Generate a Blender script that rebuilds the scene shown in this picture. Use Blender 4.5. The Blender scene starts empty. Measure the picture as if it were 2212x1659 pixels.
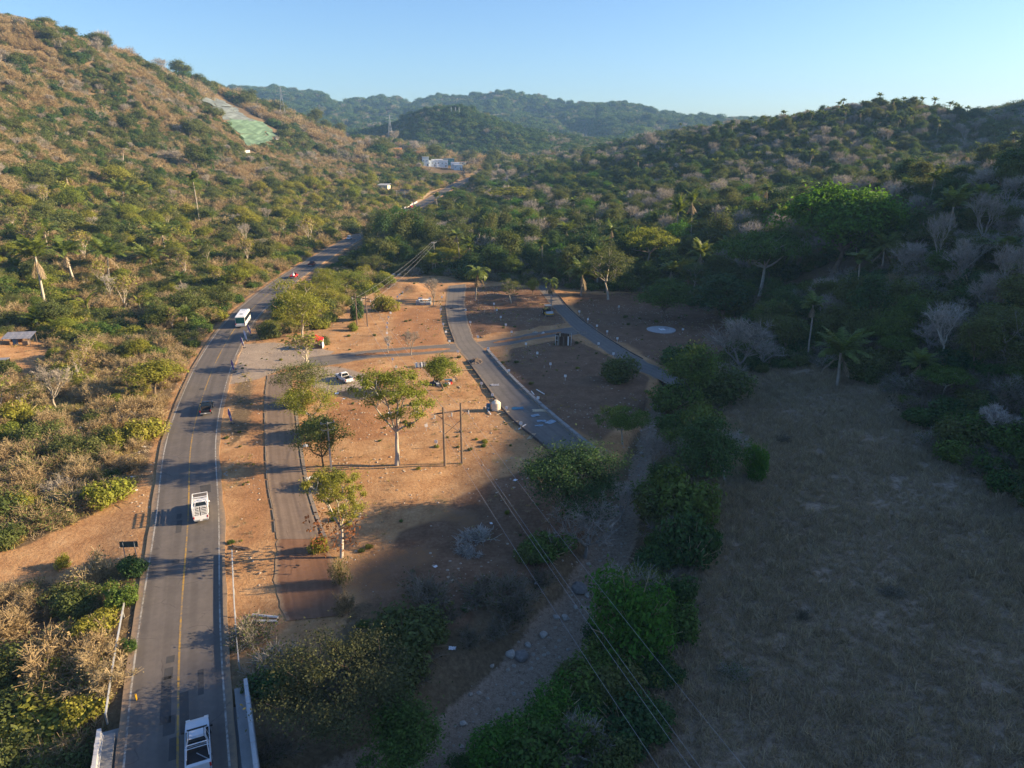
import bpy, bmesh, math, random
import numpy as np
from mathutils import Vector, Matrix, Euler

random.seed(7)
RNG = np.random.default_rng(11)
R = math.radians
scene = bpy.context.scene
col = scene.collection

# ------------------------------------------------------------------ camera, sky, sun, exposure
CAM_H = 45.0
PITCH = R(18.5)
FPX = 711.0                                   # focal length in pixels of a 1024 wide picture
cam_d = bpy.data.cameras.new('camera')
cam = bpy.data.objects.new('camera', cam_d)
col.objects.link(cam)
cam.location = (0, 0, CAM_H)
cam.rotation_euler = (R(90) - PITCH, 0, 0)
cam_d.sensor_width = 36
cam_d.lens = 36 * FPX / 1024
cam_d.clip_start = 0.5
cam_d.clip_end = 9000
scene.camera = cam

SUN_EL, SUN_AZ = R(18.5), R(84.5)             # azimuth clockwise from +Y: just ahead of the right hand
world = bpy.data.worlds.new('World')
scene.world = world
world.use_nodes = True
wn, wl = world.node_tree.nodes, world.node_tree.links
for n in list(wn): wn.remove(n)
sky = wn.new('ShaderNodeTexSky'); sky.sky_type = 'NISHITA'; sky.sun_disc = False
sky.sun_elevation = SUN_EL; sky.sun_rotation = SUN_AZ
sky.air_density = 1.0; sky.dust_density = 0.9; sky.ozone_density = 4.5; sky.altitude = 0
bg = wn.new('ShaderNodeBackground'); bg.inputs['Strength'].default_value = 0.08
wo = wn.new('ShaderNodeOutputWorld')
hs = wn.new('ShaderNodeHueSaturation'); hs.inputs['Saturation'].default_value = 1.06; hs.inputs['Hue'].default_value = 0.506; wl.new(sky.outputs[0], hs.inputs['Color']); wl.new(hs.outputs[0], bg.inputs[0]); wl.new(bg.outputs[0], wo.inputs[0])

sun_d = bpy.data.lights.new('sun', 'SUN')
sun_d.energy = 5.0; sun_d.angle = R(0.5); sun_d.color = (1.0, 0.76, 0.46)
sun = bpy.data.objects.new('sun', sun_d); col.objects.link(sun)
sdir = Vector((math.sin(SUN_AZ) * math.cos(SUN_EL), math.cos(SUN_AZ) * math.cos(SUN_EL), math.sin(SUN_EL)))
sun.rotation_euler = (-sdir).to_track_quat('-Z', 'Y').to_euler()
sun.location = (300, 100, 300)

vs = scene.view_settings
scene.display_settings.display_device = 'sRGB'
vs.view_transform = 'Standard'; vs.look = 'None'; vs.gamma = 1.0; vs.use_curve_mapping = False
vs.exposure = 1.55
scene.render.engine = 'CYCLES'
cy = scene.cycles
cy.max_bounces = 5; cy.diffuse_bounces = 4; cy.glossy_bounces = 2; cy.transmission_bounces = 3
cy.volume_bounces = 0; cy.transparent_max_bounces = 6
cy.use_denoising = True
cy.caustics_reflective = False; cy.caustics_refractive = False

# ------------------------------------------------------------------ small helpers
def tag(o, label=None, cat=None, group=None, kind=None):
    if label: o['label'] = label
    if cat: o['category'] = cat
    if group: o['group'] = group
    if kind: o['kind'] = kind
    return o

def empty(name, loc, rz=0.0, label=None, cat=None, group=None):
    o = bpy.data.objects.new(name, None)
    o.empty_display_size = 0.3
    col.objects.link(o); o.location = loc; o.rotation_euler = (0, 0, rz)
    return tag(o, label, cat, group)

def link(name, me, parent=None):
    o = bpy.data.objects.new(name, me); col.objects.link(o)
    if parent is not None: o.parent = parent
    return o

class MB:
    """collects simple solids, then links them as one mesh object"""
    def __init__(s): s.v = []; s.f = []
    def raw(s, vs_, fs_):
        b = len(s.v); s.v += [tuple(p) for p in vs_]; s.f += [tuple(i + b for i in f) for f in fs_]; return s
    def box(s, c, d, rz=0.0, top=None, shift=(0, 0)):
        hx, hy, hz = d[0] / 2, d[1] / 2, d[2] / 2
        tx, ty = (top[0] / 2, top[1] / 2) if top else (hx, hy)
        P = [(-hx, -hy, -hz), (hx, -hy, -hz), (hx, hy, -hz), (-hx, hy, -hz),
             (-tx + shift[0], -ty + shift[1], hz), (tx + shift[0], -ty + shift[1], hz), (tx + shift[0], ty + shift[1], hz), (-tx + shift[0], ty + shift[1], hz)]
        ca, sa = math.cos(rz), math.sin(rz)
        P = [(c[0] + x * ca - y * sa, c[1] + x * sa + y * ca, c[2] + z) for x, y, z in P]
        return s.raw(P, [(0, 3, 2, 1), (4, 5, 6, 7), (0, 1, 5, 4), (1, 2, 6, 5), (2, 3, 7, 6), (3, 0, 4, 7)])
    def quad(s, a, b, c, d): return s.raw([a, b, c, d], [(0, 1, 2, 3)])
    def tube(s, a, b, r0, r1=None, n=6, cap=True):
        r1 = r0 if r1 is None else r1
        a = Vector(a); b = Vector(b); d = (b - a)
        if d.length < 1e-6: return s
        d.normalize()
        u = d.orthogonal().normalized(); w = d.cross(u)
        P = []
        for q, r in ((a, r0), (b, r1)):
            for k in range(n):
                t = 2 * math.pi * k / n
                P.append(q + (u * math.cos(t) + w * math.sin(t)) * r)
        F = [(k, (k + 1) % n, n + (k + 1) % n, n + k) for k in range(n)]
        if cap: F += [tuple(range(n - 1, -1, -1)), tuple(range(n, 2 * n))]
        return s.raw(P, F)
    def path(s, pts, r, n=5):
        for a, b in zip(pts[:-1], pts[1:]): s.tube(a, b, r, r, n)
        return s
    def prism(s, prof, x0, x1, inset=None):
        """profile in (y,z), extruded along x; inset = per point x inset"""
        n = len(prof); ins = inset or [0] * n
        P = [(x0 + ins[i], y, z) for i, (y, z) in enumerate(prof)] + [(x1 - ins[i], y, z) for i, (y, z) in enumerate(prof)]
        F = [(i, (i + 1) % n, n + (i + 1) % n, n + i) for i in range(n)]
        F += [tuple(range(n - 1, -1, -1)), tuple(range(n, 2 * n))]
        return s.raw(P, F)
    def lathe(s, c, prof, n=12):
        """profile of (radius, z)"""
        P = []; F = []
        for r, z in prof:
            for k in range(n):
                t = 2 * math.pi * k / n
                P.append((c[0] + r * math.cos(t), c[1] + r * math.sin(t), c[2] + z))
        for j in range(len(prof) - 1):
            for k in range(n):
                F.append((j * n + k, j * n + (k + 1) % n, (j + 1) * n + (k + 1) % n, (j + 1) * n + k))
        F += [tuple(range(n - 1, -1, -1)), tuple(range((len(prof) - 1) * n, len(prof) * n))]
        return s.raw(P, F)
    def mesh(s, name, mat, smooth=False, bevel=0):
        me = bpy.data.meshes.new(name); me.from_pydata(s.v, [], s.f)
        bm = bmesh.new(); bm.from_mesh(me)
        bmesh.ops.recalc_face_normals(bm, faces=bm.faces)
        if bevel:
            bmesh.ops.bevel(bm, geom=[e for e in bm.edges if len(e.link_faces) == 2 and e.calc_face_angle(0) > 0.5], offset=bevel, segments=2, affect='EDGES', clamp_overlap=True)
        bm.to_mesh(me); bm.free()
        if smooth: me.polygons.foreach_set('use_smooth', [True] * len(me.polygons))
        if mat: me.materials.append(mat)
        return me
    def build(s, name, mat, parent=None, smooth=False, bevel=0):
        return link(name, s.mesh(name, mat, smooth, bevel), parent)

def copy_tree(o, parent=None):
    c = o.copy(); col.objects.link(c)
    if parent is not None: c.parent = parent
    for ch in o.children: copy_tree(ch, c)
    return c

def mesh_np(name, V, F, mats=(), mi=None, smooth=False):
    """fast mesh from numpy arrays; F is (n,4) quads or (n,3) triangles"""
    me = bpy.data.meshes.new(name)
    V = np.asarray(V, np.float32); F = np.asarray(F, np.int32)
    k = F.shape[1]
    me.vertices.add(len(V)); me.vertices.foreach_set('co', V.ravel())
    me.loops.add(F.size); me.loops.foreach_set('vertex_index', F.ravel())
    me.polygons.add(len(F))
    me.polygons.foreach_set('loop_start', np.arange(0, F.size, k, dtype=np.int32))
    for m in mats: me.materials.append(m)
    if mi is not None: me.polygons.foreach_set('material_index', np.asarray(mi, np.int32))
    if smooth: me.polygons.foreach_set('use_smooth', np.ones(len(F), bool))
    me.update(calc_edges=True); me.validate()
    return me

# ------------------------------------------------------------------ numpy noise
def _hash(ix, iy, seed):
    h = (ix.astype(np.int64) * 374761393 + iy.astype(np.int64) * 668265263 + seed * 974711) & 0x7fffffff
    h = ((h ^ (h >> 13)) * 1274126177) & 0x7fffffff
    return ((h ^ (h >> 16)) & 0xffff) / 65535.0
def vnoise(x, y, seed=0):
    ix, iy = np.floor(x), np.floor(y); fx, fy = x - ix, y - iy
    fx = fx * fx * (3 - 2 * fx); fy = fy * fy * (3 - 2 * fy)
    a, b = _hash(ix, iy, seed), _hash(ix + 1, iy, seed); c, d = _hash(ix, iy + 1, seed), _hash(ix + 1, iy + 1, seed)
    return a + (b - a) * fx + (c - a) * fy + (a - b - c + d) * fx * fy
def fbm(x, y, oct=4, seed=0):
    s = 0; a = .5; n = 0
    for i in range(oct):
        s = s + a * vnoise(x * 2 ** i + 17.3 * i, y * 2 ** i - 9.1 * i, seed + i); n += a; a *= .5
    return s / n
def sstep(a, b, x):
    t = np.clip((x - a) / (b - a), 0, 1); return t * t * (3 - 2 * t)
def poly_dist(poly, x, y):
    """signed distance to a polygon, negative inside"""
    x = np.asarray(x, float); y = np.asarray(y, float)
    P = np.asarray(poly, float); d = np.full(x.shape, 1e9); ins = np.zeros(x.shape, bool)
    for i in range(len(P)):
        ax, ay = P[i]; bx, by = P[(i + 1) % len(P)]
        ex, ey = bx - ax, by - ay
        t = np.clip(((x - ax) * ex + (y - ay) * ey) / (ex * ex + ey * ey + 1e-9), 0, 1)
        d = np.minimum(d, np.hypot(x - ax - t * ex, y - ay - t * ey))
        c = ((ay > y) != (by > y)) & (x < ex * (y - ay) / (ey if abs(ey) > 1e-9 else 1e-9) + ax)
        ins ^= c
    return np.where(ins, -d, d)
def line_dist(line, x, y):
    P = np.asarray(line, float); d = np.full(np.shape(x), 1e9)
    for i in range(len(P) - 1):
        ax, ay = P[i]; ex, ey = P[i + 1] - P[i]
        t = np.clip(((x - ax) * ex + (y - ay) * ey) / (ex * ex + ey * ey + 1e-9), 0, 1)
        d = np.minimum(d, np.hypot(x - ax - t * ex, y - ay - t * ey))
    return d
def smooth_line(pts, step=2.0):
    """Catmull-Rom through the points, resampled"""
    P = [Vector(p) for p in pts]; P = [P[0] * 2 - P[1]] + P + [P[-1] * 2 - P[-2]]; out = []
    for i in range(1, len(P) - 2):
        n = max(2, int((P[i + 1] - P[i]).length / step))
        for k in range(n):
            t = k / n
            out.append(0.5 * ((2 * P[i]) + (P[i + 1] - P[i - 1]) * t + (2 * P[i - 1] - 5 * P[i] + 4 * P[i + 1] - P[i + 2]) * t * t + (3 * P[i] - P[i - 1] - 3 * P[i + 1] + P[i + 2]) * t ** 3))
    out.append(P[-2]); return out

# ------------------------------------------------------------------ terrain
SP, CP = math.sin(PITCH), math.cos(PITCH)
KD = 1024 / 2212.0
def ray_pt(dx, dy, t):
    u = (dx * KD - 512) / FPX; v = (dy * KD - 384) / FPX
    return (u * t, t * (CP - v * SP), CAM_H - t * (SP + v * CP))

HIGHWAY = [(-13, 14), (-19.2, 28), (-25.6, 42.2), (-32.4, 58), (-41.3, 80.4), (-51, 104), (-58.6, 127), (-66.6, 156), (-73.7, 190), (-78.0, 229), (-80.0, 268),
           (-80.8, 320), (-79.8, 380), (-77.5, 440), (-72, 505), (-63, 574), (-50, 690), (-30, 790), (10, 900), (60, 1000)]
HW = smooth_line([(x, y, 0) for x, y in HIGHWAY], 3.0)
HWXY = [(p.x, p.y) for p in HW]
HW_Y = np.array([p.y for p in HW]); HW_X = np.array([p.x for p in HW])
def road_x(y): return np.interp(y, HW_Y, HW_X)
def road_z(y): return np.interp(y, [0, 430, 515, 574, 690, 830, 1000], [0, 0.5, 3, 6, 12, 19, 25])

STREAM = [(-75, 30), (-45, 33), (-22, 38), (-10.2, 44.5), (-5, 48), (-1, 53), (3.4, 59), (8.3, 66.5), (13, 78), (16.3, 87.5), (23, 112), (29.7, 133), (37.8, 148)]
FLOOR = [(-13, 64), (-23, 60), (-28, 70), (-36, 90), (-46, 118), (-56, 146), (-66, 180), (-72, 225), (-72, 262), (-45, 262), (-20, 258), (0, 243), (20, 232), (46, 228), (56, 196),
         (56, 165), (45, 150), (34, 138), (27, 126), (19, 106), (12, 88), (6, 76), (-3, 68)]
FIELD = [(6, 30), (8, 42), (16, 57), (21, 75), (27, 95), (35, 118), (46, 140), (63, 143), (69, 126), (65, 97), (67, 83), (66, 60), (55, 30)]
ctrl = []
def cd(dx, dy, t, h=0): x, y, z = ray_pt(dx, dy, t); ctrl.append((x, y, z - h))
# left hill: ridge, then slope, then foot along the road
for a in [(0, 52, 480, 14), (130, 56, 520, 10), (-120, 50, 460, 14), (300, 112, 650, 9), (430, 158, 780, 14), (560, 206, 850, 14), (610, 228, 880, 12), (700, 266, 930, 9), (780, 302, 960, 6),
          (-250, 40, 420, 10), (-500, -60, 380, 0)]: cd(*a)
for a in [(537, 324, 620, 0), (420, 212, 700, 0), (432, 490, 330, 0), (300, 460, 370, 2), (300, 300, 480, 4), (100, 300, 420, 4), (0, 432, 300, 3), (0, 216, 400, 4), (650, 334, 680, 0),
          (740, 375, 650, 2), (200, 200, 520, 4), (150, 450, 330, 3), (620, 440, 450, 3), (560, 262, 690, 0), (700, 440, 480, 2), (780, 420, 540, 0), (828, 412, 577, 0),
          (856, 332, 900, 0), (845, 306, 920, 0), (900, 350, 860, 0)]: cd(*a)
ctrl += [(-330, 1000, 90), (-420, 820, 122), (-560, 700, 135), (-560, 400, 140), (-300, 1200, 60), (-420, 250, 105), (-300, 150, 62), (-220, 60, 30), (-180, -60, 25), (-400, 0, 95)]
ctrl += [(-88, y, 0.3) for y in (170, 200, 230, 260, 300, 340, 380)] + [(-84, 430, 1.5), (-80, 480, 2.5)]
ctrl += [(-119, 172, 1), (-139, 222, 3), (-110, 278, 3), (-165, 190, 10), (-100, 120, 0), (-130, 120, 4), (-170, 120, 14), (-78, 110, 0), (-70, 85, -0.5), (-95, 80, 0.5), (-56, 60, -1.2), (-75, 50, -.3), (-46, 46, -3.2), (-120, 40, 3), (-43, 66, -1.0), (-62, 22, -2), (-47, 78, -.3)]
# valley floor
ctrl += [(-40, 300, 0), (0, 300, 1), (-60, 300, 0), (-60, 360, 0), (-40, 400, 2), (20, 400, 3), (-60, 515, 3), (-63, 574, 6), (-51, 690, 12), (-80, 830, 24), (0, 600, 9), (60, 500, 8), (40, 320, 3), (30, 700, 15), (0, 900, 22), (110, 720, 26), (20, 1100, 30), (-150, 1100, 36), (80, 950, 30)]
ctrl += [(-45, 262, 0), (-20, 258, 0), (0, 245, 0), (20, 234, 0), (46, 230, 1), (58, 195, 1.5), (-20, 200, 0), (-20, 130, 0), (0, 80, 0), (20, 200, 0), (40, 170, 0), (-5, 60, -1), (-12, 48, -2.5), (15, 30, -1), (35, 60, 0), (45, 100, 0), (50, 130, 0.3), (40, 30, 1), (0, 10, -2), (0, -80, 0)]
# right hill: visible slope, the crest outside the frame, the spur that comes back into it
ctrl += [(62, 152, 1), (66, 100, 0.5), (66, 80, 0.5), (66, 50, 1), (72, 180, 5), (101, 148, 15), (136, 194, 30), (100, 100, 13), (140, 120, 30), (110, 60, 18), (140, 30, 30), (85, 240, 10), (120, 260, 22),
         (187, 272, 29), (170, 343, 22), (115, 340, 15), (76, 405, 12), (200, 200, 48), (220, 150, 58), (220, 80, 60), (220, 0, 60), (260, 260, 66)]
ctrl += [(340, 20, 126), (340, 60, 128), (340, 86, 126), (340, 106, 121), (340, 124, 115), (340, 145, 116), (342, 200, 114), (345, 240, 110), (348, 268, 96), (352, 300, 78), (364, 345, 60), (380, 430, 55), (450, 190, 124), (450, 50, 132), (480, 350, 70), (330, -60, 122),
         (560, 590, 150), (620, 520, 155), (700, 600, 150), (560, 680, 120), (600, 430, 140)]  # unseen mountain added right of the frame to shade the far right hill
for a in [(1550, 262, 620, 8), (1740, 240, 580, 8), (1840, 222, 560, 9), (1940, 212, 560, 9), (2050, 222, 560, 9), (2110, 240, 565, 9), (2212, 255, 560, 9),
          (1490, 275, 800, 8), (1350, 300, 850, 8), (1250, 325, 860, 8), (1450, 350, 520, 6), (1650, 330, 500, 6), (1850, 330, 460, 6), (2100, 340, 460, 6), (1300, 370, 560, 6), (1650, 390, 420, 6), (1900, 372, 400, 6)]: cd(*a)
ctrl += [(330, 740, 50), (230, 760, 40), (480, 700, 50)]
# the dome hill
for a in [(930, 235, 1200, -1), (870, 256, 1200, 1), (1000, 241, 1190, 0), (1080, 282, 1150, 4), (1150, 318, 1100, 7), (850, 332, 1080, 4), (960, 338, 1060, 5), (1060, 343, 1050, 5), (830, 300, 1190, 5), (1000, 300, 1120, 7), (910, 290, 1130, 6)]: cd(*a)
ctrl += [(-140, 1480, 45), (0, 1480, 45), (-300, 1500, 55), (150, 1400, 45)]
# the far range
for a in [(540, 212, 2400, 8), (600, 212, 2400, 8), (648, 202, 2400, 8), (745, 226, 2350, 8), (864, 221, 2400, 8), (930, 234, 2450, 8), (972, 213, 2400, 8), (1058, 203, 2400, 8), (1145, 215, 2350, 8), (1242, 239, 2300, 8),
          (1340, 234, 2300, 8), (1404, 249, 2250, 8), (1525, 265, 2200, 8), (1700, 275, 2200, 8), (2000, 280, 2100, 8), (2212, 280, 2100, 8), (700, 262, 1900, 8), (1000, 290, 1850, 6), (1120, 262, 2050, 6), (1300, 280, 1850, 8), (760, 290, 1600, 6), (1200, 300, 1650, 6), (1420, 285, 1750, 8), (200, 215, 2300, 0), (-200, 215, 2300, 0)]: cd(*a)
ctrl += [(-1500, 3100, 100), (0, 3100, 120), (1500, 3100, 100), (-1800, 1200, 120), (-1000, 600, 130), (-1000, 0, 100), (1000, 600, 130), (1000, 0, 120), (1800, 1300, 80), (-1600, -300, 80), (1600, -300, 80), (0, -300, 5), (-2700, 2000, 100), (2700, 2000, 100)]
CT = np.array(ctrl); _c2 = 12.0 ** 2
_D = np.sqrt((CT[:, None, 0] - CT[None, :, 0]) ** 2 + (CT[:, None, 1] - CT[None, :, 1]) ** 2 + _c2)
_A = np.zeros((len(CT) + 1, len(CT) + 1)); _A[:-1, :-1] = _D - np.eye(len(CT)) * 3.0; _A[-1, :-1] = 1; _A[:-1, -1] = 1
_W = np.linalg.solve(_A, np.append(CT[:, 2], 0))
def rbf(x, y):
    out = np.full(x.shape, _W[-1], np.float32); x = x.astype(np.float32); y = y.astype(np.float32)
    for (cx, cy_, _), w in zip(CT.astype(np.float32), _W[:-1].astype(np.float32)):
        out += w * np.sqrt((x - cx) ** 2 + (y - cy_) ** 2 + np.float32(_c2))
    return out

MOUNDS = [(-37, 236, 9, 1.6), (-31, 231, 5, 1.0), (1, 212, 8, .9), (-5, 222, 6, .7), (-6, 178, 7, .9), (6, 185, 5, .9), (-8, 190, 5, .8), (-18, 118, 3.5, .9), (12, 112, 5, .5), (-62, 205, 6, 1.2), (-57, 186, 5, .8), (-55, 172, 4, .7)]
def height(x, y):
    z = rbf(x, y).astype(float)
    d = np.hypot(x, y)
    hill = sstep(3, 28, z)
    n1 = fbm(x / 75, y / 75, 4, 3) - .5; n2 = fbm(x / 300, y / 300, 4, 9); rid = 1 - np.abs(2 * fbm(x / 190, y / 190, 3, 21) - 1)
    z = z + hill * n1 * 13 + sstep(1250, 1900, d) * ((n2 - .5) * 45 + (rid - .75) * 85) * sstep(20, 60, z)
    z = z + (fbm(x / 14, y / 14, 3, 5) - .5) * (0.8 + 1.5 * hill)
    near = (d < 420)
    zn = z[near]; xn = x[near]; yn = y[near]
    # the levelled building plots
    f = 1 - sstep(0, 9, poly_dist(FLOOR, xn, yn))
    zn = zn * (1 - f) + f * 0.0
    fr = poly_dist(FLOOR, xn, yn)
    rough = (fbm(xn / 5, yn / 5, 3, 8) - .5) * .5
    k = sstep(1.0, 3.0, np.minimum(street_dist(xn, yn), 9))
    zn = zn + rough * f * k
    for mx, my, r, h in MOUNDS: zn = zn + k * h * np.exp(-((xn - mx) ** 2 + (yn - my) ** 2) / (r * r) * 2.2) * (0.6 + .8 * fbm(xn / 3, yn / 3, 2, 4))
    # dry stream bed
    ds = line_dist(STREAM, xn, yn)
    depth = np.interp(yn, [30, 50, 70, 100, 140, 155], [4.6, 3.4, 2.6, 2.2, 1.3, 0])
    wid = np.interp(yn, [30, 60, 90, 110, 150], [4.2, 3.4, 2.6, 1.6, 1.1])
    zn = zn - np.maximum(0, depth + np.minimum(zn, 0)) * (1 - sstep(wid * .55, wid * 1.7, ds + (fbm(xn / 4, yn / 4, 3, 13) - .5) * 2))
    z[near] = zn
    # highway bench
    dr = line_dist(HWXY[::2], x, y)
    wr = (1 - sstep(5.4, 10.5, dr)) * sstep(43, 50, y)
    z = z * (1 - wr) + wr * (road_z(y) - 0.12)
    return z

STREET_W = [(-21.7, 239.1), (-19.8, 208.1), (-17.0, 184.9), (-13.6, 164.5), (-9.8, 150.4), (-5.1, 132.9), (-0.5, 116.4), (4.4, 105.1), (7.6, 97.5)]
STREET_E = [(-15.6, 243.0), (-14.4, 214.8), (-11.6, 184.9), (-9.2, 169.5), (-6.0, 159.1), (-0.4, 138.8), (5.4, 121.1), (10.5, 107.4), (13.5, 100)]
CROSS_N = [(-46, 153.5), (-41.7, 155.2), (-32.9, 159.1), (-22.6, 162.7), (-13.5, 165.2), (-2.9, 169.4), (7.6, 177.0), (15.2, 181.0), (21, 185)]
CROSS_S = [(-44, 146.0), (-39.0, 147.2), (-31.6, 152.2), (-21.6, 155.2), (-11.3, 158.1), (-0.7, 164.1), (7.3, 169.9), (15.5, 173.4), (22, 176)]
EAST_W = [(8.6, 240), (9.9, 223.3), (13.1, 198.8), (16.5, 177.4), (21.0, 159.8), (24.8, 146.9), (29.4, 137.7), (32, 132)]
EAST_E = [(13.4, 240), (14.6, 223.3), (16.8, 203.0), (20.4, 182.3), (26.0, 160.8), (29.6, 150), (33.4, 141.5), (36, 136)]
def _mid(a, b): return [((p[0] + q[0]) / 2, (p[1] + q[1]) / 2) for p, q in zip(a, b)]
def street_dist(x, y):
    return np.minimum(np.minimum(line_dist(_mid(STREET_W, STREET_E), x, y) - 2.8, line_dist(_mid(CROSS_N, CROSS_S), x, y) - 4.2),
                      np.minimum(line_dist(_mid(EAST_W, EAST_E), x, y) - 2.5, line_dist(LANE, x, y) - 3.2))
LANE_L = [(-50.4, 140.0), (-46.4, 126.1), (-40.4, 108.0), (-34.5, 91.0), (-30.7, 81.7), (-28.4, 75.4), (-25.9, 66.5), (-22.6, 59.8)]
LANE_R = [(-46.2, 143.0), (-41.3, 126.1), (-36.0, 110.0), (-30.0, 92.5), (-25.7, 81.7), (-22.9, 75.4), (-18.8, 67.2), (-16.9, 60.8)]
LANE = _mid(LANE_L, LANE_R)

def axis(lo, hi, c, A, step):
    a, b = math.asinh((lo - c) / A), math.asinh((hi - c) / A)
    n = int((b - a) / (step / A)); return c + A * np.sinh(np.linspace(a, b, n))
XS = axis(-2600, 2600, -10, 110, 1.35); YS = axis(-260, 3150, 95, 130, 1.35)
GX, GY = np.meshgrid(XS, YS)
GZ = height(GX, GY)
def ground(x, y):
    """terrain height, bilinear on the grid"""
    x = np.asarray(x, float); y = np.asarray(y, float)
    i = np.clip(np.searchsorted(XS, x) - 1, 0, len(XS) - 2); j = np.clip(np.searchsorted(YS, y) - 1, 0, len(YS) - 2)
    fx = np.clip((x - XS[i]) / (XS[i + 1] - XS[i]), 0, 1); fy = np.clip((y - YS[j]) / (YS[j + 1] - YS[j]), 0, 1)
    return (GZ[j, i] * (1 - fx) + GZ[j, i + 1] * fx) * (1 - fy) + (GZ[j + 1, i] * (1 - fx) + GZ[j + 1, i + 1] * fx) * fy
_T = np.concatenate([np.arange(20, 400, .5), np.arange(400, 3200, 2.0)])
def at(dx, dy):
    """the terrain point seen at a place of the photograph (2212 wide)"""
    u = (dx * KD - 512) / FPX; v = (dy * KD - 384) / FPX
    x = u * _T; y = _T * (CP - v * SP); z = CAM_H - _T * (SP + v * CP)
    hit = np.nonzero(z <= ground(x, y))[0]
    k = hit[0] if len(hit) else len(_T) - 1
    return Vector((x[k], y[k], float(ground(x[k], y[k]))))
def ats(sx, sy): return at(sx * 2212 / 2560, sy * 2212 / 2560)
def depth_of(p): return p[1] * CP + (CAM_H - p[2]) * SP
def size_at(p, dpx): return dpx * KD * depth_of(p) / FPX
def project(x, y, z):
    d = y * CP + (CAM_H - z) * SP; up = y * SP + (z - CAM_H) * CP
    return 512 + FPX * x / d, 384 - FPX * up / d, d
# ------------------------------------------------------------------ materials
def new_mat(name):
    m = bpy.data.materials.new(name); m.use_nodes = True
    nt = m.node_tree
    for n in list(nt.nodes): nt.nodes.remove(n)
    out = nt.nodes.new('ShaderNodeOutputMaterial')
    return m, nt, out
class NT:
    """terse node building"""
    def __init__(s, nt): s.nt = nt
    def n(s, typ, **kw):
        x = s.nt.nodes.new('ShaderNode' + typ)
        for k, v in kw.items(): setattr(x, k, v)
        return x
    def l(s, a, b): s.nt.links.new(a, b); return b
    def val(s, sock, v):
        if hasattr(v, 'links') or isinstance(v, bpy.types.NodeSocket): s.nt.links.new(v, sock)
        else: sock.default_value = v
    def noise(s, scale, vec=None, detail=4.0, rough=.55, dist=0.0):
        x = s.n('TexNoise'); x.inputs['Scale'].default_value = scale; x.inputs['Detail'].default_value = detail
        x.inputs['Roughness'].default_value = rough; x.inputs['Distortion'].default_value = dist
        if vec is not None: s.l(vec, x.inputs['Vector'])
        return x.outputs['Fac']
    def math(s, op, a, b=0.0, c=0.0, clamp=False):
        x = s.n('Math', operation=op, use_clamp=clamp); s.val(x.inputs[0], a); s.val(x.inputs[1], b); s.val(x.inputs[2], c); return x.outputs[0]
    def mix(s, f, a, b, mode='MIX'):
        x = s.n('Mix', data_type='RGBA', blend_type=mode); s.val(x.inputs[0], f); s.val(x.inputs[6], a); s.val(x.inputs[7], b); return x.outputs[2]
    def ramp(s, f, stops):
        x = s.n('ValToRGB'); s.l(f, x.inputs[0]); e = x.color_ramp.elements
        while len(e) < len(stops): e.new(0.5)
        for q, (p, c) in zip(e, stops): q.position = p; q.color = c if len(c) == 4 else (*c, 1)
        return x.outputs[0]
    def step(s, f, lo, hi):
        x = s.n('MapRange', interpolation_type='SMOOTHSTEP'); s.val(x.inputs['Value'], f); x.inputs['From Min'].default_value = lo; x.inputs['From Max'].default_value = hi
        return x.outputs['Result']
    def bsdf(s, out, color, rough=.9, bump=None, bstr=.5, bdist=.1, metal=0.0, spec=.3):
        p = s.n('BsdfPrincipled'); s.val(p.inputs['Base Color'], color); s.val(p.inputs['Roughness'], rough); s.val(p.inputs['Metallic'], metal); s.val(p.inputs['Specular IOR Level'], spec)
        if bump is not None:
            b = s.n('Bump'); b.inputs['Strength'].default_value = bstr; b.inputs['Distance'].default_value = bdist; s.l(bump, b.inputs['Height']); s.l(b.outputs[0], p.inputs['Normal'])
        s.l(p.outputs[0], out.inputs[0]); return p
C4 = lambda c: (*c, 1.0)
def plain(name, c, rough=.6, metal=0.0, var=.12, scale=3.0, spec=.4, bump=0.0):
    m, nt, out = new_mat(name); k = NT(nt)
    tc = k.n('TexCoord').outputs['Object']
    f = k.noise(scale, tc, 5); f2 = k.noise(scale * 7, tc, 3)
    q = k.math('ADD', k.math('MULTIPLY', f, .65), k.math('MULTIPLY', f2, .35))
    colr = k.ramp(q, [(.3, tuple(x * (1 - var) for x in c)), (.7, tuple(min(1, x * (1 + var)) for x in c))])
    k.bsdf(out, colr, rough, f2 if bump else None, bump, .02, metal, spec)
    return m

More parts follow.
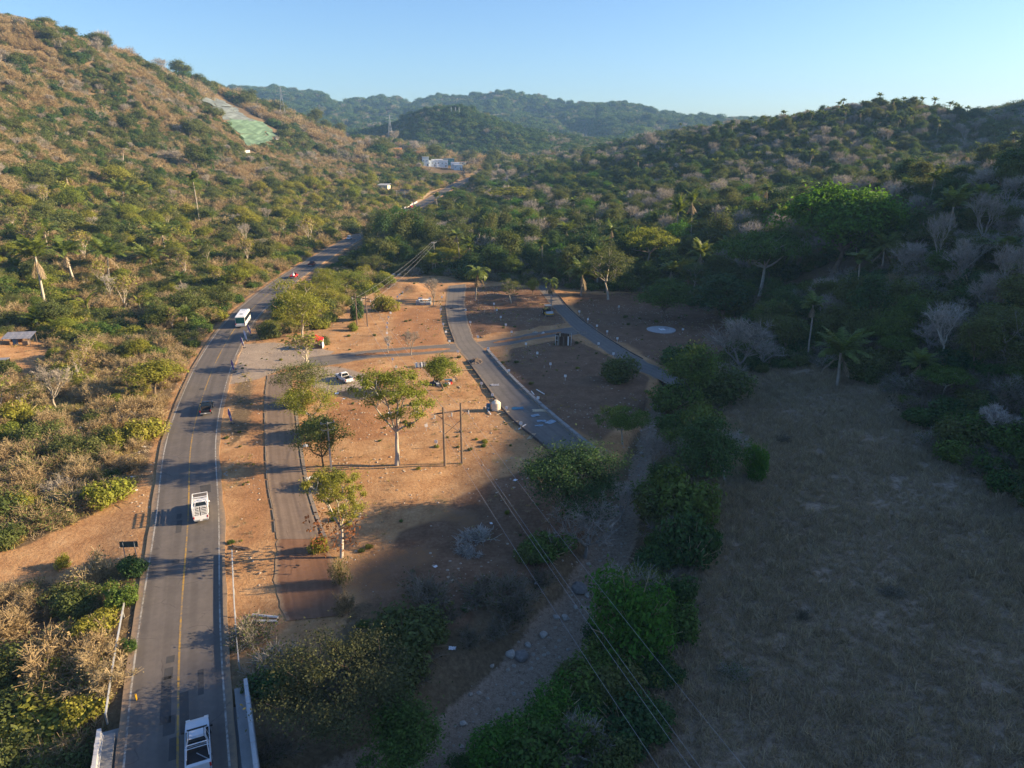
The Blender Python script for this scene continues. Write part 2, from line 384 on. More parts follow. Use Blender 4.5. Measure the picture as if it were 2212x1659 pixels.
M = {}
def terrain_material():
    m, nt, out = new_mat('terrain_ground'); k = NT(nt)
    pos = k.n('NewGeometry').outputs['Position']
    a = k.n('VertexColor', layer_name='cover_a'); b = k.n('VertexColor', layer_name='cover_b')
    sa = k.n('SeparateColor'); k.l(a.outputs['Color'], sa.inputs[0]); sb = k.n('SeparateColor'); k.l(b.outputs['Color'], sb.inputs[0])
    n_big = k.noise(.05, pos, 4); n_mid = k.noise(.35, pos, 5, .6); n_fine = k.noise(2.2, pos, 5, .65); n_vf = k.noise(9, pos, 3, .7)
    edge = k.math('ADD', k.math('MULTIPLY', n_mid, .5), k.math('MULTIPLY', n_fine, .5))
    def fac(ch, w=.8): return k.step(k.math('ADD', ch, k.math('MULTIPLY', k.math('SUBTRACT', edge, .5), w)), .35, .65)
    # leaf litter and dry scrub floor
    base = k.ramp(k.math('ADD', k.math('MULTIPLY', n_fine, .6), k.math('MULTIPLY', n_big, .4)), [(.32, (.075, .052, .030)), (.5, (.15, .105, .060)), (.66, (.24, .175, .10))])
    grass = k.ramp(n_fine, [(.3, (.19, .135, .09)), (.5, (.30, .225, .155)), (.68, (.38, .30, .21))])
    base = k.mix(fac(sa.outputs[1]), base, grass)
    sunny = k.ramp(n_fine, [(.3, (.17, .125, .045)), (.55, (.33, .24, .10)), (.7, (.44, .33, .15))])
    base = k.mix(fac(sb.outputs[0]), base, sunny)
    dirt = k.ramp(k.math('ADD', k.math('MULTIPLY', n_fine, .34), k.math('ADD', k.math('MULTIPLY', n_mid, .42), k.math('MULTIPLY', k.noise(.11, pos, 5, .65), .24))), [(.30, (.17, .085, .040)), (.43, (.33, .175, .080)), (.56, (.46, .27, .13)), (.70, (.59, .41, .235))])
    # tyre and blade marks scratched along two directions
    mp = k.n('Mapping'); mp.inputs['Rotation'].default_value = (0, 0, .5); mp.inputs['Scale'].default_value = (.75, .05, 1); k.l(pos, mp.inputs['Vector'])
    tr = k.noise(1.0, mp.outputs[0], 4, .6, 1.6)
    dirt = k.mix(k.math('MULTIPLY', k.math('MULTIPLY', k.step(tr, .52, .7), k.step(n_big, .42, .66)), .4), dirt, C4((.19, .105, .052)))
    weed = k.step(k.math('ADD', k.noise(.16, pos, 3), k.math('MULTIPLY', n_fine, .5)), .86, .98)
    dirt = k.mix(k.math('MULTIPLY', weed, .55), dirt, C4((.165, .14, .055)))
    base = k.mix(fac(sa.outputs[0]), base, dirt)
    brown = k.ramp(edge, [(.3, (.095, .052, .031)), (.5, (.17, .097, .057)), (.68, (.26, .16, .10))])
    base = k.mix(fac(sb.outputs[2]), base, brown)
    red = k.ramp(edge, [(.3, (.20, .095, .042)), (.5, (.33, .165, .075)), (.68, (.43, .24, .115))])
    base = k.mix(fac(a.outputs['Alpha']), base, red)
    gravel = k.ramp(edge, [(.3, (.23, .18, .135)), (.5, (.32, .255, .195)), (.7, (.40, .33, .26))])
    base = k.mix(fac(sb.outputs[1], .5), base, gravel)
    sand = k.ramp(k.math('ADD', k.math('MULTIPLY', n_fine, .5), k.math('MULTIPLY', n_vf, .5)), [(.36, (.14, .095, .063)), (.48, (.29, .205, .14)), (.7, (.41, .31, .22))])
    base = k.mix(fac(sa.outputs[2]), base, sand)
    pale = k.ramp(n_fine, [(.3, (.36, .24, .13)), (.7, (.56, .42, .27))])
    base = k.mix(fac(b.outputs['Alpha']), base, pale)
    hgt = k.math('ADD', k.math('MULTIPLY', n_fine, .6), k.math('ADD', k.math('MULTIPLY', n_vf, .25), k.math('MULTIPLY', k.math('MULTIPLY', tr, .2), k.step(n_big, .42, .66))))
    k.bsdf(out, base, .95, hgt, .6, .3, spec=.1)
    return m

def P(*pts): return [(at(*p).x, at(*p).y) for p in pts]
def build_terrain():
    nx, ny = len(XS), len(YS)
    V = np.stack([GX, GY, GZ], -1).reshape(-1, 3)
    idx = np.arange(nx * ny).reshape(ny, nx)
    F = np.stack([idx[:-1, :-1], idx[:-1, 1:], idx[1:, 1:], idx[1:, :-1]], -1).reshape(-1, 4)
    me = mesh_np('terrain', V, F, [terrain_material()], smooth=True)
    A = np.zeros((ny, nx, 4), np.float32); B = np.zeros((ny, nx, 4), np.float32)
    s = (np.abs(GX) < 420) & (GY < 900) & (GY > -60)
    x, y = GX[s], GY[s]
    def msk(poly, feather=1.5, w=1.0): return w * (1 - sstep(-feather, feather, poly_dist(poly, x, y)))
    def mln(line, wd, feather=1.0): return 1 - sstep(wd - feather, wd + feather, line_dist(line, x, y))
    fl = msk(FLOOR, 3)
    dirtm = fl.copy()
    left_dirt = [(-60, 65), (-47, 69), (-39, 69), (-44, 78), (-49, 90), (-52, 96), (-54, 82), (-59, 74), (-75, 68), (-92, 61.5)]
    dirtm = np.maximum(dirtm, msk(left_dirt, 1.5))
    dirtm = np.maximum(dirtm, msk([(-96, 136), (-116, 150), (-128, 162), (-118, 172), (-104, 156)], 4, .8))
    dirtm = np.maximum(dirtm, msk([(-92, 128), (-84, 112), (-100, 108), (-112, 125)], 4) * .9)
    hwl = line_dist(HWXY[::2], x, y)
    dirtm = np.maximum(dirtm, (1 - sstep(5.0, 7.2, hwl)) * (y > 62) * .75)
    # verge right of the highway and the bank under the slip lane
    dirtm = np.maximum(dirtm, msk([(-44, 92), (-37, 78), (-31, 66), (-26, 54), (-18, 50), (-16, 66), (-22, 76), (-33, 100), (-44, 128)], 2))
    A[..., 0][s] = dirtm
    A[..., 1][s] = msk(FIELD, 4)
    A[..., 2][s] = 1 - sstep(.5, 1.35, line_dist(STREAM, x, y) / (np.interp(y, [30, 60, 90, 110, 150], [3.6, 2.9, 2.1, 1.3, .9]) * (.6 + .9 * fbm(x / 7, y / 7, 3, 88))))
    red = msk(P((845, 665), (955, 660), (965, 745), (840, 755)), 1.5, .62)
    red = np.maximum(red, msk(P((700, 850), (840, 880), (900, 940), (760, 960), (700, 920)), 2, .7))
    red = np.maximum(red, msk([(-48, 134), (-44, 122), (-38, 106), (-32.5, 90), (-29, 76), (-33, 70), (-37, 84), (-43, 104), (-51, 128)], 1.6, .55))
    A[..., 3][s] = red
    B[..., 0][s] = np.maximum(msk([(-92, 150), (-110, 175), (-128, 200), (-135, 240), (-112, 262), (-90, 240), (-84, 190), (-80, 160)], 8, .8), msk([(-75, 118), (-66, 118), (-76, 150), (-84, 160), (-92, 150)], 4, .8))
    B[..., 1][s] = np.maximum(msk([(-64.5, 164), (-60.5, 150), (-56.5, 134), (-52, 137), (-48, 146), (-43, 148), (-41, 158), (-50, 163), (-58, 166)], 1.2), msk([(-44, 146), (-38, 147), (-30, 141), (-27, 132), (-36, 129), (-44, 138)], 2, .8))
    brown = np.maximum(msk([(-13, 164), (-9, 172), (5, 180), (14, 186), (12, 212), (8, 234), (-4, 240), (-13, 236), (-13, 200)], 2), msk([(0, 160), (14, 170), (20, 158), (28, 138), (24, 122), (14, 104), (6, 116), (-2, 142)], 2))
    brown = np.maximum(brown, msk([(18, 196), (26, 166), (34, 146), (46, 148), (58, 165), (57, 198), (46, 226), (20, 226)], 3))
    brown = np.maximum(brown, msk([(-20, 70), (-12, 80), (-2, 92), (6, 98), (14, 90), (8, 74), (-4, 60), (-16, 60)], 3, .75))
    brown = np.maximum(brown, mln([(-14.0, 240), (-12.5, 205), (-10, 180)], 2.2))
    brown = brown * (.75 + .7 * sstep(.4, .55, fbm(x / 9, y / 9, 3, 44)))
    B[..., 2][s] = np.clip(brown, 0, 1)
    pale = np.maximum(msk(P((895, 445), (935, 415), (985, 395), (960, 392), (900, 400), (850, 425)), 3), msk(P((800, 640), (830, 600), (770, 605), (735, 640), (760, 690)), 2, .65))
    pale = np.maximum(pale, msk(P((737, 300), (748, 286), (760, 303), (770, 318), (755, 315)), 2))
    B[..., 3][s] = pale
    for nm, arr in (('cover_a', A), ('cover_b', B)):
        at_ = me.color_attributes.new(nm, 'FLOAT_COLOR', 'POINT'); at_.data.foreach_set('color', arr.reshape(-1))
    return tag(link('terrain', me), kind='structure')
build_terrain()

# ------------------------------------------------------------------ roads and lanes
def road_mat(name, c0, c1, streak=.35, rough=.9, grit=.15, dust=False):
    m, nt, out = new_mat(name); k = NT(nt)
    uv = k.n('UVMap').outputs['UV']; pos = k.n('NewGeometry').outputs['Position']
    mp = k.n('Mapping'); mp.inputs['Scale'].default_value = (9, .025, 1); k.l(uv, mp.inputs['Vector'])
    st = k.noise(1.0, mp.outputs[0], 4, .6); n1 = k.noise(.35, pos, 5, .6); n2 = k.noise(14, pos, 3, .7); n3 = k.noise(2.0, pos, 4)
    f = k.math('ADD', k.math('MULTIPLY', st, streak), k.math('ADD', k.math('MULTIPLY', n1, (1 - streak) * .6), k.math('MULTIPLY', n3, (1 - streak) * .4)))
    c = k.ramp(f, [(.34, c0), (.66, c1)])
    c = k.mix(k.math('MULTIPLY', n2, grit), c, C4(tuple(v * .45 for v in c0)))
    cr = k.n('TexVoronoi', feature='DISTANCE_TO_EDGE'); cr.inputs['Scale'].default_value = .16
    wv = k.n('VectorMath', operation='ADD'); nz = k.n('TexNoise'); nz.inputs['Scale'].default_value = .6; k.l(pos, nz.inputs['Vector']); k.l(pos, wv.inputs[0]); k.l(nz.outputs['Color'], wv.inputs[1]); k.l(wv.outputs[0], cr.inputs['Vector'])
    line = k.math('MULTIPLY', k.math('LESS_THAN', cr.outputs['Distance'], .006), k.step(n1, .45, .6))
    c = k.mix(k.math('MULTIPLY', line, .5), c, C4(tuple(v * .4 for v in c0)))
    if dust:
        su = k.n('SeparateXYZ'); k.l(uv, su.inputs[0]); e = k.math('ABSOLUTE', k.math('SUBTRACT', su.outputs[0], .5))
        ed = k.step(k.math('ADD', e, k.math('MULTIPLY', k.math('SUBTRACT', n3, .5), .16)), .40, .50)
        c = k.mix(k.math('MULTIPLY', ed, .8), c, C4((.30, .21, .13)))
        w_ = k.n('TexWave'); w_.inputs['Scale'].default_value = .62; w_.inputs['Distortion'].default_value = .0; sx = k.n('CombineXYZ'); k.l(k.math('MULTIPLY', su.outputs[0], 2.0), sx.inputs[0]); k.l(sx.outputs[0], w_.inputs[0])
        c = k.mix(k.math('MULTIPLY', k.step(w_.outputs['Fac'], .55, 1.0), .28), c, C4(tuple(v * .62 for v in c0)))
    k.bsdf(out, c, rough, n2, .35, .02, spec=.25)
    return m
M['asphalt'] = road_mat('worn_asphalt', (.112, .098, .088), (.178, .155, .136), dust=True)
M['patch'] = road_mat('fresh_asphalt', (.058, .056, .055), (.088, .084, .08), .2)
M['street'] = road_mat('compacted_base_course', (.13, .118, .105), (.215, .19, .168), .25, .95, .25, True)
M['concrete_lane'] = road_mat('dusty_concrete', (.16, .115, .084), (.27, .20, .145), .35, .9, .15, True)
M['red_lane'] = road_mat('red_sub_base', (.17, .085, .048), (.29, .16, .095), .5, .95, .3, True)
M['concrete'] = plain('grey_concrete', (.25, .245, .235), .9, var=.18, scale=1.2)
M['kerb_dark'] = plain('dark_kerb_form', (.07, .065, .07), .8, var=.25)
def line_mat(name, c):
    m, nt, out = new_mat(name); k = NT(nt); pos = k.n('NewGeometry').outputs['Position']
    f = k.step(k.math('ADD', k.math('MULTIPLY', k.noise(2.2, pos, 5, .7), .6), k.math('MULTIPLY', k.noise(.12, pos, 3), .4)), .40, .58)
    k.bsdf(out, k.mix(f, C4((.16, .14, .12)), C4(c)), .85); return m
M['white_line'] = line_mat('worn_white_paint', (.40, .38, .34)); M['yellow_line'] = line_mat('worn_yellow_paint', (.42, .25, .05))
M['lane_kerb'] = plain('dusty_kerb_concrete', (.24, .195, .15), .9, var=.25)
M['white_concrete'] = plain('white_painted_concrete', (.50, .50, .50), .8, var=.12, scale=1.0)
M['galv'] = plain('galvanised_steel', (.46, .47, .47), .45, .6, .1)

def strip(name, L, Rr, mat, z, parent=None, n=6, wob=0.0, thick=0.0, kind=None):
    """a paved strip between two lines with the same number of points; z is a number or a function of y"""
    L = [Vector(p).to_3d() if len(p) == 2 else Vector(p) for p in L]; Rr = [Vector(p).to_3d() if len(p) == 2 else Vector(p) for p in Rr]
    zf = z if callable(z) else (lambda y: z)
    V, F, UV = [], [], []; dist = 0
    for i, (a, b) in enumerate(zip(L, Rr)):
        if i: dist += ((a + b) / 2 - (L[i - 1] + Rr[i - 1]) / 2).length
        d = (b - a).normalized()
        wl_, wr_ = (wob * (float(vnoise(np.array(a.x * .9), np.array(a.y * .9), 2)) - .5) * 2 + wob * 1.2 * (float(vnoise(np.array(a.x * .2), np.array(a.y * .2), 5)) - .5), wob * (float(vnoise(np.array(b.x * .9), np.array(b.y * .9), 3)) - .5) * 2 + wob * 1.2 * (float(vnoise(np.array(b.x * .2), np.array(b.y * .2), 6)) - .5)) if wob else (0, 0)
        a2, b2 = a + d * wl_, b + d * wr_
        for k in range(n + 1):
            p = a2.lerp(b2, k / n); V.append((p.x, p.y, float(zf(p.y)))); UV.append((k / n, dist))
    m_ = n + 1
    for i in range(len(L) - 1):
        for k in range(n): F.append((i * m_ + k, i * m_ + k + 1, (i + 1) * m_ + k + 1, (i + 1) * m_ + k))
    if thick:
        nv = len(V); rim = [i * m_ for i in range(len(L))] + [i * m_ + n for i in range(len(L) - 1, -1, -1)]
        low = {}
        for q in rim:
            low[q] = len(V); V.append((V[q][0], V[q][1], V[q][2] - thick)); UV.append(UV[q])
        for a, b in zip(rim, rim[1:] + rim[:1]): F.append((a, b, low[b], low[a]))
    me = bpy.data.meshes.new(name); me.from_pydata(V, [], F); me.materials.append(mat)
    uvl = me.uv_layers.new(name='UVMap')
    li = np.zeros(len(me.loops), np.int32); me.loops.foreach_get('vertex_index', li)
    uvl.data.foreach_set('uv', np.array(UV, np.float32)[li].ravel())
    o = link(name, me, parent)
    return tag(o, kind=kind) if kind else o
def offset(line, d):
    out = []
    for i, p in enumerate(line):
        a = line[max(0, i - 1)]; b = line[min(len(line) - 1, i + 1)]; t = (b - a); t.z = 0; t.normalize()
        out.append(p + Vector((t.y, -t.x, 0)) * d)
    return out
hw = [p for p in HW if p.y > 15]
highway = strip('highway', offset(hw, -4.35), offset(hw, 4.35), M['asphalt'], lambda y: road_z(y) + .04, n=8, wob=.14, thick=.35, kind='structure')
zl = lambda y: road_z(y) + .046
strip('edge_line', offset(hw, -3.78), offset(hw, -3.62), M['white_line'], zl, highway, 1)
strip('edge_line', offset(hw, 3.62), offset(hw, 3.78), M['white_line'], zl, highway, 1)
strip('centre_line', offset(hw, -.02), offset(hw, .16), M['yellow_line'], zl, highway, 1)
def on_road(y, off=0.0):
    x = float(road_x(y)); t = Vector((float(road_x(y + 1)) - float(road_x(y - 1)), 2, 0)).normalized()
    return Vector((x, y, float(road_z(y)) + .04)) + Vector((t.y, -t.x, 0)) * off, math.atan2(-t.x, t.y)
for y, off, w, ln in [(46.5, -.6, .9, 2.2), (49.5, -.9, .8, 6.0), (52.6, -.75, .75, 1.6), (54.4, -.7, .7, 1.0), (70.6, -.9, .7, .9), (78.6, -.9, .6, 3.2), (81.2, -1.0, .6, 1.4), (87.6, 2.2, 1.3, 2.6), (47.5, .55, .7, 5.0), (50.5, 1.9, .5, 3.4), (131, -.6, .9, 1.2), (176, -1.2, 1.0, 3.0), (44, -.2, .8, 2.4)]:
    c, rz = on_road(y, off); t = Vector((-math.sin(rz), math.cos(rz), 0)); s = Vector((t.y, -t.x, 0))
    strip('asphalt_patch', [c - s * w / 2 - t * ln / 2, c - s * w / 2 + t * ln / 2], [c + s * w / 2 - t * ln / 2, c + s * w / 2 + t * ln / 2], M['patch'], lambda y: road_z(y) + .0445, highway, 2, .08)

def lines(a, b, step=1.2):
    A_ = smooth_line([(p[0], p[1], 0) for p in a], .5); B_ = smooth_line([(p[0], p[1], 0) for p in b], .5)
    n = int(max(sum((q - p).length for p, q in zip(A_, A_[1:])), 4) / step)
    pick = lambda L_: [L_[round(i * (len(L_) - 1) / n)] for i in range(n + 1)]
    return pick(A_), pick(B_)
street = strip('gravel_street', *lines(STREET_W, STREET_E), M['street'], .050, n=6, wob=.25, kind='structure')
strip('cross_street', *lines(CROSS_N, CROSS_S), M['street'], .044, n=6, wob=.35, kind='structure')
strip('gravel_street', *lines(EAST_W, EAST_E), M['street'], .056, n=6, wob=.25, kind='structure')
strip('concrete_lane', *lines(LANE_L[:6], LANE_R[:6]), M['concrete_lane'], .06, n=6, wob=.05, thick=.2, kind='structure')
strip('red_dirt_lane', *lines(LANE_L[5:], LANE_R[5:]), M['red_lane'], .04, n=6, wob=.3, kind='structure')

def kerb(name, line, w, h, mat, label, lift=0.0, cat='kerb'):
    """a run of separate kerb stones / forms, one block per piece"""
    pts = smooth_line([(p[0], p[1], 0) for p in line], .4); tot = 0; seg = [pts[0]]
    root = empty(name, pts[len(pts) // 2], 0, label, cat)
    for a, b in zip(pts, pts[1:]):
        tot += (b - a).length
        if tot >= 2.95:
            p, q = seg[-1], b; d = (q - p); c = (p + q) / 2; rz = math.atan2(-d.x, d.y)
            me_key = (name, round(w, 2)); seg.append(b); tot = 0
            if me_key not in KERB: KERB[me_key] = MB().box((0, 0, h / 2 - .1), (w, 2.93, h + .2)).mesh('kerb_block', mat, bevel=.025)
            o = link('kerb_block', KERB[me_key], root); o.location = c - root.location + Vector((0, 0, lift + random.uniform(-.012, .012))); o.rotation_euler = (0, 0, rz + random.uniform(-.006, .006))
    return root
KERB = {}
kerb('concrete_kerb', [(p[0] + .25, p[1]) for p in STREET_E[4:]], .62, .42, M['concrete'], 'pale raised concrete kerb along the right side of the gravel street')
kerb('steel_kerb_form', [(p[0] - .1, p[1]) for p in STREET_W[4:]], .14, .42, M['kerb_dark'], 'dark kerb form along the left side of the lower gravel street')
kerb('steel_kerb_form', [(p[0] - .1, p[1]) for p in STREET_W[1:4]], .16, .5, M['kerb_dark'], 'dark kerb form beside the upper gravel street above the crossing')
kerb('earth_retaining_kerb', [(p[0] + .15, p[1]) for p in EAST_E[1:6]], .16, .25, M['kerb_dark'], 'low dark kerb along the right edge of the eastern gravel street')
kerb('lane_kerb', [(p[0] - .12, p[1]) for p in LANE_L[:6]], .14, .1, M['lane_kerb'], 'narrow pale kerb on the highway side of the concrete lane')
kerb('lane_kerb', [(p[0] + .4, p[1]) for p in LANE_R[1:6]], .5, .14, M['lane_kerb'], 'broad pale kerb strip on the tree side of the concrete lane')
# ------------------------------------------------------------------ vegetation: materials
def leaf_mat(name, cols, transl=.35, rough=.65, nz=.35):
    m, nt, out = new_mat(name); k = NT(nt)
    oi = k.n('ObjectInfo').outputs['Random']; ri = k.n('NewGeometry')
    f = k.math('ADD', k.math('MULTIPLY', oi, 1 - nz), k.math('MULTIPLY', k.noise(.35, ri.outputs['Position'], 3), nz))
    c = k.ramp(f, [(i / max(1, len(cols) - 1) * .8 + .1, q) for i, q in enumerate(cols)])
    pi = ri.outputs['Random Per Island']
    c = k.mix(1.0, c, k.ramp(pi, [(0, (.62, .62, .62)), (1, (1.38, 1.38, 1.38))]), 'MULTIPLY')
    d = k.n('BsdfPrincipled'); k.l(c, d.inputs['Base Color']); d.inputs['Roughness'].default_value = rough; d.inputs['Specular IOR Level'].default_value = .18
    t = k.n('BsdfTranslucent'); k.l(k.mix(1.0, c, C4((1.25, 1.2, .6)), 'MULTIPLY'), t.inputs[0])
    x = k.n('MixShader'); x.inputs[0].default_value = transl; k.l(d.outputs[0], x.inputs[1]); k.l(t.outputs[0], x.inputs[2]); k.l(x.outputs[0], out.inputs[0])
    return m
def bark_mat(name, c0, c1):
    m, nt, out = new_mat(name); k = NT(nt)
    pos = k.n('NewGeometry').outputs['Position']; oi = k.n('ObjectInfo').outputs['Random']
    f = k.math('ADD', k.math('MULTIPLY', k.noise(1.6, pos, 4), .6), k.math('MULTIPLY', oi, .4))
    k.bsdf(out, k.ramp(f, [(.3, c0), (.7, c1)]), .9, k.noise(8, pos, 3), .4, .05, spec=.15); return m
M['leaf_green'] = leaf_mat('green_leaves', [(.045, .095, .020), (.07, .135, .026), (.105, .165, .03), (.145, .185, .034)])
M['leaf_deep'] = leaf_mat('deep_green_leaves', [(.036, .082, .026), (.053, .107, .030), (.075, .13, .033)], .3)
M['leaf_bright'] = leaf_mat('bright_green_leaves', [(.06, .165, .02), (.08, .195, .024), (.10, .215, .026)], .45)
M['leaf_yellow'] = leaf_mat('yellow_green_leaves', [(.16, .21, .03), (.22, .245, .036), (.27, .255, .042), (.19, .235, .034)], .4)
M['leaf_olive'] = leaf_mat('olive_leaves', [(.075, .105, .028), (.105, .135, .036), (.14, .155, .046), (.09, .125, .032)], .3)
M['leaf_dull'] = leaf_mat('dull_olive_leaves', [(.05, .062, .024), (.07, .08, .03), (.10, .10, .042)], .25)
M['leaf_dry'] = leaf_mat('dry_brown_leaves', [(.20, .14, .07), (.26, .19, .095), (.30, .23, .12), (.22, .19, .085)], .25)
M['leaf_rust'] = leaf_mat('rusty_hanging_vine', [(.22, .085, .035), (.28, .12, .05)], .25)
M['leaf_palm'] = leaf_mat('palm_fronds', [(.115, .165, .036), (.155, .205, .046), (.20, .24, .056)], .42, .36)
M['frond_dead'] = leaf_mat('dead_palm_fronds', [(.20, .155, .10), (.27, .21, .14)], .2)
M['twig_tan'] = leaf_mat('tan_twigs', [(.32, .235, .13), (.40, .30, .175), (.45, .36, .225)], .1, .9)
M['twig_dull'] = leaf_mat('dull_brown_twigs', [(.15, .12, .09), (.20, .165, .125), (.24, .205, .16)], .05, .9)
M['twig_grey'] = leaf_mat('grey_twigs', [(.27, .235, .195), (.35, .31, .265), (.42, .38, .335)], .05, .9)
M['grass_dry'] = leaf_mat('dry_grass_blades', [(.24, .185, .125), (.32, .255, .175), (.41, .335, .235), (.29, .235, .14)], .3, .9)
M['grass_gold'] = leaf_mat('golden_grass_blades', [(.30, .23, .085), (.38, .29, .115), (.30, .27, .09), (.22, .23, .06)], .35, .9)
M['flower_pale'] = leaf_mat('pale_blossom', [(.50, .44, .44), (.58, .52, .50)], .3)
M['bark_pale'] = bark_mat('pale_bark', (.30, .26, .21), (.50, .45, .37))
M['bark_brown'] = bark_mat('brown_bark', (.12, .088, .06), (.22, .17, .12))
M['bark_grey'] = bark_mat('grey_bark', (.22, .20, .18), (.36, .33, .30))

# ------------------------------------------------------------------ vegetation: mesh building blocks (numpy)
def quads(c, n, w, h, rng, up=None):
    """n diamond leaf sprays at centres c with normals n"""
    N = len(c); a = rng.normal(size=(N, 3)); a -= (a * n).sum(1, keepdims=True) * n; a /= np.linalg.norm(a, axis=1, keepdims=True) + 1e-9
    b = np.cross(n, a); w = np.broadcast_to(np.asarray(w, float), (N,))[:, None]; h = np.broadcast_to(np.asarray(h, float), (N,))[:, None]
    V = np.stack([c - a * h, c - b * w + n * .18 * w, c + a * h, c + b * w + n * .18 * w], 1).reshape(-1, 3)
    return V, np.arange(N * 4).reshape(N, 4)
def unit(v): return v / (np.linalg.norm(v, axis=1, keepdims=True) + 1e-9)
class Geo:
    def __init__(s): s.V = []; s.F = []; s.m = []; s.n = 0
    def add(s, V, F, mi=0): s.V.append(V); s.F.append(F + s.n); s.m.append(np.full(len(F), mi)); s.n += len(V); return s
    def seg(s, a, b, r0, r1, k=4, mi=0):
        a = np.asarray(a, float); b = np.asarray(b, float); d = b - a; L = np.linalg.norm(d)
        if L < 1e-6: return s
        d /= L; u = np.cross(d, [0.31, .17, .93]); u /= np.linalg.norm(u) + 1e-9; w = np.cross(d, u)
        t = np.arange(k) * 2 * math.pi / k; ring = np.cos(t)[:, None] * u + np.sin(t)[:, None] * w
        V = np.concatenate([a + ring * r0, b + ring * r1]); i = np.arange(k); j = (i + 1) % k
        return s.add(V, np.stack([i, j, j + k, i + k], 1), mi)
    def slivers(s, a, b, w0, w1, mi=0, rng=RNG):
        """thin flat twigs from a to b"""
        d = unit(b - a); q = unit(np.cross(d, rng.normal(size=a.shape)))
        w0 = np.broadcast_to(w0, (len(a),))[:, None]; w1 = np.broadcast_to(w1, (len(a),))[:, None]
        V = np.stack([a - q * w0, a + q * w0, b + q * w1, b - q * w1], 1).reshape(-1, 3)
        return s.add(V, np.arange(len(a) * 4).reshape(-1, 4), mi)
    def mesh(s, name, mats): return mesh_np(name, np.concatenate(s.V), np.concatenate(s.F), mats, np.concatenate(s.m))

def skeleton(rng, h, trunk, spread, levels=3, kids=(4, 3, 3), lean=.1, up=.55, r=.22, wig=.14):
    """segments (a,b,ra,rb) and tips of a branching tree of height h"""
    segs, tips = [], []
    def branch(p, d, L, rad, lev):
        q = np.array(p, float); n = 3; d = np.array(d, float)
        for i in range(n):
            d2 = d + rng.normal(size=3) * wig; d2[2] += .06 * (lev > 0); d2 /= np.linalg.norm(d2)
            e = q + d2 * L / n; r0 = rad * (1 - .45 * i / n); r1 = rad * (1 - .45 * (i + 1) / n)
            segs.append((q, e, r0, r1, lev)); 
            if lev > 0 and i == n - 2 and lev < levels:
                tips.append((e, lev, d2))
            q = e; d = d2
        if lev >= levels: tips.append((q, lev, d)); return
        k = kids[min(lev, len(kids) - 1)]; ph = rng.uniform(0, 6.28)
        for i in range(k):
            an = ph + 6.283 * i / k + rng.normal() * .35
            o = np.array([math.cos(an), math.sin(an), 0]) * spread * rng.uniform(.7, 1.2)
            dd = d * up + o + np.array([0, 0, .18]); dd /= np.linalg.norm(dd)
            branch(q, dd, L * rng.uniform(.55, .78) if lev else (h - trunk) * rng.uniform(.42, .58), rad * .56 * rng.uniform(.8, 1.1), lev + 1)
    d0 = np.array([rng.normal() * lean, rng.normal() * lean, 1]); branch((0, 0, -.3), d0 / np.linalg.norm(d0), trunk + .3, r, 0)
    return segs, tips

def leafy(name, seed, h=9, trunk=3, crown=4, shape='round', n=2600, leaf=.30, wood='bark_brown', green='leaf_green', clump=.9, fill=.55, levels=3, lean=.1, r=.22, droop=0):
    """returns (wood mesh, crown mesh)"""
    rng = np.random.default_rng(seed); up, spread = {'round': (.55, .75), 'umbrella': (.25, 1.0), 'tall': (.9, .5), 'sparse': (.5, .8)}[shape]
    segs, tips = skeleton(rng, h, trunk, spread, levels, (5, 3, 3), lean, up, r)
    T = np.array([t[0] for t in tips]); T[:, 2] = np.maximum(T[:, 2], trunk * .5)
    # fit tips to the crown envelope
    rr = np.hypot(T[:, 0], T[:, 1]).max(); zmax = T[:, 2].max(); sx = crown * .86 / rr; sz = (h * .94) / zmax
    W = Geo()
    for a, b, r0, r1, lev in segs:
        s_ = np.array([sx, sx, sz])
        W.seg(a * s_ if lev else a * [1, 1, sz], b * s_ if lev else b * [1, 1, sz], max(r0, .02), max(r1, .014), 6 if lev == 0 else 4)
    T = T * [sx, sx, sz]
    G = Geo(); ctr = np.array([0, 0, trunk + (h - trunk) * .45])
    if shape in ('round', 'tall'):
        extra = int(len(T) * fill); d = unit(rng.normal(size=(extra, 3))); d[:, 2] = np.abs(d[:, 2]) * .9 - .25
        fd = unit(rng.normal(size=(9, 3))); fr_ = rng.uniform(.55, 1.12, 9); e = d * rng.uniform(.7, .98, (extra, 1)) * fr_[np.argmax(d @ fd.T, 1)][:, None] * [crown, crown, (h - trunk) * .55] + ctr; T = np.concatenate([T, e])
    elif shape == 'umbrella':
        extra = int(len(T) * fill); a = rng.uniform(0, 6.28, extra); q = np.sqrt(rng.uniform(0, 1, extra)) * crown
        e = np.stack([np.cos(a) * q, np.sin(a) * q, h * .97 - (q / crown) ** 2 * (h - trunk) * .42 - rng.uniform(0, .5, extra)], 1); T = np.concatenate([T, e])
        T[:, 2] = np.maximum(T[:, 2], h - (h - trunk) * .62)
    ci = rng.integers(0, len(T), n); cr = clump * rng.uniform(.6, 1.35, len(T))
    off = rng.normal(size=(n, 3)) * [1, 1, .62 if shape != 'umbrella' else .4] * .5 * cr[ci][:, None] * np.where(rng.uniform(0, 1, n) < .12, 1.9, 1)[:, None]
    if droop: off[:, 2] -= np.abs(rng.normal(size=n)) * droop
    c = T[ci] + off
    c[:, 2] = np.maximum(c[:, 2], .25)
    nn = unit(unit(c - ctr) * .55 + rng.normal(size=(n, 3)) * .55 + [0, 0, .45])
    s_ = leaf * rng.uniform(.55, 1.3, n)
    G.add(*quads(c, nn, s_ * .55, s_, rng))
    return W.mesh(name + '_trunk', [M[wood]]), G.mesh(name + '_crown', [M[green]])

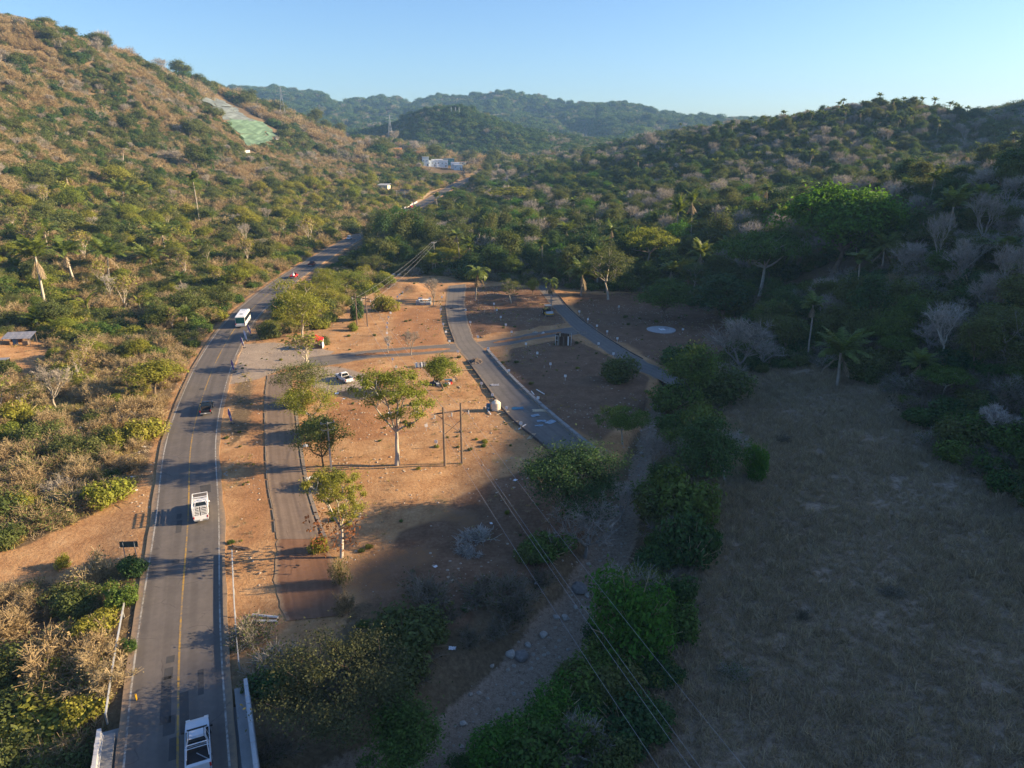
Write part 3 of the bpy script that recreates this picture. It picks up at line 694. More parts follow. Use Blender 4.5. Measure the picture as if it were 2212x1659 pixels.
def bush(name, seed, r=2.0, h=2.2, n=900, leaf=.26, green='leaf_green', twig='twig_tan', twigs=80, lobes=9):
    rng = np.random.default_rng(seed); G = Geo()
    L = np.clip(rng.normal(size=(lobes, 3)), -1.5, 1.5) * [r * .36, r * .36, h * .15]; L[:, 2] = h * .42 + L[:, 2]; lr = rng.uniform(.42, .72, lobes) * r * .78
    ci = rng.integers(0, lobes, n); d = unit(rng.normal(size=(n, 3))); spk = unit(rng.normal(size=(14, 3)) + [0, 0, .5]); near_ = np.max(d @ spk.T, 1); q = lr[ci][:, None] * rng.uniform(.62, 1.02, (n, 1)) * (1 + .55 * np.clip((near_ - .9) / .1, 0, 1) * rng.uniform(0, 1, n))[:, None]
    c = L[ci] + d * q * [1, 1, .8 * h / r if h < r * 1.6 else 1.1]; c[:, 2] = np.abs(c[:, 2] + .1)
    nn = unit(d + rng.normal(size=(n, 3)) * .6 + [0, 0, .35]); s_ = leaf * rng.uniform(.5, 1.3, n)
    G.add(*quads(c, nn, s_ * .6, s_, rng), 0)
    if twigs:
        a = rng.normal(size=(twigs, 3)) * [.15, .15, 0]; d = unit(rng.normal(size=(twigs, 3)) * [1, 1, .5] + [0, 0, .8]); b = a + d * rng.uniform(.7, 1.15, (twigs, 1)) * [r, r, h]
        G.slivers(a, b, .045, .015, 1, rng)
    return G.mesh(name, [M[green], M[twig]])

def brush(name, seed, r=2.0, h=2.2, n=420, twig='twig_tan', leafm='leaf_dry', leaves=260, leaf=.17, stems=14, w=.03):
    """leafless thicket: a dome of fine twigs with a few dead leaves"""
    rng = np.random.default_rng(seed); G = Geo()
    st = unit(rng.normal(size=(stems, 3)) * [1, 1, .35] + [0, 0, .9]) * rng.uniform(.55, .85, (stems, 1)) * [r, r, h]
    base = rng.normal(size=(stems, 3)) * [r * .22, r * .22, 0]; base[:, 2] = -.1
    G.slivers(base, base + st, w * 1.6, w, 0, rng)
    i = rng.integers(0, stems, n); t = rng.uniform(.25, 1, (n, 1)); a = base[i] + st[i] * t
    d = unit(unit(st[i]) * .8 + rng.normal(size=(n, 3)) * .65 + [0, 0, .1]); b = a + d * rng.uniform(.35, .85, (n, 1)) * r * .55
    b[:, 2] = np.maximum(b[:, 2], .05); G.slivers(a, b, w, w * .55, 0, rng)
    if leaves:
        j = rng.integers(0, n, leaves); c = a[j] + (b[j] - a[j]) * rng.uniform(.4, 1.1, (leaves, 1)) + rng.normal(size=(leaves, 3)) * .12
        nn = unit(rng.normal(size=(leaves, 3)) + [0, 0, .5]); s_ = leaf * rng.uniform(.5, 1.4, leaves); G.add(*quads(c, nn, s_ * .55, s_, rng), 1)
    return G.mesh(name, [M[twig], M[leafm]])

def bare(name, seed, h=8, trunk=2.5, crown=3.5, wood='bark_grey', twig='twig_grey', n=1100, spread=.7, up=.7, r=.2, levels=4, w=.022, leafm=None, leaves=0, kids=(4, 3, 3, 2)):
    rng = np.random.default_rng(seed); segs, tips = skeleton(rng, h, trunk, spread, levels, kids, .08, up, r, .16)
    T = np.array([t[0] for t in tips]); rr = np.hypot(T[:, 0], T[:, 1]).max(); sx = crown * .85 / rr; sz = h * .93 / T[:, 2].max(); S = np.array([sx, sx, sz]); G = Geo()
    for a, b, r0, r1, lev in segs: G.seg(a * (S if lev else [1, 1, sz]), b * (S if lev else [1, 1, sz]), max(r0, .022), max(r1, .016), 5 if lev < 2 else 3, 0)
    T = T * S; D = np.array([t[2] for t in tips]); i = rng.integers(0, len(T), n)
    a = T[i] + rng.normal(size=(n, 3)) * .1; b = a + unit(D[i] + rng.normal(size=(n, 3)) * .6 + [0, 0, .25]) * rng.uniform(.3, 1.0, (n, 1)) * crown * .3
    G.slivers(a, b, w, w * .5, 1, rng); mats = [M[wood], M[twig]]
    if leaves:
        j = rng.integers(0, n, leaves); c = b[j] + rng.normal(size=(leaves, 3)) * .15; nn = unit(rng.normal(size=(leaves, 3)) + [0, 0, .6]); s_ = .22 * rng.uniform(.6, 1.3, leaves)
        G.add(*quads(c, nn, s_ * .6, s_, rng), 2); mats.append(M[leafm])
    return G.mesh(name, mats)

def palm(name, seed, h=7, fl=4.2, n=27, wood='bark_pale', droop=.85, upright=.95, r=.2, lean=.05, skirt=2, leafw=.12, leafl=1.0, mat='leaf_palm'):
    rng = np.random.default_rng(seed); W = Geo(); G = Geo(); q = np.array([0, 0, -.4]); d = np.array([rng.normal() * lean, rng.normal() * lean, 1])
    k = 6
    for i in range(k):
        d = d + rng.normal(size=3) * [.03, .03, 0]; e = q + d / np.linalg.norm(d) * (h + .4) / k
        W.seg(q, e, r * (1.25 - .45 * i / k), r * (1.25 - .45 * (i + 1) / k), 7); q = e
    top = q
    for f in range(n + skirt):
        dead = f >= n; an = f * 2.399 + rng.normal() * .2
        el = (rng.uniform(.3, 1.45) * upright + .05) if not dead else rng.uniform(-1.3, -.7)
        L = fl * rng.uniform(.8, 1.1) * (.75 if dead else 1); m = 9; p = top + [0, 0, -.25 * dead]; hd = np.array([math.cos(an), math.sin(an), 0]); P = [p]
        for i in range(m):
            e2 = el - droop * (i / m) ** 1.5 * (1.4 if not dead else .3) * (1.15 if el < .6 else .8)
            p = p + (hd * math.cos(e2) + np.array([0, 0, math.sin(e2)])) * L / m; P.append(p)
        P = np.array(P); mi = 1 if dead else 0
        G.slivers(P[:-1], P[1:], .05, .035, mi, rng)
        side = np.array([-hd[1], hd[0], 0]); nl = 30 if not dead else 14
        for sg in (-1, 1):
            t = np.linspace(.14, .98, nl) * m; i0 = np.minimum(t.astype(int), m - 1); a = P[i0] + (P[i0 + 1] - P[i0]) * (t - i0)[:, None]; tg = unit(P[i0 + 1] - P[i0])
            ll = leafl * np.sin(np.pi * (.12 + .8 * t / m))[:, None] * rng.uniform(.8, 1.15, (nl, 1))
            b = a + unit(side * sg * .9 + tg * .55 + [0, 0, -.28 if not dead else -.6] + rng.normal(size=(nl, 3)) * .12) * ll
            bn = unit(np.cross(b - a, tg)); wv = unit(np.cross(bn, b - a)) * leafw
            V = np.stack([a - wv * .6, a + wv * .6, b + wv * .35, b - wv * .35], 1).reshape(-1, 3); G.add(V, np.arange(nl * 4).reshape(nl, 4), mi)
    return W.mesh(name + '_trunk', [M[wood]]), G.mesh(name + '_crown', [M[mat], M['frond_dead']])

def tuft(name, seed, r=.45, h=.55, n=26, mat='grass_dry', w=.022):
    rng = np.random.default_rng(seed); G = Geo(); a = rng.normal(size=(n, 3)) * [r * .4, r * .4, 0]; a[:, 2] = -.03
    b = a + unit(rng.normal(size=(n, 3)) * [.8, .8, .2] + [0, 0, 1.0]) * rng.uniform(.5, 1.1, (n, 1)) * h; G.slivers(a, b, w, w * .3, 0, rng); return G.mesh(name, [M[mat]])

# ------------------------------------------------------------------ vegetation: kinds (unit meshes shared by all copies)
K = {}
def join_mesh(name, *meshes):
    bm = bmesh.new(); mats = []
    for me in meshes:
        base = len(mats); mats += list(me.materials); n0 = len(bm.faces); bm.from_mesh(me); bm.faces.ensure_lookup_table()
        for f in bm.faces[n0:]: f.material_index += base
    out = bpy.data.meshes.new(name); bm.to_mesh(out); bm.free()
    for m in mats: out.materials.append(m)
    return out
def tree_kind(key, *a, **kw):
    K[key] = (leafy(key, *a, **kw))
for i, (s, sh, g, hh, cr, tr) in enumerate([(1, 'round', 'leaf_green', 9, 4.2, 2.6), (2, 'round', 'leaf_deep', 9, 4.6, 2.2), (3, 'tall', 'leaf_olive', 10, 3.6, 2.6), (4, 'round', 'leaf_olive', 8, 4.2, 2.2), (5, 'tall', 'leaf_deep', 11, 3.6, 3)]):
    tree_kind('round%d' % i, s, hh, tr * .7, cr, sh, 8500, .185, green=g, clump=1.2)
tree_kind('umbrella0', 11, 8, 3.2, 6.5, 'umbrella', 10000, .17, green='leaf_green', wood='bark_pale', clump=1.0, fill=.9, r=.3)
tree_kind('umbrella1', 12, 9, 3.6, 6.0, 'umbrella', 9000, .17, green='leaf_yellow', wood='bark_pale', clump=.9, fill=.6, r=.28)
tree_kind('vine0', 13, 12, 3, 3.8, 'tall', 9500, .19, green='leaf_olive', clump=1.1, fill=1.6, droop=1.6)
tree_kind('vine1', 14, 11, 3, 3.6, 'tall', 9000, .19, green='leaf_deep', clump=1.1, fill=1.5, droop=1.5)
tree_kind('sparse0', 15, 11, 3.5, 4.3, 'sparse', 11000, .105, green='leaf_yellow', wood='bark_pale', clump=.58, levels=3, r=.26)
tree_kind('sparse1', 16, 9, 3, 4.2, 'sparse', 6500, .105, green='leaf_olive', wood='bark_pale', clump=.6, levels=3, r=.18)
tree_kind('yellow0', 17, 8, 2.4, 4.3, 'round', 6500, .18, green='leaf_yellow', clump=1.0)
tree_kind('bright0', 18, 11, 3, 7, 'round', 22000, .24, green='leaf_bright', clump=1.25, fill=.9, r=.4)
tree_kind('round5', 6, 9, 2, 4.4, 'round', 8500, .185, green='leaf_bright', clump=1.2)
tree_kind('airy0', 27, 6, 1.2, 4.2, 'sparse', 7000, .095, green='leaf_yellow', wood='bark_pale', clump=.8, levels=3, r=.16)
tree_kind('airy1', 28, 6, 1.3, 4.4, 'sparse', 6500, .095, green='leaf_olive', wood='bark_brown', clump=.85, levels=3, r=.16)
tree_kind('near0', 19, 9, 1.6, 5.2, 'round', 24000, .09, green='leaf_dull', clump=.9, fill=.6, levels=3)
tree_kind('near1', 20, 8, 1.2, 4.8, 'round', 26000, .10, green='leaf_deep', clump=1.1, fill=.8)
for i, (s, g, r_, h_) in enumerate([(21, 'leaf_green', 2, 2.2), (22, 'leaf_olive', 2, 2.4), (23, 'leaf_yellow', 2, 2.0), (24, 'leaf_deep', 2, 2.2), (25, 'leaf_olive', 2, 1.8), (26, 'leaf_bright', 2.2, 2.4)]):
    K['bush%d' % i] = bush('bush%d' % i, s, r_, h_, 3800 if i < 5 else 8000, .14 if i < 5 else .10, g, lobes=13)
for i, (s, t, lf, h_) in enumerate([(31, 'twig_tan', 'leaf_dry', 2.5), (32, 'twig_tan', 'leaf_dry', 3.2), (33, 'twig_grey', 'leaf_dry', 2.8), (34, 'twig_tan', 'leaf_olive', 2.3), (35, 'twig_grey', 'leaf_olive', 2.6)]):
    K['brush%d' % i] = brush('brush%d' % i, s, 2, h_, 1700, t, lf, 1100 if i != 2 else 350, .10, 26, .0135)
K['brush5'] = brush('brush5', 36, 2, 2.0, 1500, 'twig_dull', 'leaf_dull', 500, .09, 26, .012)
K['bare0'] = bare('bare0', 41); K['bare1'] = bare('bare1', 42, 9, 3, 3.6, 'bark_pale', spread=.55, up=.9); K['bare2'] = bare('bare2', 43, 7, 1.5, 4.2, 'bark_grey', n=1600, spread=.9, up=.5)
K['bare4'] = bare('bare4', 45, 5, .8, 3.2, 'bark_pale', 'twig_tan', 2200, spread=.6, up=.9, w=.026, kids=(6, 3, 3, 2), r=.1)
K['bare5'] = bare('bare5', 46, 6, 1.0, 3.0, 'bark_grey', 'twig_grey', 2200, spread=.5, up=1.0, w=.026, kids=(6, 3, 3, 2), r=.1)
K['bare3'] = bare('bare3', 44, 8, 2.2, 3.4, 'bark_pale', 'twig_tan', 700, leafm='leaf_yellow', leaves=420)
for i, kw in enumerate([dict(seed=51, h=6.5, fl=4.4), dict(seed=52, h=4.5, fl=4.6, upright=.85), dict(seed=53, h=9, fl=4.0, skirt=5), dict(seed=54, h=2.2, fl=4.6, upright=.95), dict(seed=55, h=12, fl=3.6, droop=1.1, r=.17, n=20)]):
    K['palm%d' % i] = palm('palm%d' % i, **kw)
K['coco0'] = palm('coco0', 56, 6.5, 4.2, 24, 'bark_grey', droop=1.7, upright=.6, r=.16, leafl=.85, skirt=5)
K['coco1'] = palm('coco1', 57, 7, 4.0, 12, 'bark_grey', droop=1.8, upright=.6, r=.17, leafl=.8, skirt=14)
K['tuft0'] = tuft('tuft0', 61); K['tuft1'] = tuft('tuft1', 62, .6, .7, 34); K['tuft2'] = tuft('tuft2', 63, .5, .6, 26, 'grass_gold', .026); K['tuft3'] = tuft('tuft3', 64, .7, .8, 34, 'grass_gold', .026)
_rng = np.random.default_rng(70)
def banana(seed):
    rng = np.random.default_rng(seed); G = Geo(); W = Geo(); W.seg((0, 0, -.2), (.1, 0, 1.8), .16, .1, 6)
    for i in range(9):
        an = i * 2.4; el = rng.uniform(.5, 1.3); L = rng.uniform(1.5, 2.2); p = np.array([.1, 0, 1.7]); hd = np.array([math.cos(an), math.sin(an), 0]); sd = np.array([-hd[1], hd[0], 0]); pr = None
        for j in range(6):
            wv = .17 * math.sin(math.pi * (.12 + .8 * j / 5)); cur = np.array([p - sd * wv + [0, 0, .06], p, p + sd * wv + [0, 0, .06]])
            if pr is not None: G.add(np.concatenate([pr, cur]), np.array([[0, 1, 4, 3], [1, 2, 5, 4]]))
            pr = cur; e2 = el - 1.5 * (j / 5) ** 1.6; p = p + (hd * math.cos(e2) + np.array([0, 0, math.sin(e2)])) * L / 5
    return W.mesh('banana_stem', [M['leaf_olive']]), G.mesh('banana_leaves', [M['leaf_yellow']])
K['banana0'] = banana(3)
M['pebble'] = plain('scattered_stones', (.38, .32, .25), .95, 0, .35, 2)
for i in range(2):
    bm = bmesh.new(); bmesh.ops.create_icosphere(bm, subdivisions=1, radius=1)
    for v in bm.verts: v.co *= random.uniform(.7, 1.25); v.co.z *= .6
    me_ = bpy.data.meshes.new('pebble'); bm.to_mesh(me_); bm.free(); me_.materials.append(M['pebble']); K['pebble%d' % i] = me_
SIZE = {k: None for k in K}
def ksize(key):
    """height and crown radius of a unit kind"""
    if SIZE[key] is None:
        ms = K[key] if isinstance(K[key], tuple) else (K[key],)
        V = np.concatenate([np.array([v.co[:] for v in m.vertices]) for m in ms]); SIZE[key] = (np.percentile(V[:, 2], 99.5), np.percentile(np.hypot(V[:, 0], V[:, 1]), 97))
    return SIZE[key]

NAMES = {'airy': ('open_crowned_tree', 'tree'), 'near': ('tree', 'tree'), 'round': ('tree', 'tree'), 'umbrella': ('spreading_tree', 'tree'), 'vine': ('vine_draped_tree', 'tree'), 'sparse': ('open_crowned_tree', 'tree'), 'yellow': ('tree', 'tree'), 'bright': ('tree', 'tree'),
         'bush': ('bush', 'bush'), 'brush': ('dry_thicket', 'bush'), 'bare': ('bare_tree', 'bare tree'), 'palm': ('palm_tree', 'palm'), 'coco': ('palm_tree', 'palm'), 'banana': ('banana_plant', 'banana plant')}
def plant(key, pos, s=1.0, sz=None, rz=None, label=None, group=None, tilt=None):
    """one individual plant: a single mesh, or an Empty with trunk and crown"""
    nm, cat = NAMES[key.rstrip('0123456789')]; rz = random.uniform(0, 6.28) if rz is None else rz; sz = s if sz is None else sz
    me = K[key]
    if isinstance(me, tuple):
        o = empty(nm, pos, rz)
        link('trunk', me[0], o); link('crown', me[1], o)
    else:
        o = link(nm, me); o.location = pos; o.rotation_euler = (0, 0, rz)
    o.scale = (s, s, sz)
    if tilt: o.rotation_euler = (tilt[0], tilt[1], rz)
    return tag(o, label, cat, group)
TAKEN = []
def tree_px(key, bx, by, hpx, wpx, label, group=None, sink=0.0, rz=None, tilt=None, hscale=1.0):
    """a plant standing at a place of the photograph, with its height and crown width measured there"""
    p = at(bx, by); H, Rr = ksize(key); low = key.startswith(('bush', 'brush')); dep = math.atan2(CAM_H - p.z, max(p.y, 1)); w_ = size_at(p, wpx)
    if low:
        wpx, hpx = wpx * 1.04, hpx * 1.04
        p = at(bx, by - wpx * .32 * math.sin(max(dep, 0))); w_ = size_at(p, wpx)
    # seen from above, part of the picture height is the crown's width
    hh = max((size_at(p, hpx) - w_ * (.62 if low else .40) * math.sin(max(dep, 0))) / max(math.cos(dep), .5), w_ * .35)
    s = w_ / (2 * Rr) * (1.1 if key.startswith('palm') else 1.0); sz = hh / H * hscale
    TAKEN.append((p.x, p.y, size_at(p, wpx) * .42))
    return plant(key, p - Vector((0, 0, sink)), s, sz, rz, label, group, tilt)

# ------------------------------------------------------------------ vegetation: masses as point instances
def scatter_stuff(name, pts, yaw, scl, idx, keys):
    """one object of many plants (geometry nodes) from named unit meshes"""
    me = bpy.data.meshes.new(name); me.vertices.add(len(pts)); me.vertices.foreach_set('co', np.asarray(pts, np.float32).ravel())
    for nm, ty, arr in (('yaw', 'FLOAT', yaw), ('kind_index', 'INT', idx)):
        a = me.attributes.new(nm, ty, 'POINT'); a.data.foreach_set('value', np.asarray(arr, np.int32 if ty == 'INT' else np.float32))
    a = me.attributes.new('size', 'FLOAT_VECTOR', 'POINT'); a.data.foreach_set('vector', np.asarray(scl, np.float32).ravel())
    o = link(name, me); g = bpy.data.node_groups.new(name + '_nodes', 'GeometryNodeTree')
    g.interface.new_socket('Geometry', in_out='INPUT', socket_type='NodeSocketGeometry'); g.interface.new_socket('Geometry', in_out='OUTPUT', socket_type='NodeSocketGeometry')
    N = g.nodes; L = g.links; gi = N.new('NodeGroupInput'); go = N.new('NodeGroupOutput'); ip = N.new('GeometryNodeInstanceOnPoints'); jn = N.new('GeometryNodeJoinGeometry')
    ip.inputs['Pick Instance'].default_value = True
    for key in reversed(keys):                                    # Join Geometry lists the last link first
        po = bpy.data.objects.get('unit_' + key)
        if po is None:
            src = K[key]; po = bpy.data.objects.new('unit_' + key, join_mesh('unit_' + key, *src) if isinstance(src, tuple) else src)
        oi = N.new('GeometryNodeObjectInfo'); oi.inputs['Object'].default_value = po; oi.inputs['As Instance'].default_value = False
        gt = N.new('GeometryNodeGeometryToInstance'); L.new(oi.outputs['Geometry'], gt.inputs[0]); L.new(gt.outputs[0], jn.inputs[0])
    def attr(nm, ty):
        x = N.new('GeometryNodeInputNamedAttribute'); x.data_type = ty; x.inputs[0].default_value = nm; return x.outputs[0]
    cx = N.new('ShaderNodeCombineXYZ'); L.new(attr('yaw', 'FLOAT'), cx.inputs[2]); er = N.new('FunctionNodeEulerToRotation'); L.new(cx.outputs[0], er.inputs[0])
    L.new(gi.outputs[0], ip.inputs['Points']); L.new(jn.outputs[0], ip.inputs['Instance']); L.new(attr('kind_index', 'INT'), ip.inputs['Instance Index']); L.new(er.outputs[0], ip.inputs['Rotation']); L.new(attr('size', 'FLOAT_VECTOR'), ip.inputs['Scale'])
    L.new(ip.outputs[0], go.inputs[0])
    md = o.modifiers.new('plants', 'NODES'); md.node_group = g
    return tag(o, kind='stuff')
# ------------------------------------------------------------------ plants the photograph lets one point to
T_ = [
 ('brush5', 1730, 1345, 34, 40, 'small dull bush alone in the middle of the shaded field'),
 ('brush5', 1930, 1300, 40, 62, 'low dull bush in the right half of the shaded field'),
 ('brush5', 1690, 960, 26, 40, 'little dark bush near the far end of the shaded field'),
 ('brush4', 1585, 1480, 50, 70, 'grey thicket at the lower left edge of the shaded field'),
 ('bush2', 648, 885, 48, 62, 'low yellow-green bush under the airy trees at the upper concrete lane'),
 ('bush1', 690, 955, 60, 84, 'olive bush filling the gap between two airy trees beside the concrete lane'),
 ('bush1', 712, 1062, 48, 58, 'olive bush between the single utility pole and the concrete lane'),
 ('brush3', 738, 1275, 70, 50, 'dry bush hanging over the edge of the red dirt lane'),
 ('brush1', 748, 1335, 60, 56, 'tan thicket at the lower right corner of the red dirt lane'),
 ('bush2', 625, 690, 60, 85, 'yellow-green bush on the bank right behind the white bus'),
 ('airy0', 700, 668, 62, 95, 'light green open tree in the middle of the highway bank'),
 ('airy0', 752, 625, 50, 100, 'light yellow-green tree at the upper end of the highway bank'),
 ('airy1', 805, 590, 45, 70, 'brownish open tree on the mound behind the far plot'),  # kind, foot x, foot y, height, crown width (photograph pixels), label
 ('sparse0', 857, 1005, 225, 165, 'tall open-crowned yellow-green tree with pale trunk beside the near twin-pole frame'),
 ('sparse0', 737, 1205, 200, 130, 'leaning pale-trunked tree with rusty hanging vines at the end of the concrete lane'),
 ('airy1', 700, 1010, 130, 130, 'brownish olive tree leaning over the concrete lane next to the single utility pole'),
 ('airy0', 672, 915, 105, 130, 'yellow-green tree beside the concrete lane, second in the row from the apron'),
 ('airy1', 655, 862, 100, 130, 'thin-leaved tan tree at the head of the concrete lane near the parked white pickup'),
 ('bare3', 660, 800, 85, 95, 'almost bare tan tree between the gravel apron and the red canopy'),
 ('airy0', 652, 730, 135, 135, 'grey-green open tree on the dirt bank above the gravel apron'),
 ('yellow0', 958, 842, 82, 84, 'round light green tree shading the heap of tools and buckets'),
 ('bush2', 830, 676, 40, 54, 'dense round yellow-green bush beside the far twin-pole frame'),
 ('bush3', 770, 694, 46, 34, 'small dark green bush directly behind the left far utility pole'),
 ('bush2', 762, 716, 20, 24, 'low green bush at the foot of the far twin-pole frame'),
 ('bush1', 700, 748, 22, 26, 'small olive bush behind the red canopy'),
 ('bare0', 888, 768, 58, 46, 'small leafless tree on the strip between the two tracks of the cross street'),
 ('bare1', 840, 765, 42, 22, 'short bare stump-like tree at the left end of the cross street strip'),
 ('bare0', 936, 660, 62, 40, 'slim bare tree standing behind the pallets of blocks'),
 ('near1', 1232, 1120, 185, 225, 'big rounded dark green tree at the foot of the lower gravel street'),
 ('bare2', 1262, 1205, 150, 170, 'grey tangled bare tree in front of the big dark round tree'),
 ('bush5', 1364, 1430, 190, 205, 'large bright green bush in the middle of the dry stream bank'),
 ('bush0', 1290, 1505, 95, 130, 'green bush just below the large bright bush by the stream'),
 ('bush5', 1205, 1600, 120, 165, 'bright green bush at the lower right bend of the dry stream'),
 ('bush5', 1110, 1690, 140, 185, 'bright green bush cut by the bottom edge beside the stream'),
 ('bush0', 1000, 1700, 60, 90, 'small green bush at the bottom edge left of the bright bushes'),
 ('umbrella0', 1345, 965, 95, 118, 'flat-topped dark green tree on the slope right of the lower gravel street'),
 ('bush1', 1335, 830, 62, 78, 'olive bush beside the eastern gravel street opposite the plank enclosure'),
 ('bush3', 1470, 800, 62, 95, 'dark bush at the end of the eastern gravel street'),
 ('bare2', 1592, 812, 140, 150, 'pale grey bare tree standing at the edge of the shaded field'),
 ('bare2', 1412, 1020, 85, 62, 'grey bare tree among the dark bushes beside the dry stream'),
 ('bare0', 1340, 1130, 95, 70, 'pale bare tree right of the big dark round tree'),
 ('bare1', 1565, 1040, 120, 80, 'tall grey bare stems rising from the green bushes by the field'),
 ('round1', 1530, 1060, 170, 150, 'broad deep green tree at the left edge of the shaded field'),
 ('bush5', 1630, 1040, 85, 60, 'bright green bush sticking out into the shaded field'),
 ('bush0', 1515, 960, 90, 90, 'green bush behind the broad tree at the field edge'),
 ('bush1', 1545, 880, 90, 130, 'grey-olive bush on the upper bank between stream and field'),
 ('bush0', 1480, 1150, 130, 150, 'green bush below the broad tree at the field edge'),
 ('bush3', 1490, 1240, 130, 120, 'dark green bush above the large bright bush'),
 ('bush0', 1410, 1120, 90, 110, 'green bush left of the broad tree by the stream'),
 ('bush3', 1465, 1320, 80, 70, 'dark conical bush right behind the large bright bush'),
 ('bright0', 1800, 590, 190, 225, 'huge bright green tree catching the sun on the right slope'),
 ('umbrella0', 1640, 640, 150, 190, 'wide dark spreading tree with pale limbs below the huge bright tree'),
 ('umbrella1', 1395, 595, 108, 125, 'flat-topped light green tree with pale limbs above the dark wood'),
 ('sparse1', 1314, 648, 120, 125, 'white-trunked tree with thin crown at the forest edge behind the plots'),
 ('round0', 1430, 690, 95, 110, 'green tree with pale leaning trunks at the forest edge'),
 ('round4', 1560, 700, 115, 130, 'dark green tree at the forest corner near the gravel circle'),
 ('coco0', 1027, 650, 78, 60, 'drooping palm beside the upper gravel street at the forest edge'),
 ('coco1', 1191, 668, 70, 44, 'half-dead drooping palm behind the road roller'),
 ('sparse1', 1105, 655, 56, 52, 'small pale-blossomed tree on the far brown plot'),
 ('yellow0', 1152, 640, 40, 34, 'small yellow-green tree left of the half-dead palm'),
 ('bush3', 1010, 606, 40, 85, 'dark bushy hedge at the top end of the upper gravel street'),
 ('palm1', 1808, 835, 135, 112, 'shaggy palm with a skirt of dead fronds at the top of the shaded field'),
 ('palm4', 432, 492, 122, 36, 'tall slender palm standing alone on the left hillside'),
 ('round2', 425, 372, 58, 46, 'dark round tree above the tall slender palm'),
 ('round4', 458, 372, 50, 40, 'dark upright tree right of the dark round tree on the left slope'),
 ('palm0', 98, 662, 165, 90, 'tall full palm with pale trunk at the left edge of the hillside'),
 ('palm0', 160, 612, 105, 76, 'palm right of the tall full palm on the left slope'),
 ('palm1', 235, 600, 88, 78, 'palm with arching fronds, third from the left edge in the palm row'),
 ('palm3', 328, 580, 60, 72, 'low palm at the right end of the lower palm row'),
 ('palm1', 356, 545, 66, 66, 'palm with upright fronds above the right end of the palm row'),
 ('palm2', 304, 472, 72, 60, 'palm standing highest right in the palm cluster on the left slope'),
 ('palm0', 268, 470, 85, 62, 'palm at the top of the palm cluster on the left slope'),
 ('palm3', 262, 482, 50, 66, 'short broad palm in front of the palm cluster on the left slope'),
 ('palm1', 104, 540, 70, 66, 'palm behind the tall full palm at the left edge'),
 ('palm3', 210, 475, 40, 48, 'small palm left of the palm cluster on the left slope'),
 ('palm1', 150, 420, 62, 52, 'lone palm in the brown thickets high on the left slope'),
 ('palm2', 268, 360, 52, 30, 'slim palm with few fronds in the brown thickets of the left slope'),
 ('palm3', 85, 715, 62, 60, 'young palm with upright fronds below the tall full palm'),
 ('palm3', 40, 590, 40, 40, 'small palm at the left edge under the palm row'),
 ('banana0', 196, 690, 60, 70, 'bright banana plant near the tin-roofed shack'),
 ('banana0', 305, 676, 40, 46, 'banana plant on the dry slope left of the bus'),
 ('bare1', 122, 885, 100, 90, 'white-trunked forked bare tree on the bare ground below the shack'),
 ('bare3', 172, 820, 70, 50, 'white-stemmed tree with thin yellow leaves right of the forked bare tree'),
 ('bare3', 45, 880, 60, 70, 'short crooked tree on the red ground at the left edge'),
 ('bare1', 400, 650, 40, 30, 'thin bare sapling on the golden grass beside the highway'),
 ('yellow0', 335, 855, 90, 130, 'yellow-green spreading tree at the highway edge left of the black pickup'),
 ('bush2', 690, 1200, 40, 40, 'green vine clump at the foot of the leaning pale tree'),
 ('bush3', 292, 1252, 56, 62, 'dark green bush beside the road sign on the highway edge'),
 ('bush0', 264, 1322, 62, 74, 'green bush growing over the left guardrail'),
 ('bush0', 282, 1418, 34, 32, 'small round green bush on the left guardrail near the bridge'),
 ('bush2', 137, 1230, 34, 30, 'lone small green bush on the dirt side road'),
 ('bush2', 110, 1640, 120, 190, 'yellow-green bush on the bank in the lower left corner'),
 ('bush1', 30, 1590, 100, 130, 'olive bush at the left edge of the lower bank'),
 ('bush2', 110, 1520, 90, 110, 'yellow-green bush in the dry thickets of the lower left bank'),
 ('bush1', 20, 1700, 110, 130, 'olive bush in the very lower left corner'),
 ('bush2', 190, 1580, 80, 100, 'bush with small yellow leaves left of the bridge parapet'),
 ('sparse1', 1850, 560, 95, 40, 'thin grey-stemmed tree right behind the huge bright tree'),
 ('bare1', 2020, 590, 130, 62, 'white bare tree with twisted limbs on the shaded right slope'),
 ('palm0', 2042, 540, 140, 72, 'tall sunlit palm on the right slope above the white bare tree'),
 ('palm1', 2110, 470, 75, 70, 'sunlit palm at the upper right edge of the near slope'),
 ('palm0', 1460, 535, 112, 44, 'tall sunlit palm left of the flat-topped light tree'),
 ('palm2', 1492, 520, 110, 40, 'tall palm close behind the sunlit palm in the valley wood'),
 ('palm1', 1690, 520, 78, 60, 'palm with shining fronds left of the huge bright tree'),
 ('palm0', 1510, 610, 95, 55, 'dark palm in the wood below the sunlit tall palm'),
 ('palm1', 1255, 640, 85, 66, 'palm with shining fronds at the forest edge behind the plots'),
 ('palm0', 1290, 620, 95, 60, 'palm standing deep in the wood behind the plots'),
 ('palm1', 1905, 585, 85, 70, 'dark palm right of the huge bright tree'),
 ('palm0', 2160, 590, 85, 80, 'dark palm near the right edge of the shaded slope'),
 ('palm0', 1745, 262, 32, 20, 'lone palm breaking the skyline of the right ridge'),
 ('palm1', 1778, 262, 22, 22, 'second palm on the right ridge beside the lone palm'),
 ('palm0', 1220, 545, 70, 50, 'palm in the valley wood left of the bright yellow bushes'),
 ('vine0', 870, 560, 105, 60, 'vine-covered tall tree at the left end of the valley wood'),
 ('vine1', 905, 555, 100, 56, 'dark vine-covered tree, second from the highway in the valley wood'),
 ('vine0', 935, 560, 85, 50, 'olive vine-covered tree beside the pole in the valley wood'),
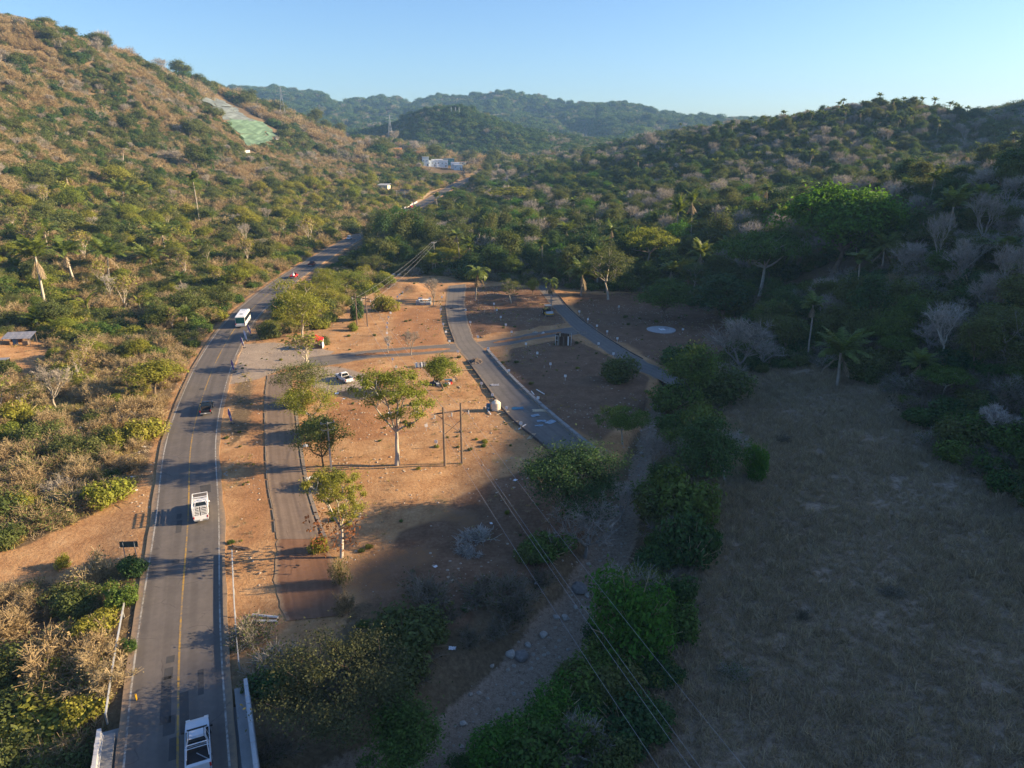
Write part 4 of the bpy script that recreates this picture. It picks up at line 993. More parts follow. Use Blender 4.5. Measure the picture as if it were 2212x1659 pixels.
 ('vine1', 830, 545, 85, 52, 'dark vine-covered tree close to the far highway bend'),
 ('umbrella0', 965, 492, 40, 80, 'wide green spreading tree below the far highway'),
 ('umbrella1', 1110, 452, 50, 110, 'broad light green spreading tree in the middle of the valley'),
 ('umbrella0', 990, 452, 40, 70, 'bright green spreading tree right of the far highway curve'),
]
for k_, x_, y_, h_, w_, lb in T_: tree_px(k_, x_, y_, h_, w_, lb, tilt=((random.uniform(-.05, .05), random.uniform(-.05, .05)) if not k_.startswith('bush') else None))
# the big olive tree that stands below the road bank at the bottom of the picture
plant('near0', (-14.2, 47.5, float(ground(-14.2, 47.5)) - .3), 1.3, 1.12, .7, 'large olive tree with small leaves beside the bridge at the bottom')
plant('round0', (-9, 45, float(ground(-9, 45)) - .3), .85, .72, 1.9, 'green tree low in the ravine under the large olive tree')
TAKEN += [(-14.2, 47.5, 6), (-9, 45, 3)]
# rusty vines hanging from the leaning tree
vp = at(737, 1205)
g_ = Geo(); r_ = np.random.default_rng(5); n_ = 260
a_ = r_.uniform(0, 6.28, n_); q_ = 1.2 + 2.2 * r_.uniform(0, 1, n_); st_ = np.stack([np.cos(a_) * q_ - .6, np.sin(a_) * q_, 5.2 - r_.uniform(0, 3.4, n_)], 1)
g_.add(*quads(st_, unit(r_.normal(size=(n_, 3)) * [1, 1, .3]), .1, .28, r_), 0)
o_ = link('hanging_vine', g_.mesh('hanging_vine', [M['leaf_rust']])); o_.location = vp
tag(o_, 'rust-red dead vines hanging from the leaning pale tree', 'vine')

for sx_, sy_, rr_ in [(961, 483, 9), (991, 383, 13), (1011, 388, 8), (1040, 389, 11), (1054, 412, 9), (1064, 416, 9), (1077, 417, 11), (1092, 418, 11), (1106, 420, 11), (1122, 416, 11), (1140, 424, 10), (1157, 418, 8), (1174, 400, 8), (1242, 470, 9), (1012, 490, 10), (990, 407, 7), (52, 866, 5), (8, 918, 3)]:
    p_ = ats(sx_, sy_); TAKEN.append((p_.x, p_.y, rr_))
    for f_ in (.97, .94):
        if sy_ < 600: TAKEN.append((p_.x * f_, p_.y * f_, rr_ * .8))
# ------------------------------------------------------------------ the plants of the slopes and woods
def visible(x, y, z):
    """is the point (a plant top) inside the widened picture and not behind a hill"""
    u, v, d = project(x, y, z)
    ok = (d > 20) & (u > -70) & (u < 1110) & (v > -40) & (v < 850)
    idx = np.nonzero(ok)[0]
    for f in np.linspace(.1, .97, 26):
        if not len(idx): break
        gx, gy, gz = x[idx] * f, y[idx] * f, CAM_H + (z[idx] - CAM_H) * f
        idx = idx[gz > ground(gx, gy) - 1.0]
    m = np.zeros(len(x), bool); m[idx] = True; return m, u, v, d
PANELS = P((415, 205), (465, 200), (520, 228), (575, 262), (625, 296), (585, 320), (530, 326), (510, 300), (470, 262))
CLEAR = [P((880, 455), (940, 412), (992, 394), (1000, 400), (950, 425), (915, 455)), P((735, 303), (748, 284), (762, 300), (772, 320)), P((812, 416), (850, 416), (850, 398), (812, 398))]
VERGE = [(-69, 185), (-60, 170), (-49, 182), (-49, 212), (-41, 236), (-45, 260), (-73, 264), (-74, 225)]
LEFT_BARE = [[(-60, 65), (-47, 69), (-39, 69), (-44, 78), (-49, 90), (-52, 96), (-54, 82), (-59, 74), (-75, 68), (-92, 61.5)], [(-97, 137), (-116, 150), (-126, 162), (-117, 170), (-104, 155)]]
RAVINE = [(-24, 40), (-20, 56), (-14, 64), (-4, 68), (8, 72), (5, 62), (-4, 50), (-12, 42)]
BANKZ = [(10, 62), (16, 72), (22, 90), (26, 106), (33, 124), (41, 146), (34, 152), (27, 132), (20, 112), (14, 92), (8, 74)]
FAR_SITE = P((930, 352), (1000, 352), (1000, 370), (930, 370))

PT = []                                        # x, y, z, kind, radius, height scale, zone
def cells(x0, x1, y0, y1, c, rmin, rmax, seed):
    r = np.random.default_rng(seed)
    gx, gy = np.meshgrid(np.arange(x0, x1, c), np.arange(y0, y1, c)); gx = (gx + r.uniform(-.5, .5, gx.shape) * c).ravel(); gy = (gy + r.uniform(-.5, .5, gy.shape) * c).ravel()
    d = np.hypot(gx, gy); k = (d >= rmin) & (d < rmax) & (np.abs(gx) < gy * .86 + 45); gx, gy = gx[k], gy[k]
    return gx, gy, ground(gx, gy), r
def pick(r, n, table):
    ks = list(table); p = np.array([table[q] for q in ks], float); return np.array(ks, object)[r.choice(len(ks), n, p=p / p.sum())]
def fill_zone(x, y, z, r, c, band):
    u, v, d = project(x, y, z); dx, dy = u / KD, v / KD
    left = x < road_x(y) - 6
    clear = np.minimum(line_dist(HWXY[::3], x, y) - np.where(y < 60, 5.6, (np.where(left, 6.8, 8.0)) if band < 2 else 9.5), 99)
    clear = np.minimum(clear, poly_dist(PANELS, x, y) + 3)
    for q in CLEAR: clear = np.minimum(clear, poly_dist(q, x, y))
    if band == 0:
        verge = poly_dist(VERGE, x, y) < 0
        fl = poly_dist(FLOOR, x, y); clear = np.where(verge, clear, np.minimum(clear, fl - 1.0)); clear = np.minimum(clear, poly_dist(FIELD, x, y) + .5)
        clear = np.minimum(clear, np.where(y < 152, line_dist(STREAM, x, y) - np.interp(y, [30, 60, 90, 150], [5, 4.2, 3.0, 1.8]), 99))
        for q in LEFT_BARE: clear = np.minimum(clear, poly_dist(q, x, y) + (fbm(x / 6, y / 6, 2, 77) - .5) * 3)
        clear = np.minimum(clear, street_dist(x, y) - 2)
        strip_ = (~left) & (y < 172) & (x < -12) & ~verge                       # dirt between highway and plots
        clear = np.where(strip_ & (y > 62), -1, clear)
    for tx, ty, tr in TAKEN: clear = np.minimum(clear, np.hypot(x - tx, y - ty) - tr * .75)
    n1 = fbm(x / (9 + 8 * band), y / (9 + 8 * band), 3, 31 + band); n2 = fbm(x / 45, y / 45, 3, 57)
    keep = clear > 0
    zone = np.full(len(x), 'right', object)
    zone[left] = 'left'
    valley = (~left) & (z < 14 + (y > 420) * 12) & (y > 225) & (x < 60 + .16 * y) & (y < 1050); zone[valley] = 'valley'
    zone[np.hypot(x, y) > 1020] = 'far'
    if band == 0:
        zone[poly_dist(VERGE, x, y) < 0] = 'verge'; zone[poly_dist(RAVINE, x, y) < 0] = 'ravine'; zone[poly_dist(BANKZ, x, y) < 0] = 'bank'
    kind = np.empty(len(x), object); size = np.clip(np.exp(r.normal(0, .3, len(x))), .55, 1.9); gap = r.uniform(0, 1, len(x))
    m = zone == 'left'
    lowg = m & (dy > 400) & (y > 150)
    tabs = []
    tabs.append((lowg & (n1 > .51), {'bush2': 3, 'bush1': 3, 'bush0': 3, 'brush3': 2, 'round3': .35, 'yellow0': .5}, .95))
    tabs.append((lowg & (n1 <= .51), {'brush0': 2.5, 'brush1': 2.5, 'brush3': 3, 'bush1': 2, 'bush2': 1, 'bare3': .15}, .9))
    near_ = m & (y <= 150)
    tabs.append((near_ & (n1 > .56), {'bush1': 2, 'bush2': 2.4, 'brush3': 2}, .9))
    tabs.append((near_ & (n1 <= .56), {'brush0': 4, 'brush1': 3, 'brush3': 2, 'brush2': .6, 'bare3': .12}, .92))
    up_ = m & ~lowg & ~near_
    tabs.append((up_ & (n2 > .54), {'bush1': 3, 'bush4': 2, 'brush3': 3, 'round3': .4, 'bush3': 2, 'brush2': 1.5, 'brush1': 1, 'bush0': 1}, .97))
    tabs.append((up_ & (n2 <= .54) & (n1 > .44), {'brush0': 4, 'brush1': 4, 'brush3': 2, 'bush4': 1.3, 'bush1': .6, 'bare0': .08}, .97))
    tabs.append((up_ & (n2 <= .54) & (n1 <= .44), {'brush2': 2.5, 'brush4': 1.5, 'brush1': 2, 'bare2': .15, 'bush3': .6}, .95))
    m = zone == 'valley'
    tabs.append((m & (n1 > .5), {'bush0': 3, 'bush3': 2, 'bush1': 2, 'bush2': .8, 'brush4': .8}, .95)); tabs.append((m & (n1 <= .5), {'brush2': 2, 'brush4': 2, 'brush3': 2, 'bush1': 2, 'bush0': 1}, .95))
    m = zone == 'right'
    nr_ = np.hypot(x, y) < 170
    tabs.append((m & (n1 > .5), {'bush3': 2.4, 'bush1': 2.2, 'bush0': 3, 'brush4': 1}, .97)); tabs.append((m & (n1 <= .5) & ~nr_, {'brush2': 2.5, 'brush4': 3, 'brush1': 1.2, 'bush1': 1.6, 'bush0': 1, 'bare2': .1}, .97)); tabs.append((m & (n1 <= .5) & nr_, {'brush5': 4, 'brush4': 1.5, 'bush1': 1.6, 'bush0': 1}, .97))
    m = zone == 'far'
    tabs.append((m & (n2 > .42), {'bush1': .5, 'bush3': 6, 'bush0': 1, 'brush4': .3}, .97)); tabs.append((m & (n2 <= .42), {'bush1': 1, 'brush4': 1.5, 'brush2': 1.5, 'bush0': 1, 'bush3': 3}, .97))
    tabs.append((zone == 'verge', {'bush2': 4, 'bush1': 1.5, 'brush3': 2, 'bush0': .6, 'brush1': .8, 'airy0': .8}, .85))
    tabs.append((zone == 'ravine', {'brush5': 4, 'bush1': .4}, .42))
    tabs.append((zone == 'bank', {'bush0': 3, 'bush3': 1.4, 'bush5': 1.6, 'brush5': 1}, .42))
    base_r = c * (.84, .98, .88, .84)[band]
    for mk, tb, prob in tabs:
        i = np.nonzero(mk & keep & (gap < prob))[0]
        if not len(i): continue
        kk = pick(r, len(i), tb)
        for j, q in zip(i, kk):
            rad = base_r * size[j] * (1.0 if q.startswith('bush') else 1.12)
            if zone[j] == 'left' and y[j] < 175: rad *= .86
            if q.startswith(('round', 'yellow')): rad *= 1.25
            PT.append((x[j], y[j], z[j], q, rad, r.uniform(.75, 1.1), zone[j], band))
for band, c, r0, r1, X0, Y0, Y1 in [(0, 2.7, 25, 330, -330, 24, 335), (1, 3.15, 330, 760, -640, 100, 770), (2, 6.0, 760, 1450, -1200, 400, 1460), (3, 10.5, 1450, 2750, -2300, 900, 2760)]:
    x, y, z, r = cells(X0, -X0, Y0, Y1, c, r0, r1, 100 + band); fill_zone(x, y, z, r, c, band)
# taller trees and palms of the woods, on a wider grid
def wood(c, r0, r1, X, Y0, Y1, seed):
    x, y, z, r = cells(-X, X, Y0, Y1, c, r0, r1, seed); left = x < road_x(y) - 7; n1 = fbm(x / 38, y / 38, 3, 91); n2 = fbm(x / 25, y / 25, 2, 19)
    ok = (line_dist(HWXY[::3], x, y) > 11) & (poly_dist(FLOOR, x, y) > 3) & (poly_dist(FIELD, x, y) > 3) & (poly_dist(PANELS, x, y) > 1) & (street_dist(x, y) > 5)
    for q in CLEAR + [FAR_SITE]: ok &= poly_dist(q, x, y) > 2
    ok &= ~((y < 112) & (x < 44) & (x > -40))
    for tx, ty, tr in TAKEN: ok &= np.hypot(x - tx, y - ty) > tr * .9 + 1
    valley = (~left) & (z < 16 + (y > 420) * 12) & (y > 225) & (x < 60 + .16 * y); g = r.uniform(0, 1, len(x))
    u, v, d = project(x, y, z); dx, dy = u / KD, v / KD
    for i in np.nonzero(ok)[0]:
        if valley[i]:
            if g[i] > .80: continue
            tb = {'round0': 3, 'round5': 2.2, 'round1': 2, 'round4': 1.4, 'round2': 1.6, 'round3': 2, 'vine0': 1.6, 'vine1': 1.6, 'umbrella0': .9, 'umbrella1': .9, 'yellow0': 1.2, 'palm0': 2.2, 'palm1': 2.0, 'palm4': 1.0, 'bare0': .7, 'bare2': .9, 'sparse1': .8} if n1[i] > .43 else {'bare2': 2, 'bare0': 1, 'sparse1': 1.4, 'round3': 1.5, 'palm1': .6, 'round2': 1}
            zn, rad = 'valley', r.uniform(3.4, 5.6)
        elif not left[i] and y[i] > 30:
            if g[i] > (.70 if z[i] < 48 else .85): continue
            tb = {'round1': 1.6, 'round0': 1.6, 'round4': 1.4, 'round2': 1.2, 'round3': 2.2, 'bare2': 2.2, 'bare0': 1.6, 'bare5': 1.4, 'palm0': 1.2 + 2.2 * (z[i] > 48), 'palm1': 1.6, 'palm4': 1.0 * (z[i] > 48) + .3, 'umbrella0': 1.0, 'sparse1': 1.0, 'bare1': .6}
            zn, rad = 'right', r.uniform(3.0, 4.8)
        elif left[i]:
            p = .42 if dy[i] < 380 else .36
            if y[i] < 175 or g[i] > p: continue
            tb = {'round3': 1.6, 'round2': 1.2, 'round0': .8, 'bare4': 2.4, 'bare5': 1.5, 'brush1': 3, 'brush0': 2, 'brush3': 1.5, 'bare2': .8, 'sparse1': .8, 'round1': .5, 'palm1': .7, 'palm2': .5, 'palm3': .6} if dy[i] < 380 else {'palm3': 1.6, 'palm1': 1.6, 'palm0': .7, 'round3': 1.2, 'round0': 1.2, 'yellow0': 1, 'bare3': 1, 'bare4': 1.2, 'bare1': .6, 'brush1': 1.5, 'brush3': 1.5, 'sparse1': .8, 'airy1': 1}
            zn, rad = 'left', r.uniform(2.0, 3.8) * (.62 if z[i] > 92 else 1)
        else: continue
        q = pick(r, 1, tb)[0]
        if q.startswith('brush'): rad *= 1.25
        if q.startswith('palm') and zn == 'right': rad = max(rad, 4.0)
        PT.append((x[i], y[i], z[i], q, rad, r.uniform(.8, 1.15), zn, 0 if d[i] < 330 else 1))
wood(6.6, 60, 700, 560, 60, 700, 201); wood(10.5, 700, 1100, 700, 300, 1100, 202)
PX = np.array([p[0] for p in PT]); PY = np.array([p[1] for p in PT]); PZ = np.array([p[2] for p in PT])
vis, pu, pv, pd = visible(PX, PY, PZ + 4)
# keep low what would hide the far road, the village and the netted slope
PH = np.array([(p[4] / ksize(p[3])[1] * p[5] * ksize(p[3])[0]) if not p[3].startswith('palm') else p[4] * 1.6 for p in PT])
for poly_, far_ in [([(872, 457), (880, 440), (925, 412), (985, 392), (1005, 396), (955, 425), (915, 458)], 700), ([(930, 371), (930, 344), (1005, 344), (1005, 371)], 830), ([(812, 418), (812, 398), (850, 398), (850, 418)], 560), ([(845, 336), (845, 322), (880, 322), (880, 336)], 860), ([(420, 214), (460, 205), (520, 230), (600, 292), (618, 303), (560, 325), (530, 328), (480, 268)], 600), ([(600, 585), (655, 585), (700, 548), (790, 500), (790, 520), (700, 575), (655, 615)], 365), ([(1000, 400), (1030, 398), (1030, 410), (1000, 412)], 640), ([(985, 384), (1005, 380), (1040, 330), (1050, 335), (1010, 395)], 700)]:
    for fr_ in (.35, .65, .95):
        tu, tv, td = project(PX, PY, PZ + PH * fr_)
        vis &= ~((poly_dist(poly_, tu / KD, tv / KD) < 1) & (pd < far_ - 4) & (pd > 60))
VISIBLE_I = np.nonzero(vis)[0]
def params(i):
    q, rad, hs = PT[i][3], PT[i][4], PT[i][5]; H, Rr = ksize(q); s = rad / Rr
    if q.startswith('palm'): s = rad / 4.6 * 1.0; return s, s * hs
    if q.startswith(('bush', 'brush')): return s, s * hs * .92
    return s, (.5 * s + .5 * rad / 4.0) * hs
fam_of = lambda q: NAMES[q.rstrip('0123456789')][1]
LIMIT = {'tree': 300, 'bush': 330, 'bare tree': 130, 'palm': 190}
big = {}
for i in VISIBLE_I:
    if -5 < pu[i] < 1029 and -5 < pv[i] < 775: big.setdefault(fam_of(PT[i][3]) + '|' + NAMES[PT[i][3].rstrip('0123456789')][0], []).append(i)
single = set()
QUOTA = {'tree|tree': 200, 'tree|spreading_tree': 25, 'tree|vine_draped_tree': 35, 'tree|open_crowned_tree': 30, 'bush|bush': 255, 'bush|dry_thicket': 285, 'bare tree|bare_tree': 90, 'palm|palm_tree': 130}
for f, li in big.items():
    li.sort(key=lambda i: -PT[i][4] / pd[i]); single.update(li[:QUOTA.get(f, 0)])
WHERE = {'left': ('on the sunny slope left of the highway', 'of the left slope'), 'right': ('on the shaded hillside right of the valley', 'of the right hillside'), 'valley': ('in the valley wood beyond the cleared plots', 'of the valley wood'),
         'verge': ('on the bank between highway and cleared plots', 'of the highway bank'), 'ravine': ('in the shaded ravine beside the dry stream', 'of the ravine'), 'bank': ('on the bank between dry stream and shaded field', 'of the stream bank'), 'far': ('on the hills beyond the village', 'of the far hills')}
WHAT = {'tree': 'leafy tree', 'spreading_tree': 'flat spreading tree', 'vine_draped_tree': 'tall vine-draped tree', 'open_crowned_tree': 'thin open-crowned tree', 'bush': 'leafy bush', 'dry_thicket': 'dry twiggy thicket', 'bare_tree': 'leafless grey tree', 'palm_tree': 'palm'}
TINT = {'bush0': 'green', 'bush1': 'olive', 'bush2': 'yellow-green', 'bush3': 'dark green', 'bush4': 'pale olive', 'bush5': 'bright green', 'brush0': 'tan', 'brush1': 'tall tan', 'brush2': 'grey', 'brush3': 'tan and olive', 'brush4': 'grey-olive', 'brush5': 'dull brown', 'round0': 'green', 'round1': 'dark green', 'round2': 'olive', 'round3': 'broad olive', 'round4': 'tall dark green', 'round5': 'bright green',
        'yellow0': 'yellow-green', 'vine0': 'olive', 'vine1': 'dark', 'umbrella0': 'green', 'umbrella1': 'yellow-green', 'sparse1': 'olive', 'airy0': 'yellow-green', 'airy1': 'olive', 'bare0': 'grey', 'bare1': 'pale', 'bare2': 'wide grey', 'bare3': 'yellow-flecked', 'bare4': 'tan', 'bare5': 'upright grey', 'palm0': 'tall', 'palm1': 'full', 'palm2': 'skirted', 'palm3': 'low', 'palm4': 'very tall'}
WHAT = {'tree': 'leafy tree', 'spreading_tree': 'spreading tree', 'vine_draped_tree': 'vine-draped tree', 'open_crowned_tree': 'open tree', 'bush': 'bush', 'dry_thicket': 'thicket', 'bare_tree': 'leafless tree', 'palm_tree': 'palm'}
MARKS = [(1428, 713, 'by the gravel circle'), (1810, 780, 'by the shaggy palm'), (1800, 470, 'by the huge bright tree'), (2150, 850, 'right of the shaded field'), (2130, 650, 'near the right edge'), (1950, 950, 'at the right field edge'), (1640, 600, 'by the wide spreading tree'), (1900, 230, 'on the right ridge'), (1650, 260, 'on the right skyline'), (1420, 320, 'right of the dome hill'), (2000, 340, 'high on the right hill'), (1600, 360, 'on the right spur'), (1390, 530, 'by the flat-topped tree'), (1460, 440, 'by the sunlit tall palm'),
         (1250, 580, 'behind the far brown plot'), (1050, 560, 'behind the upper street'), (1100, 440, 'in the mid valley'), (1300, 420, 'right in the valley wood'), (900, 520, 'by the vine-covered trees'), (1000, 480, 'below the far highway'), (880, 420, 'by the stilt house'), (1150, 380, 'beyond the mid valley'), (700, 660, 'on the highway bank'), (620, 600, 'at the upper highway bank'), (1020, 1350, 'in the ravine'), (1500, 1000, 'on the stream bank'), (1400, 1200, 'by the dry stream'),
         (430, 430, 'by the slender palm'), (280, 440, 'in the palm cluster'), (100, 560, 'by the lower palm row'), (330, 560, 'right of the palm row'), (540, 290, 'by the netted slope'), (100, 130, 'at the top left crest'), (350, 180, 'on the left crest'), (150, 300, 'high on the left slope'), (400, 300, 'below the left crest'), (650, 380, 'left of the far valley'), (600, 480, 'above the highway bend'), (500, 600, 'above the bus'), (120, 700, 'behind the tin shack'), (60, 900, 'below the tin shack'), (300, 750, 'left of the curve'), (250, 950, 'beside the straight road'), (100, 1080, 'above the dirt side road'), (120, 1350, 'below the dirt side road'), (60, 1550, 'in the lower left corner'), (230, 1500, 'under the left guardrail')]
ORD = ['first', 'second', 'third', 'fourth', 'fifth', 'sixth', 'seventh', 'eighth', 'ninth', 'tenth', 'eleventh', 'twelfth']
def single_out(items):
    """items: (object, base label, picture x); equal labels get their order from the left"""
    by = {}
    for o, lb, px_ in items: by.setdefault(lb, []).append((px_, o))
    for lb, li in by.items():
        li.sort(key=lambda t: t[0])
        for n_, (_, o) in enumerate(li):
            if len(li) == 1: o['label'] = lb
            elif len(li) <= 3: o['label'] = lb + ', ' + (['left', 'right'] if len(li) == 2 else ['left', 'middle', 'right'])[n_] + ' of ' + ['two', 'three'][len(li) - 2]
            elif len(li) <= 12: o['label'] = lb + ', ' + ORD[n_] + ' from left'
            else: o['label'] = lb
RADS = {}
for i in single: RADS.setdefault(PT[i][3], []).append(PT[i][4] / 1.0)
todo = []
for i in sorted(single):
    x, y, z, q, rad, hs, zn, band = PT[i]; s, sz = params(i); nm = NAMES[q.rstrip('0123456789')][0]
    dx_, dy_ = pu[i] / KD, pv[i] / KD; mk_ = min(MARKS, key=lambda m_: (m_[0] - dx_) ** 2 + 1.6 * (m_[1] - dy_) ** 2)[2]
    lo, hi = np.percentile(RADS[q], [33, 67]); sz_w = 'small' if rad < lo else 'large' if rad > hi else 'mid-sized'
    o = plant(q, (x, y, z - .12), s, sz, None, None, (WHAT[nm] + 's ').replace('bushs', 'bushes') + WHERE[zn][0])
    todo.append((o, '%s %s %s %s' % (sz_w, TINT.get(q, 'green'), WHAT[nm], mk_), pu[i]))
single_out(todo)
rest = {}
for i in VISIBLE_I:
    if i not in single:
        zn = PT[i][6]; rest.setdefault({'verge': 'valley', 'ravine': 'valley', 'bank': 'valley'}.get(zn, zn), []).append(i)
STUFF = {'left': ('hillside_scrub', 'brown and olive scrub covering the sunlit left hill'), 'right': ('hillside_forest', 'dim grey-green forest covering the shaded right hill'), 'valley': ('valley_wood', 'mixed green wood filling the valley floor'), 'far': ('distant_forest', 'bluish forest covering the dome hill and the far range')}
for zn, li in rest.items():
    keys = sorted({PT[i][3] for i in li}); ki = {k: n for n, k in enumerate(keys)}; rr_ = np.random.default_rng(5)
    sc = np.array([(lambda a, b: (a, a, b))(*params(i)) for i in li])
    o = scatter_stuff(STUFF[zn][0], [(PT[i][0], PT[i][1], PT[i][2] - .12) for i in li], rr_.uniform(0, 6.28, len(li)), sc, [ki[PT[i][3]] for i in li], keys)
    tag(o, STUFF[zn][1], 'forest' if 'forest' in STUFF[zn][0] or 'wood' in STUFF[zn][0] else 'scrub')
# ------------------------------------------------------------------ hazy air
hz = MB().box((0, 1380, 136), (5700, 3900, 310)).mesh('haze', None)
m_, nt_, out_ = new_mat('hazy_air'); pv_ = nt_.nodes.new('ShaderNodeVolumePrincipled'); pv_.inputs['Color'].default_value = (.32, .60, 1.0, 1); pv_.inputs['Density'].default_value = .000125; pv_.inputs['Anisotropy'].default_value = .0
nt_.links.new(pv_.outputs[0], out_.inputs['Volume']); hz.materials.append(m_)
tag(link('haze', hz), kind='stuff')
print('PLANTS', len(PT), len(VISIBLE_I), len(single), {k: len(v) for k, v in rest.items()})

# ------------------------------------------------------------------ dry grass
def grass(name, label, poly_fn, box, c, keys, smin, smax, seed):
    r = np.random.default_rng(seed); x0, x1, y0, y1 = box
    gx, gy = np.meshgrid(np.arange(x0, x1, c), np.arange(y0, y1, c)); gx = (gx + r.uniform(-.5, .5, gx.shape) * c).ravel(); gy = (gy + r.uniform(-.5, .5, gy.shape) * c).ravel()
    k = poly_fn(gx, gy, r); gx, gy = gx[k], gy[k]; gz = ground(gx, gy); v_, *_q = visible(gx, gy, gz + .5); gx, gy, gz = gx[v_], gy[v_], gz[v_]
    s = r.uniform(smin, smax, len(gx)) * (.6 + .9 * fbm(gx / 5, gy / 5, 3, 12)); sc = np.stack([s, s, s * r.uniform(.7, 1.2, len(gx))], 1)
    o = scatter_stuff(name, np.stack([gx, gy, gz], 1), r.uniform(0, 6.28, len(gx)), sc, r.integers(0, len(keys), len(gx)), keys); tag(o, label, 'grass'); print(name, len(gx))
grass('dry_grass', 'dull dry grass covering the shaded field at the lower right', lambda x, y, r: (poly_dist(FIELD, x, y) < 1.5) & (fbm(x / 3, y / 3, 3, 2) > .22), (2, 72, 28, 146), .66, ['tuft0', 'tuft1', 'tuft1'], .75, 1.55, 301)
grass('golden_grass', 'golden dry grass on the open ground left of the highway', lambda x, y, r: (x < road_x(y) - 6.5) & (fbm(x / 6, y / 6, 3, 2) > .44) & (y > 58) & (poly_dist(LEFT_BARE[0], x, y) > 0) & ((poly_dist(LEFT_BARE[1], x, y) > 0) | (r.uniform(0, 1, x.shape) < .15)), (-150, -40, 58, 290), 1.15, ['tuft2', 'tuft3', 'tuft0'], .8, 1.5, 302)
grass('weeds', 'scattered dry weeds on the cleared plots', lambda x, y, r: (poly_dist(FLOOR, x, y) < 6) & (street_dist(x, y) > 1.2) & (line_dist(HWXY[::3], x, y) > 5.5) & (fbm(x / 9, y / 9, 3, 6) > .60) & (r.uniform(0, 1, x.shape) < .3), (-75, 60, 46, 265), .9, ['tuft2', 'tuft0', 'tuft0'], .35, .8, 303)

def rubble(name, label, fn, box, c, smin, smax, seed, keys, cat):
    r = np.random.default_rng(seed); x0, x1, y0, y1 = box
    gx, gy = np.meshgrid(np.arange(x0, x1, c), np.arange(y0, y1, c)); gx = (gx + r.uniform(-.5, .5, gx.shape) * c).ravel(); gy = (gy + r.uniform(-.5, .5, gy.shape) * c).ravel()
    k = fn(gx, gy, r) & (line_dist(HWXY[::3], gx, gy) > 4.7); gx, gy = gx[k], gy[k]; gz = ground(gx, gy); s = smin * (smax / smin) ** (r.uniform(0, 1, len(gx)) ** 2.2)
    o = scatter_stuff(name, np.stack([gx, gy, gz], 1), r.uniform(0, 6.28, len(gx)), np.stack([s, s, s * r.uniform(.6, 1, len(gx))], 1), r.integers(0, len(keys), len(gx)), keys); tag(o, label, cat); print(name, len(gx))
rubble('rubble', 'loose stones and clods scattered over the cleared plots and the road verge', lambda x, y, r: ((poly_dist(FLOOR, x, y) < 4) | ((np.abs(line_dist(HWXY[::3], x, y) - 6) < 1.8) & (y > 60))) & (street_dist(x, y) > .3) & (fbm(x / 6, y / 6, 3, 61) + .25 * fbm(x / 1.5, y / 1.5, 2, 5) > r.uniform(.5, .95, x.shape)), (-90, 60, 46, 265), .8, .05, .26, 401, ['pebble0', 'pebble1'], 'stones')
rubble('stream_gravel', 'gravel and cobbles lying in the dry stream bed', lambda x, y, r: line_dist(STREAM, x, y) < 3.2 * r.uniform(.2, 1, x.shape), (-30, 40, 34, 150), .7, .06, .30, 402, ['pebble0', 'pebble1'], 'stones')
rubble('ground_weeds', 'small green weeds dotted over the plots', lambda x, y, r: (poly_dist(FLOOR, x, y) < 5) & (street_dist(x, y) > 1) & (fbm(x / 8, y / 8, 3, 71) > .47) & (r.uniform(0, 1, x.shape) < .05), (-75, 60, 50, 262), 1.2, .1, .34, 403, ['bush0', 'bush1', 'bush2'], 'weeds')
# ------------------------------------------------------------------ object materials
M['paint_white'] = plain('white_car_paint', (.78, .79, .80), .32, 0, .04, 2, .5)
M['paint_silver'] = plain('silver_car_paint', (.60, .63, .66), .28, .25, .04, 2, .5)
M['paint_black'] = plain('black_car_paint', (.018, .020, .024), .25, 0, .2, 2, .5)
M['paint_red'] = plain('red_car_paint', (.50, .022, .025), .3, 0, .1, 2, .5)
M['paint_maroon'] = plain('maroon_car_paint', (.16, .025, .028), .3, 0, .1, 2, .5)
M['paint_yellow'] = plain('yellow_machine_paint', (.62, .36, .02), .45, 0, .12, 2)
M['glass'] = plain('tinted_glass', (.012, .016, .020), .08, 0, .1, 2, .6)
M['glass_teal'] = plain('teal_tinted_glass', (.01, .085, .085), .1, 0, .3, 1.2, .6)
M['rubber'] = plain('tyre_rubber', (.022, .021, .021), .9)
M['steel'] = plain('wheel_steel', (.42, .43, .44), .4, .6)
M['plastic_black'] = plain('black_plastic', (.025, .025, .026), .6)
M['lamp_red'] = plain('red_lamp_lens', (.42, .012, .012), .3)
M['lamp_clear'] = plain('clear_lamp_lens', (.75, .75, .72), .2)
M['bed_liner'] = plain('dark_bed_liner', (.045, .04, .042), .8)
M['wood_grey'] = plain('weathered_pole_wood', (.16, .12, .09), .9, 0, .3, 4)
M['wood_dark'] = plain('dark_stained_planks', (.075, .038, .020), .85, 0, .35, 3)
M['wood_pale'] = plain('pale_lumber', (.48, .38, .25), .85, 0, .2, 3)
M['wood_white'] = plain('whitewashed_wood', (.68, .66, .62), .85, 0, .12, 3)
M['concrete_pole'] = plain('concrete_pole', (.40, .38, .35), .9, 0, .1, 3)
M['wire'] = plain('aluminium_wire', (.42, .42, .43), .5, .4)
M['porcelain'] = plain('insulator_porcelain', (.42, .42, .44), .3)
M['sign_back'] = plain('dull_sign_back', (.06, .07, .055), .7)
M['sign_white'] = plain('white_sign_board', (.80, .80, .80), .6, 0, .04)
M['sign_yellow'] = plain('yellow_sign_board', (.74, .42, .02), .6)
M['flag_purple'] = plain('purple_flag_cloth', (.16, .10, .30), .8, 0, .3, 1.2)
M['flag_white'] = plain('white_flag_cloth', (.62, .66, .78), .8, 0, .1, 1.2)
M['canvas_red'] = plain('red_canvas', (.62, .016, .014), .75, 0, .08)
M['canvas_white'] = plain('white_canvas', (.76, .76, .76), .8, 0, .05)
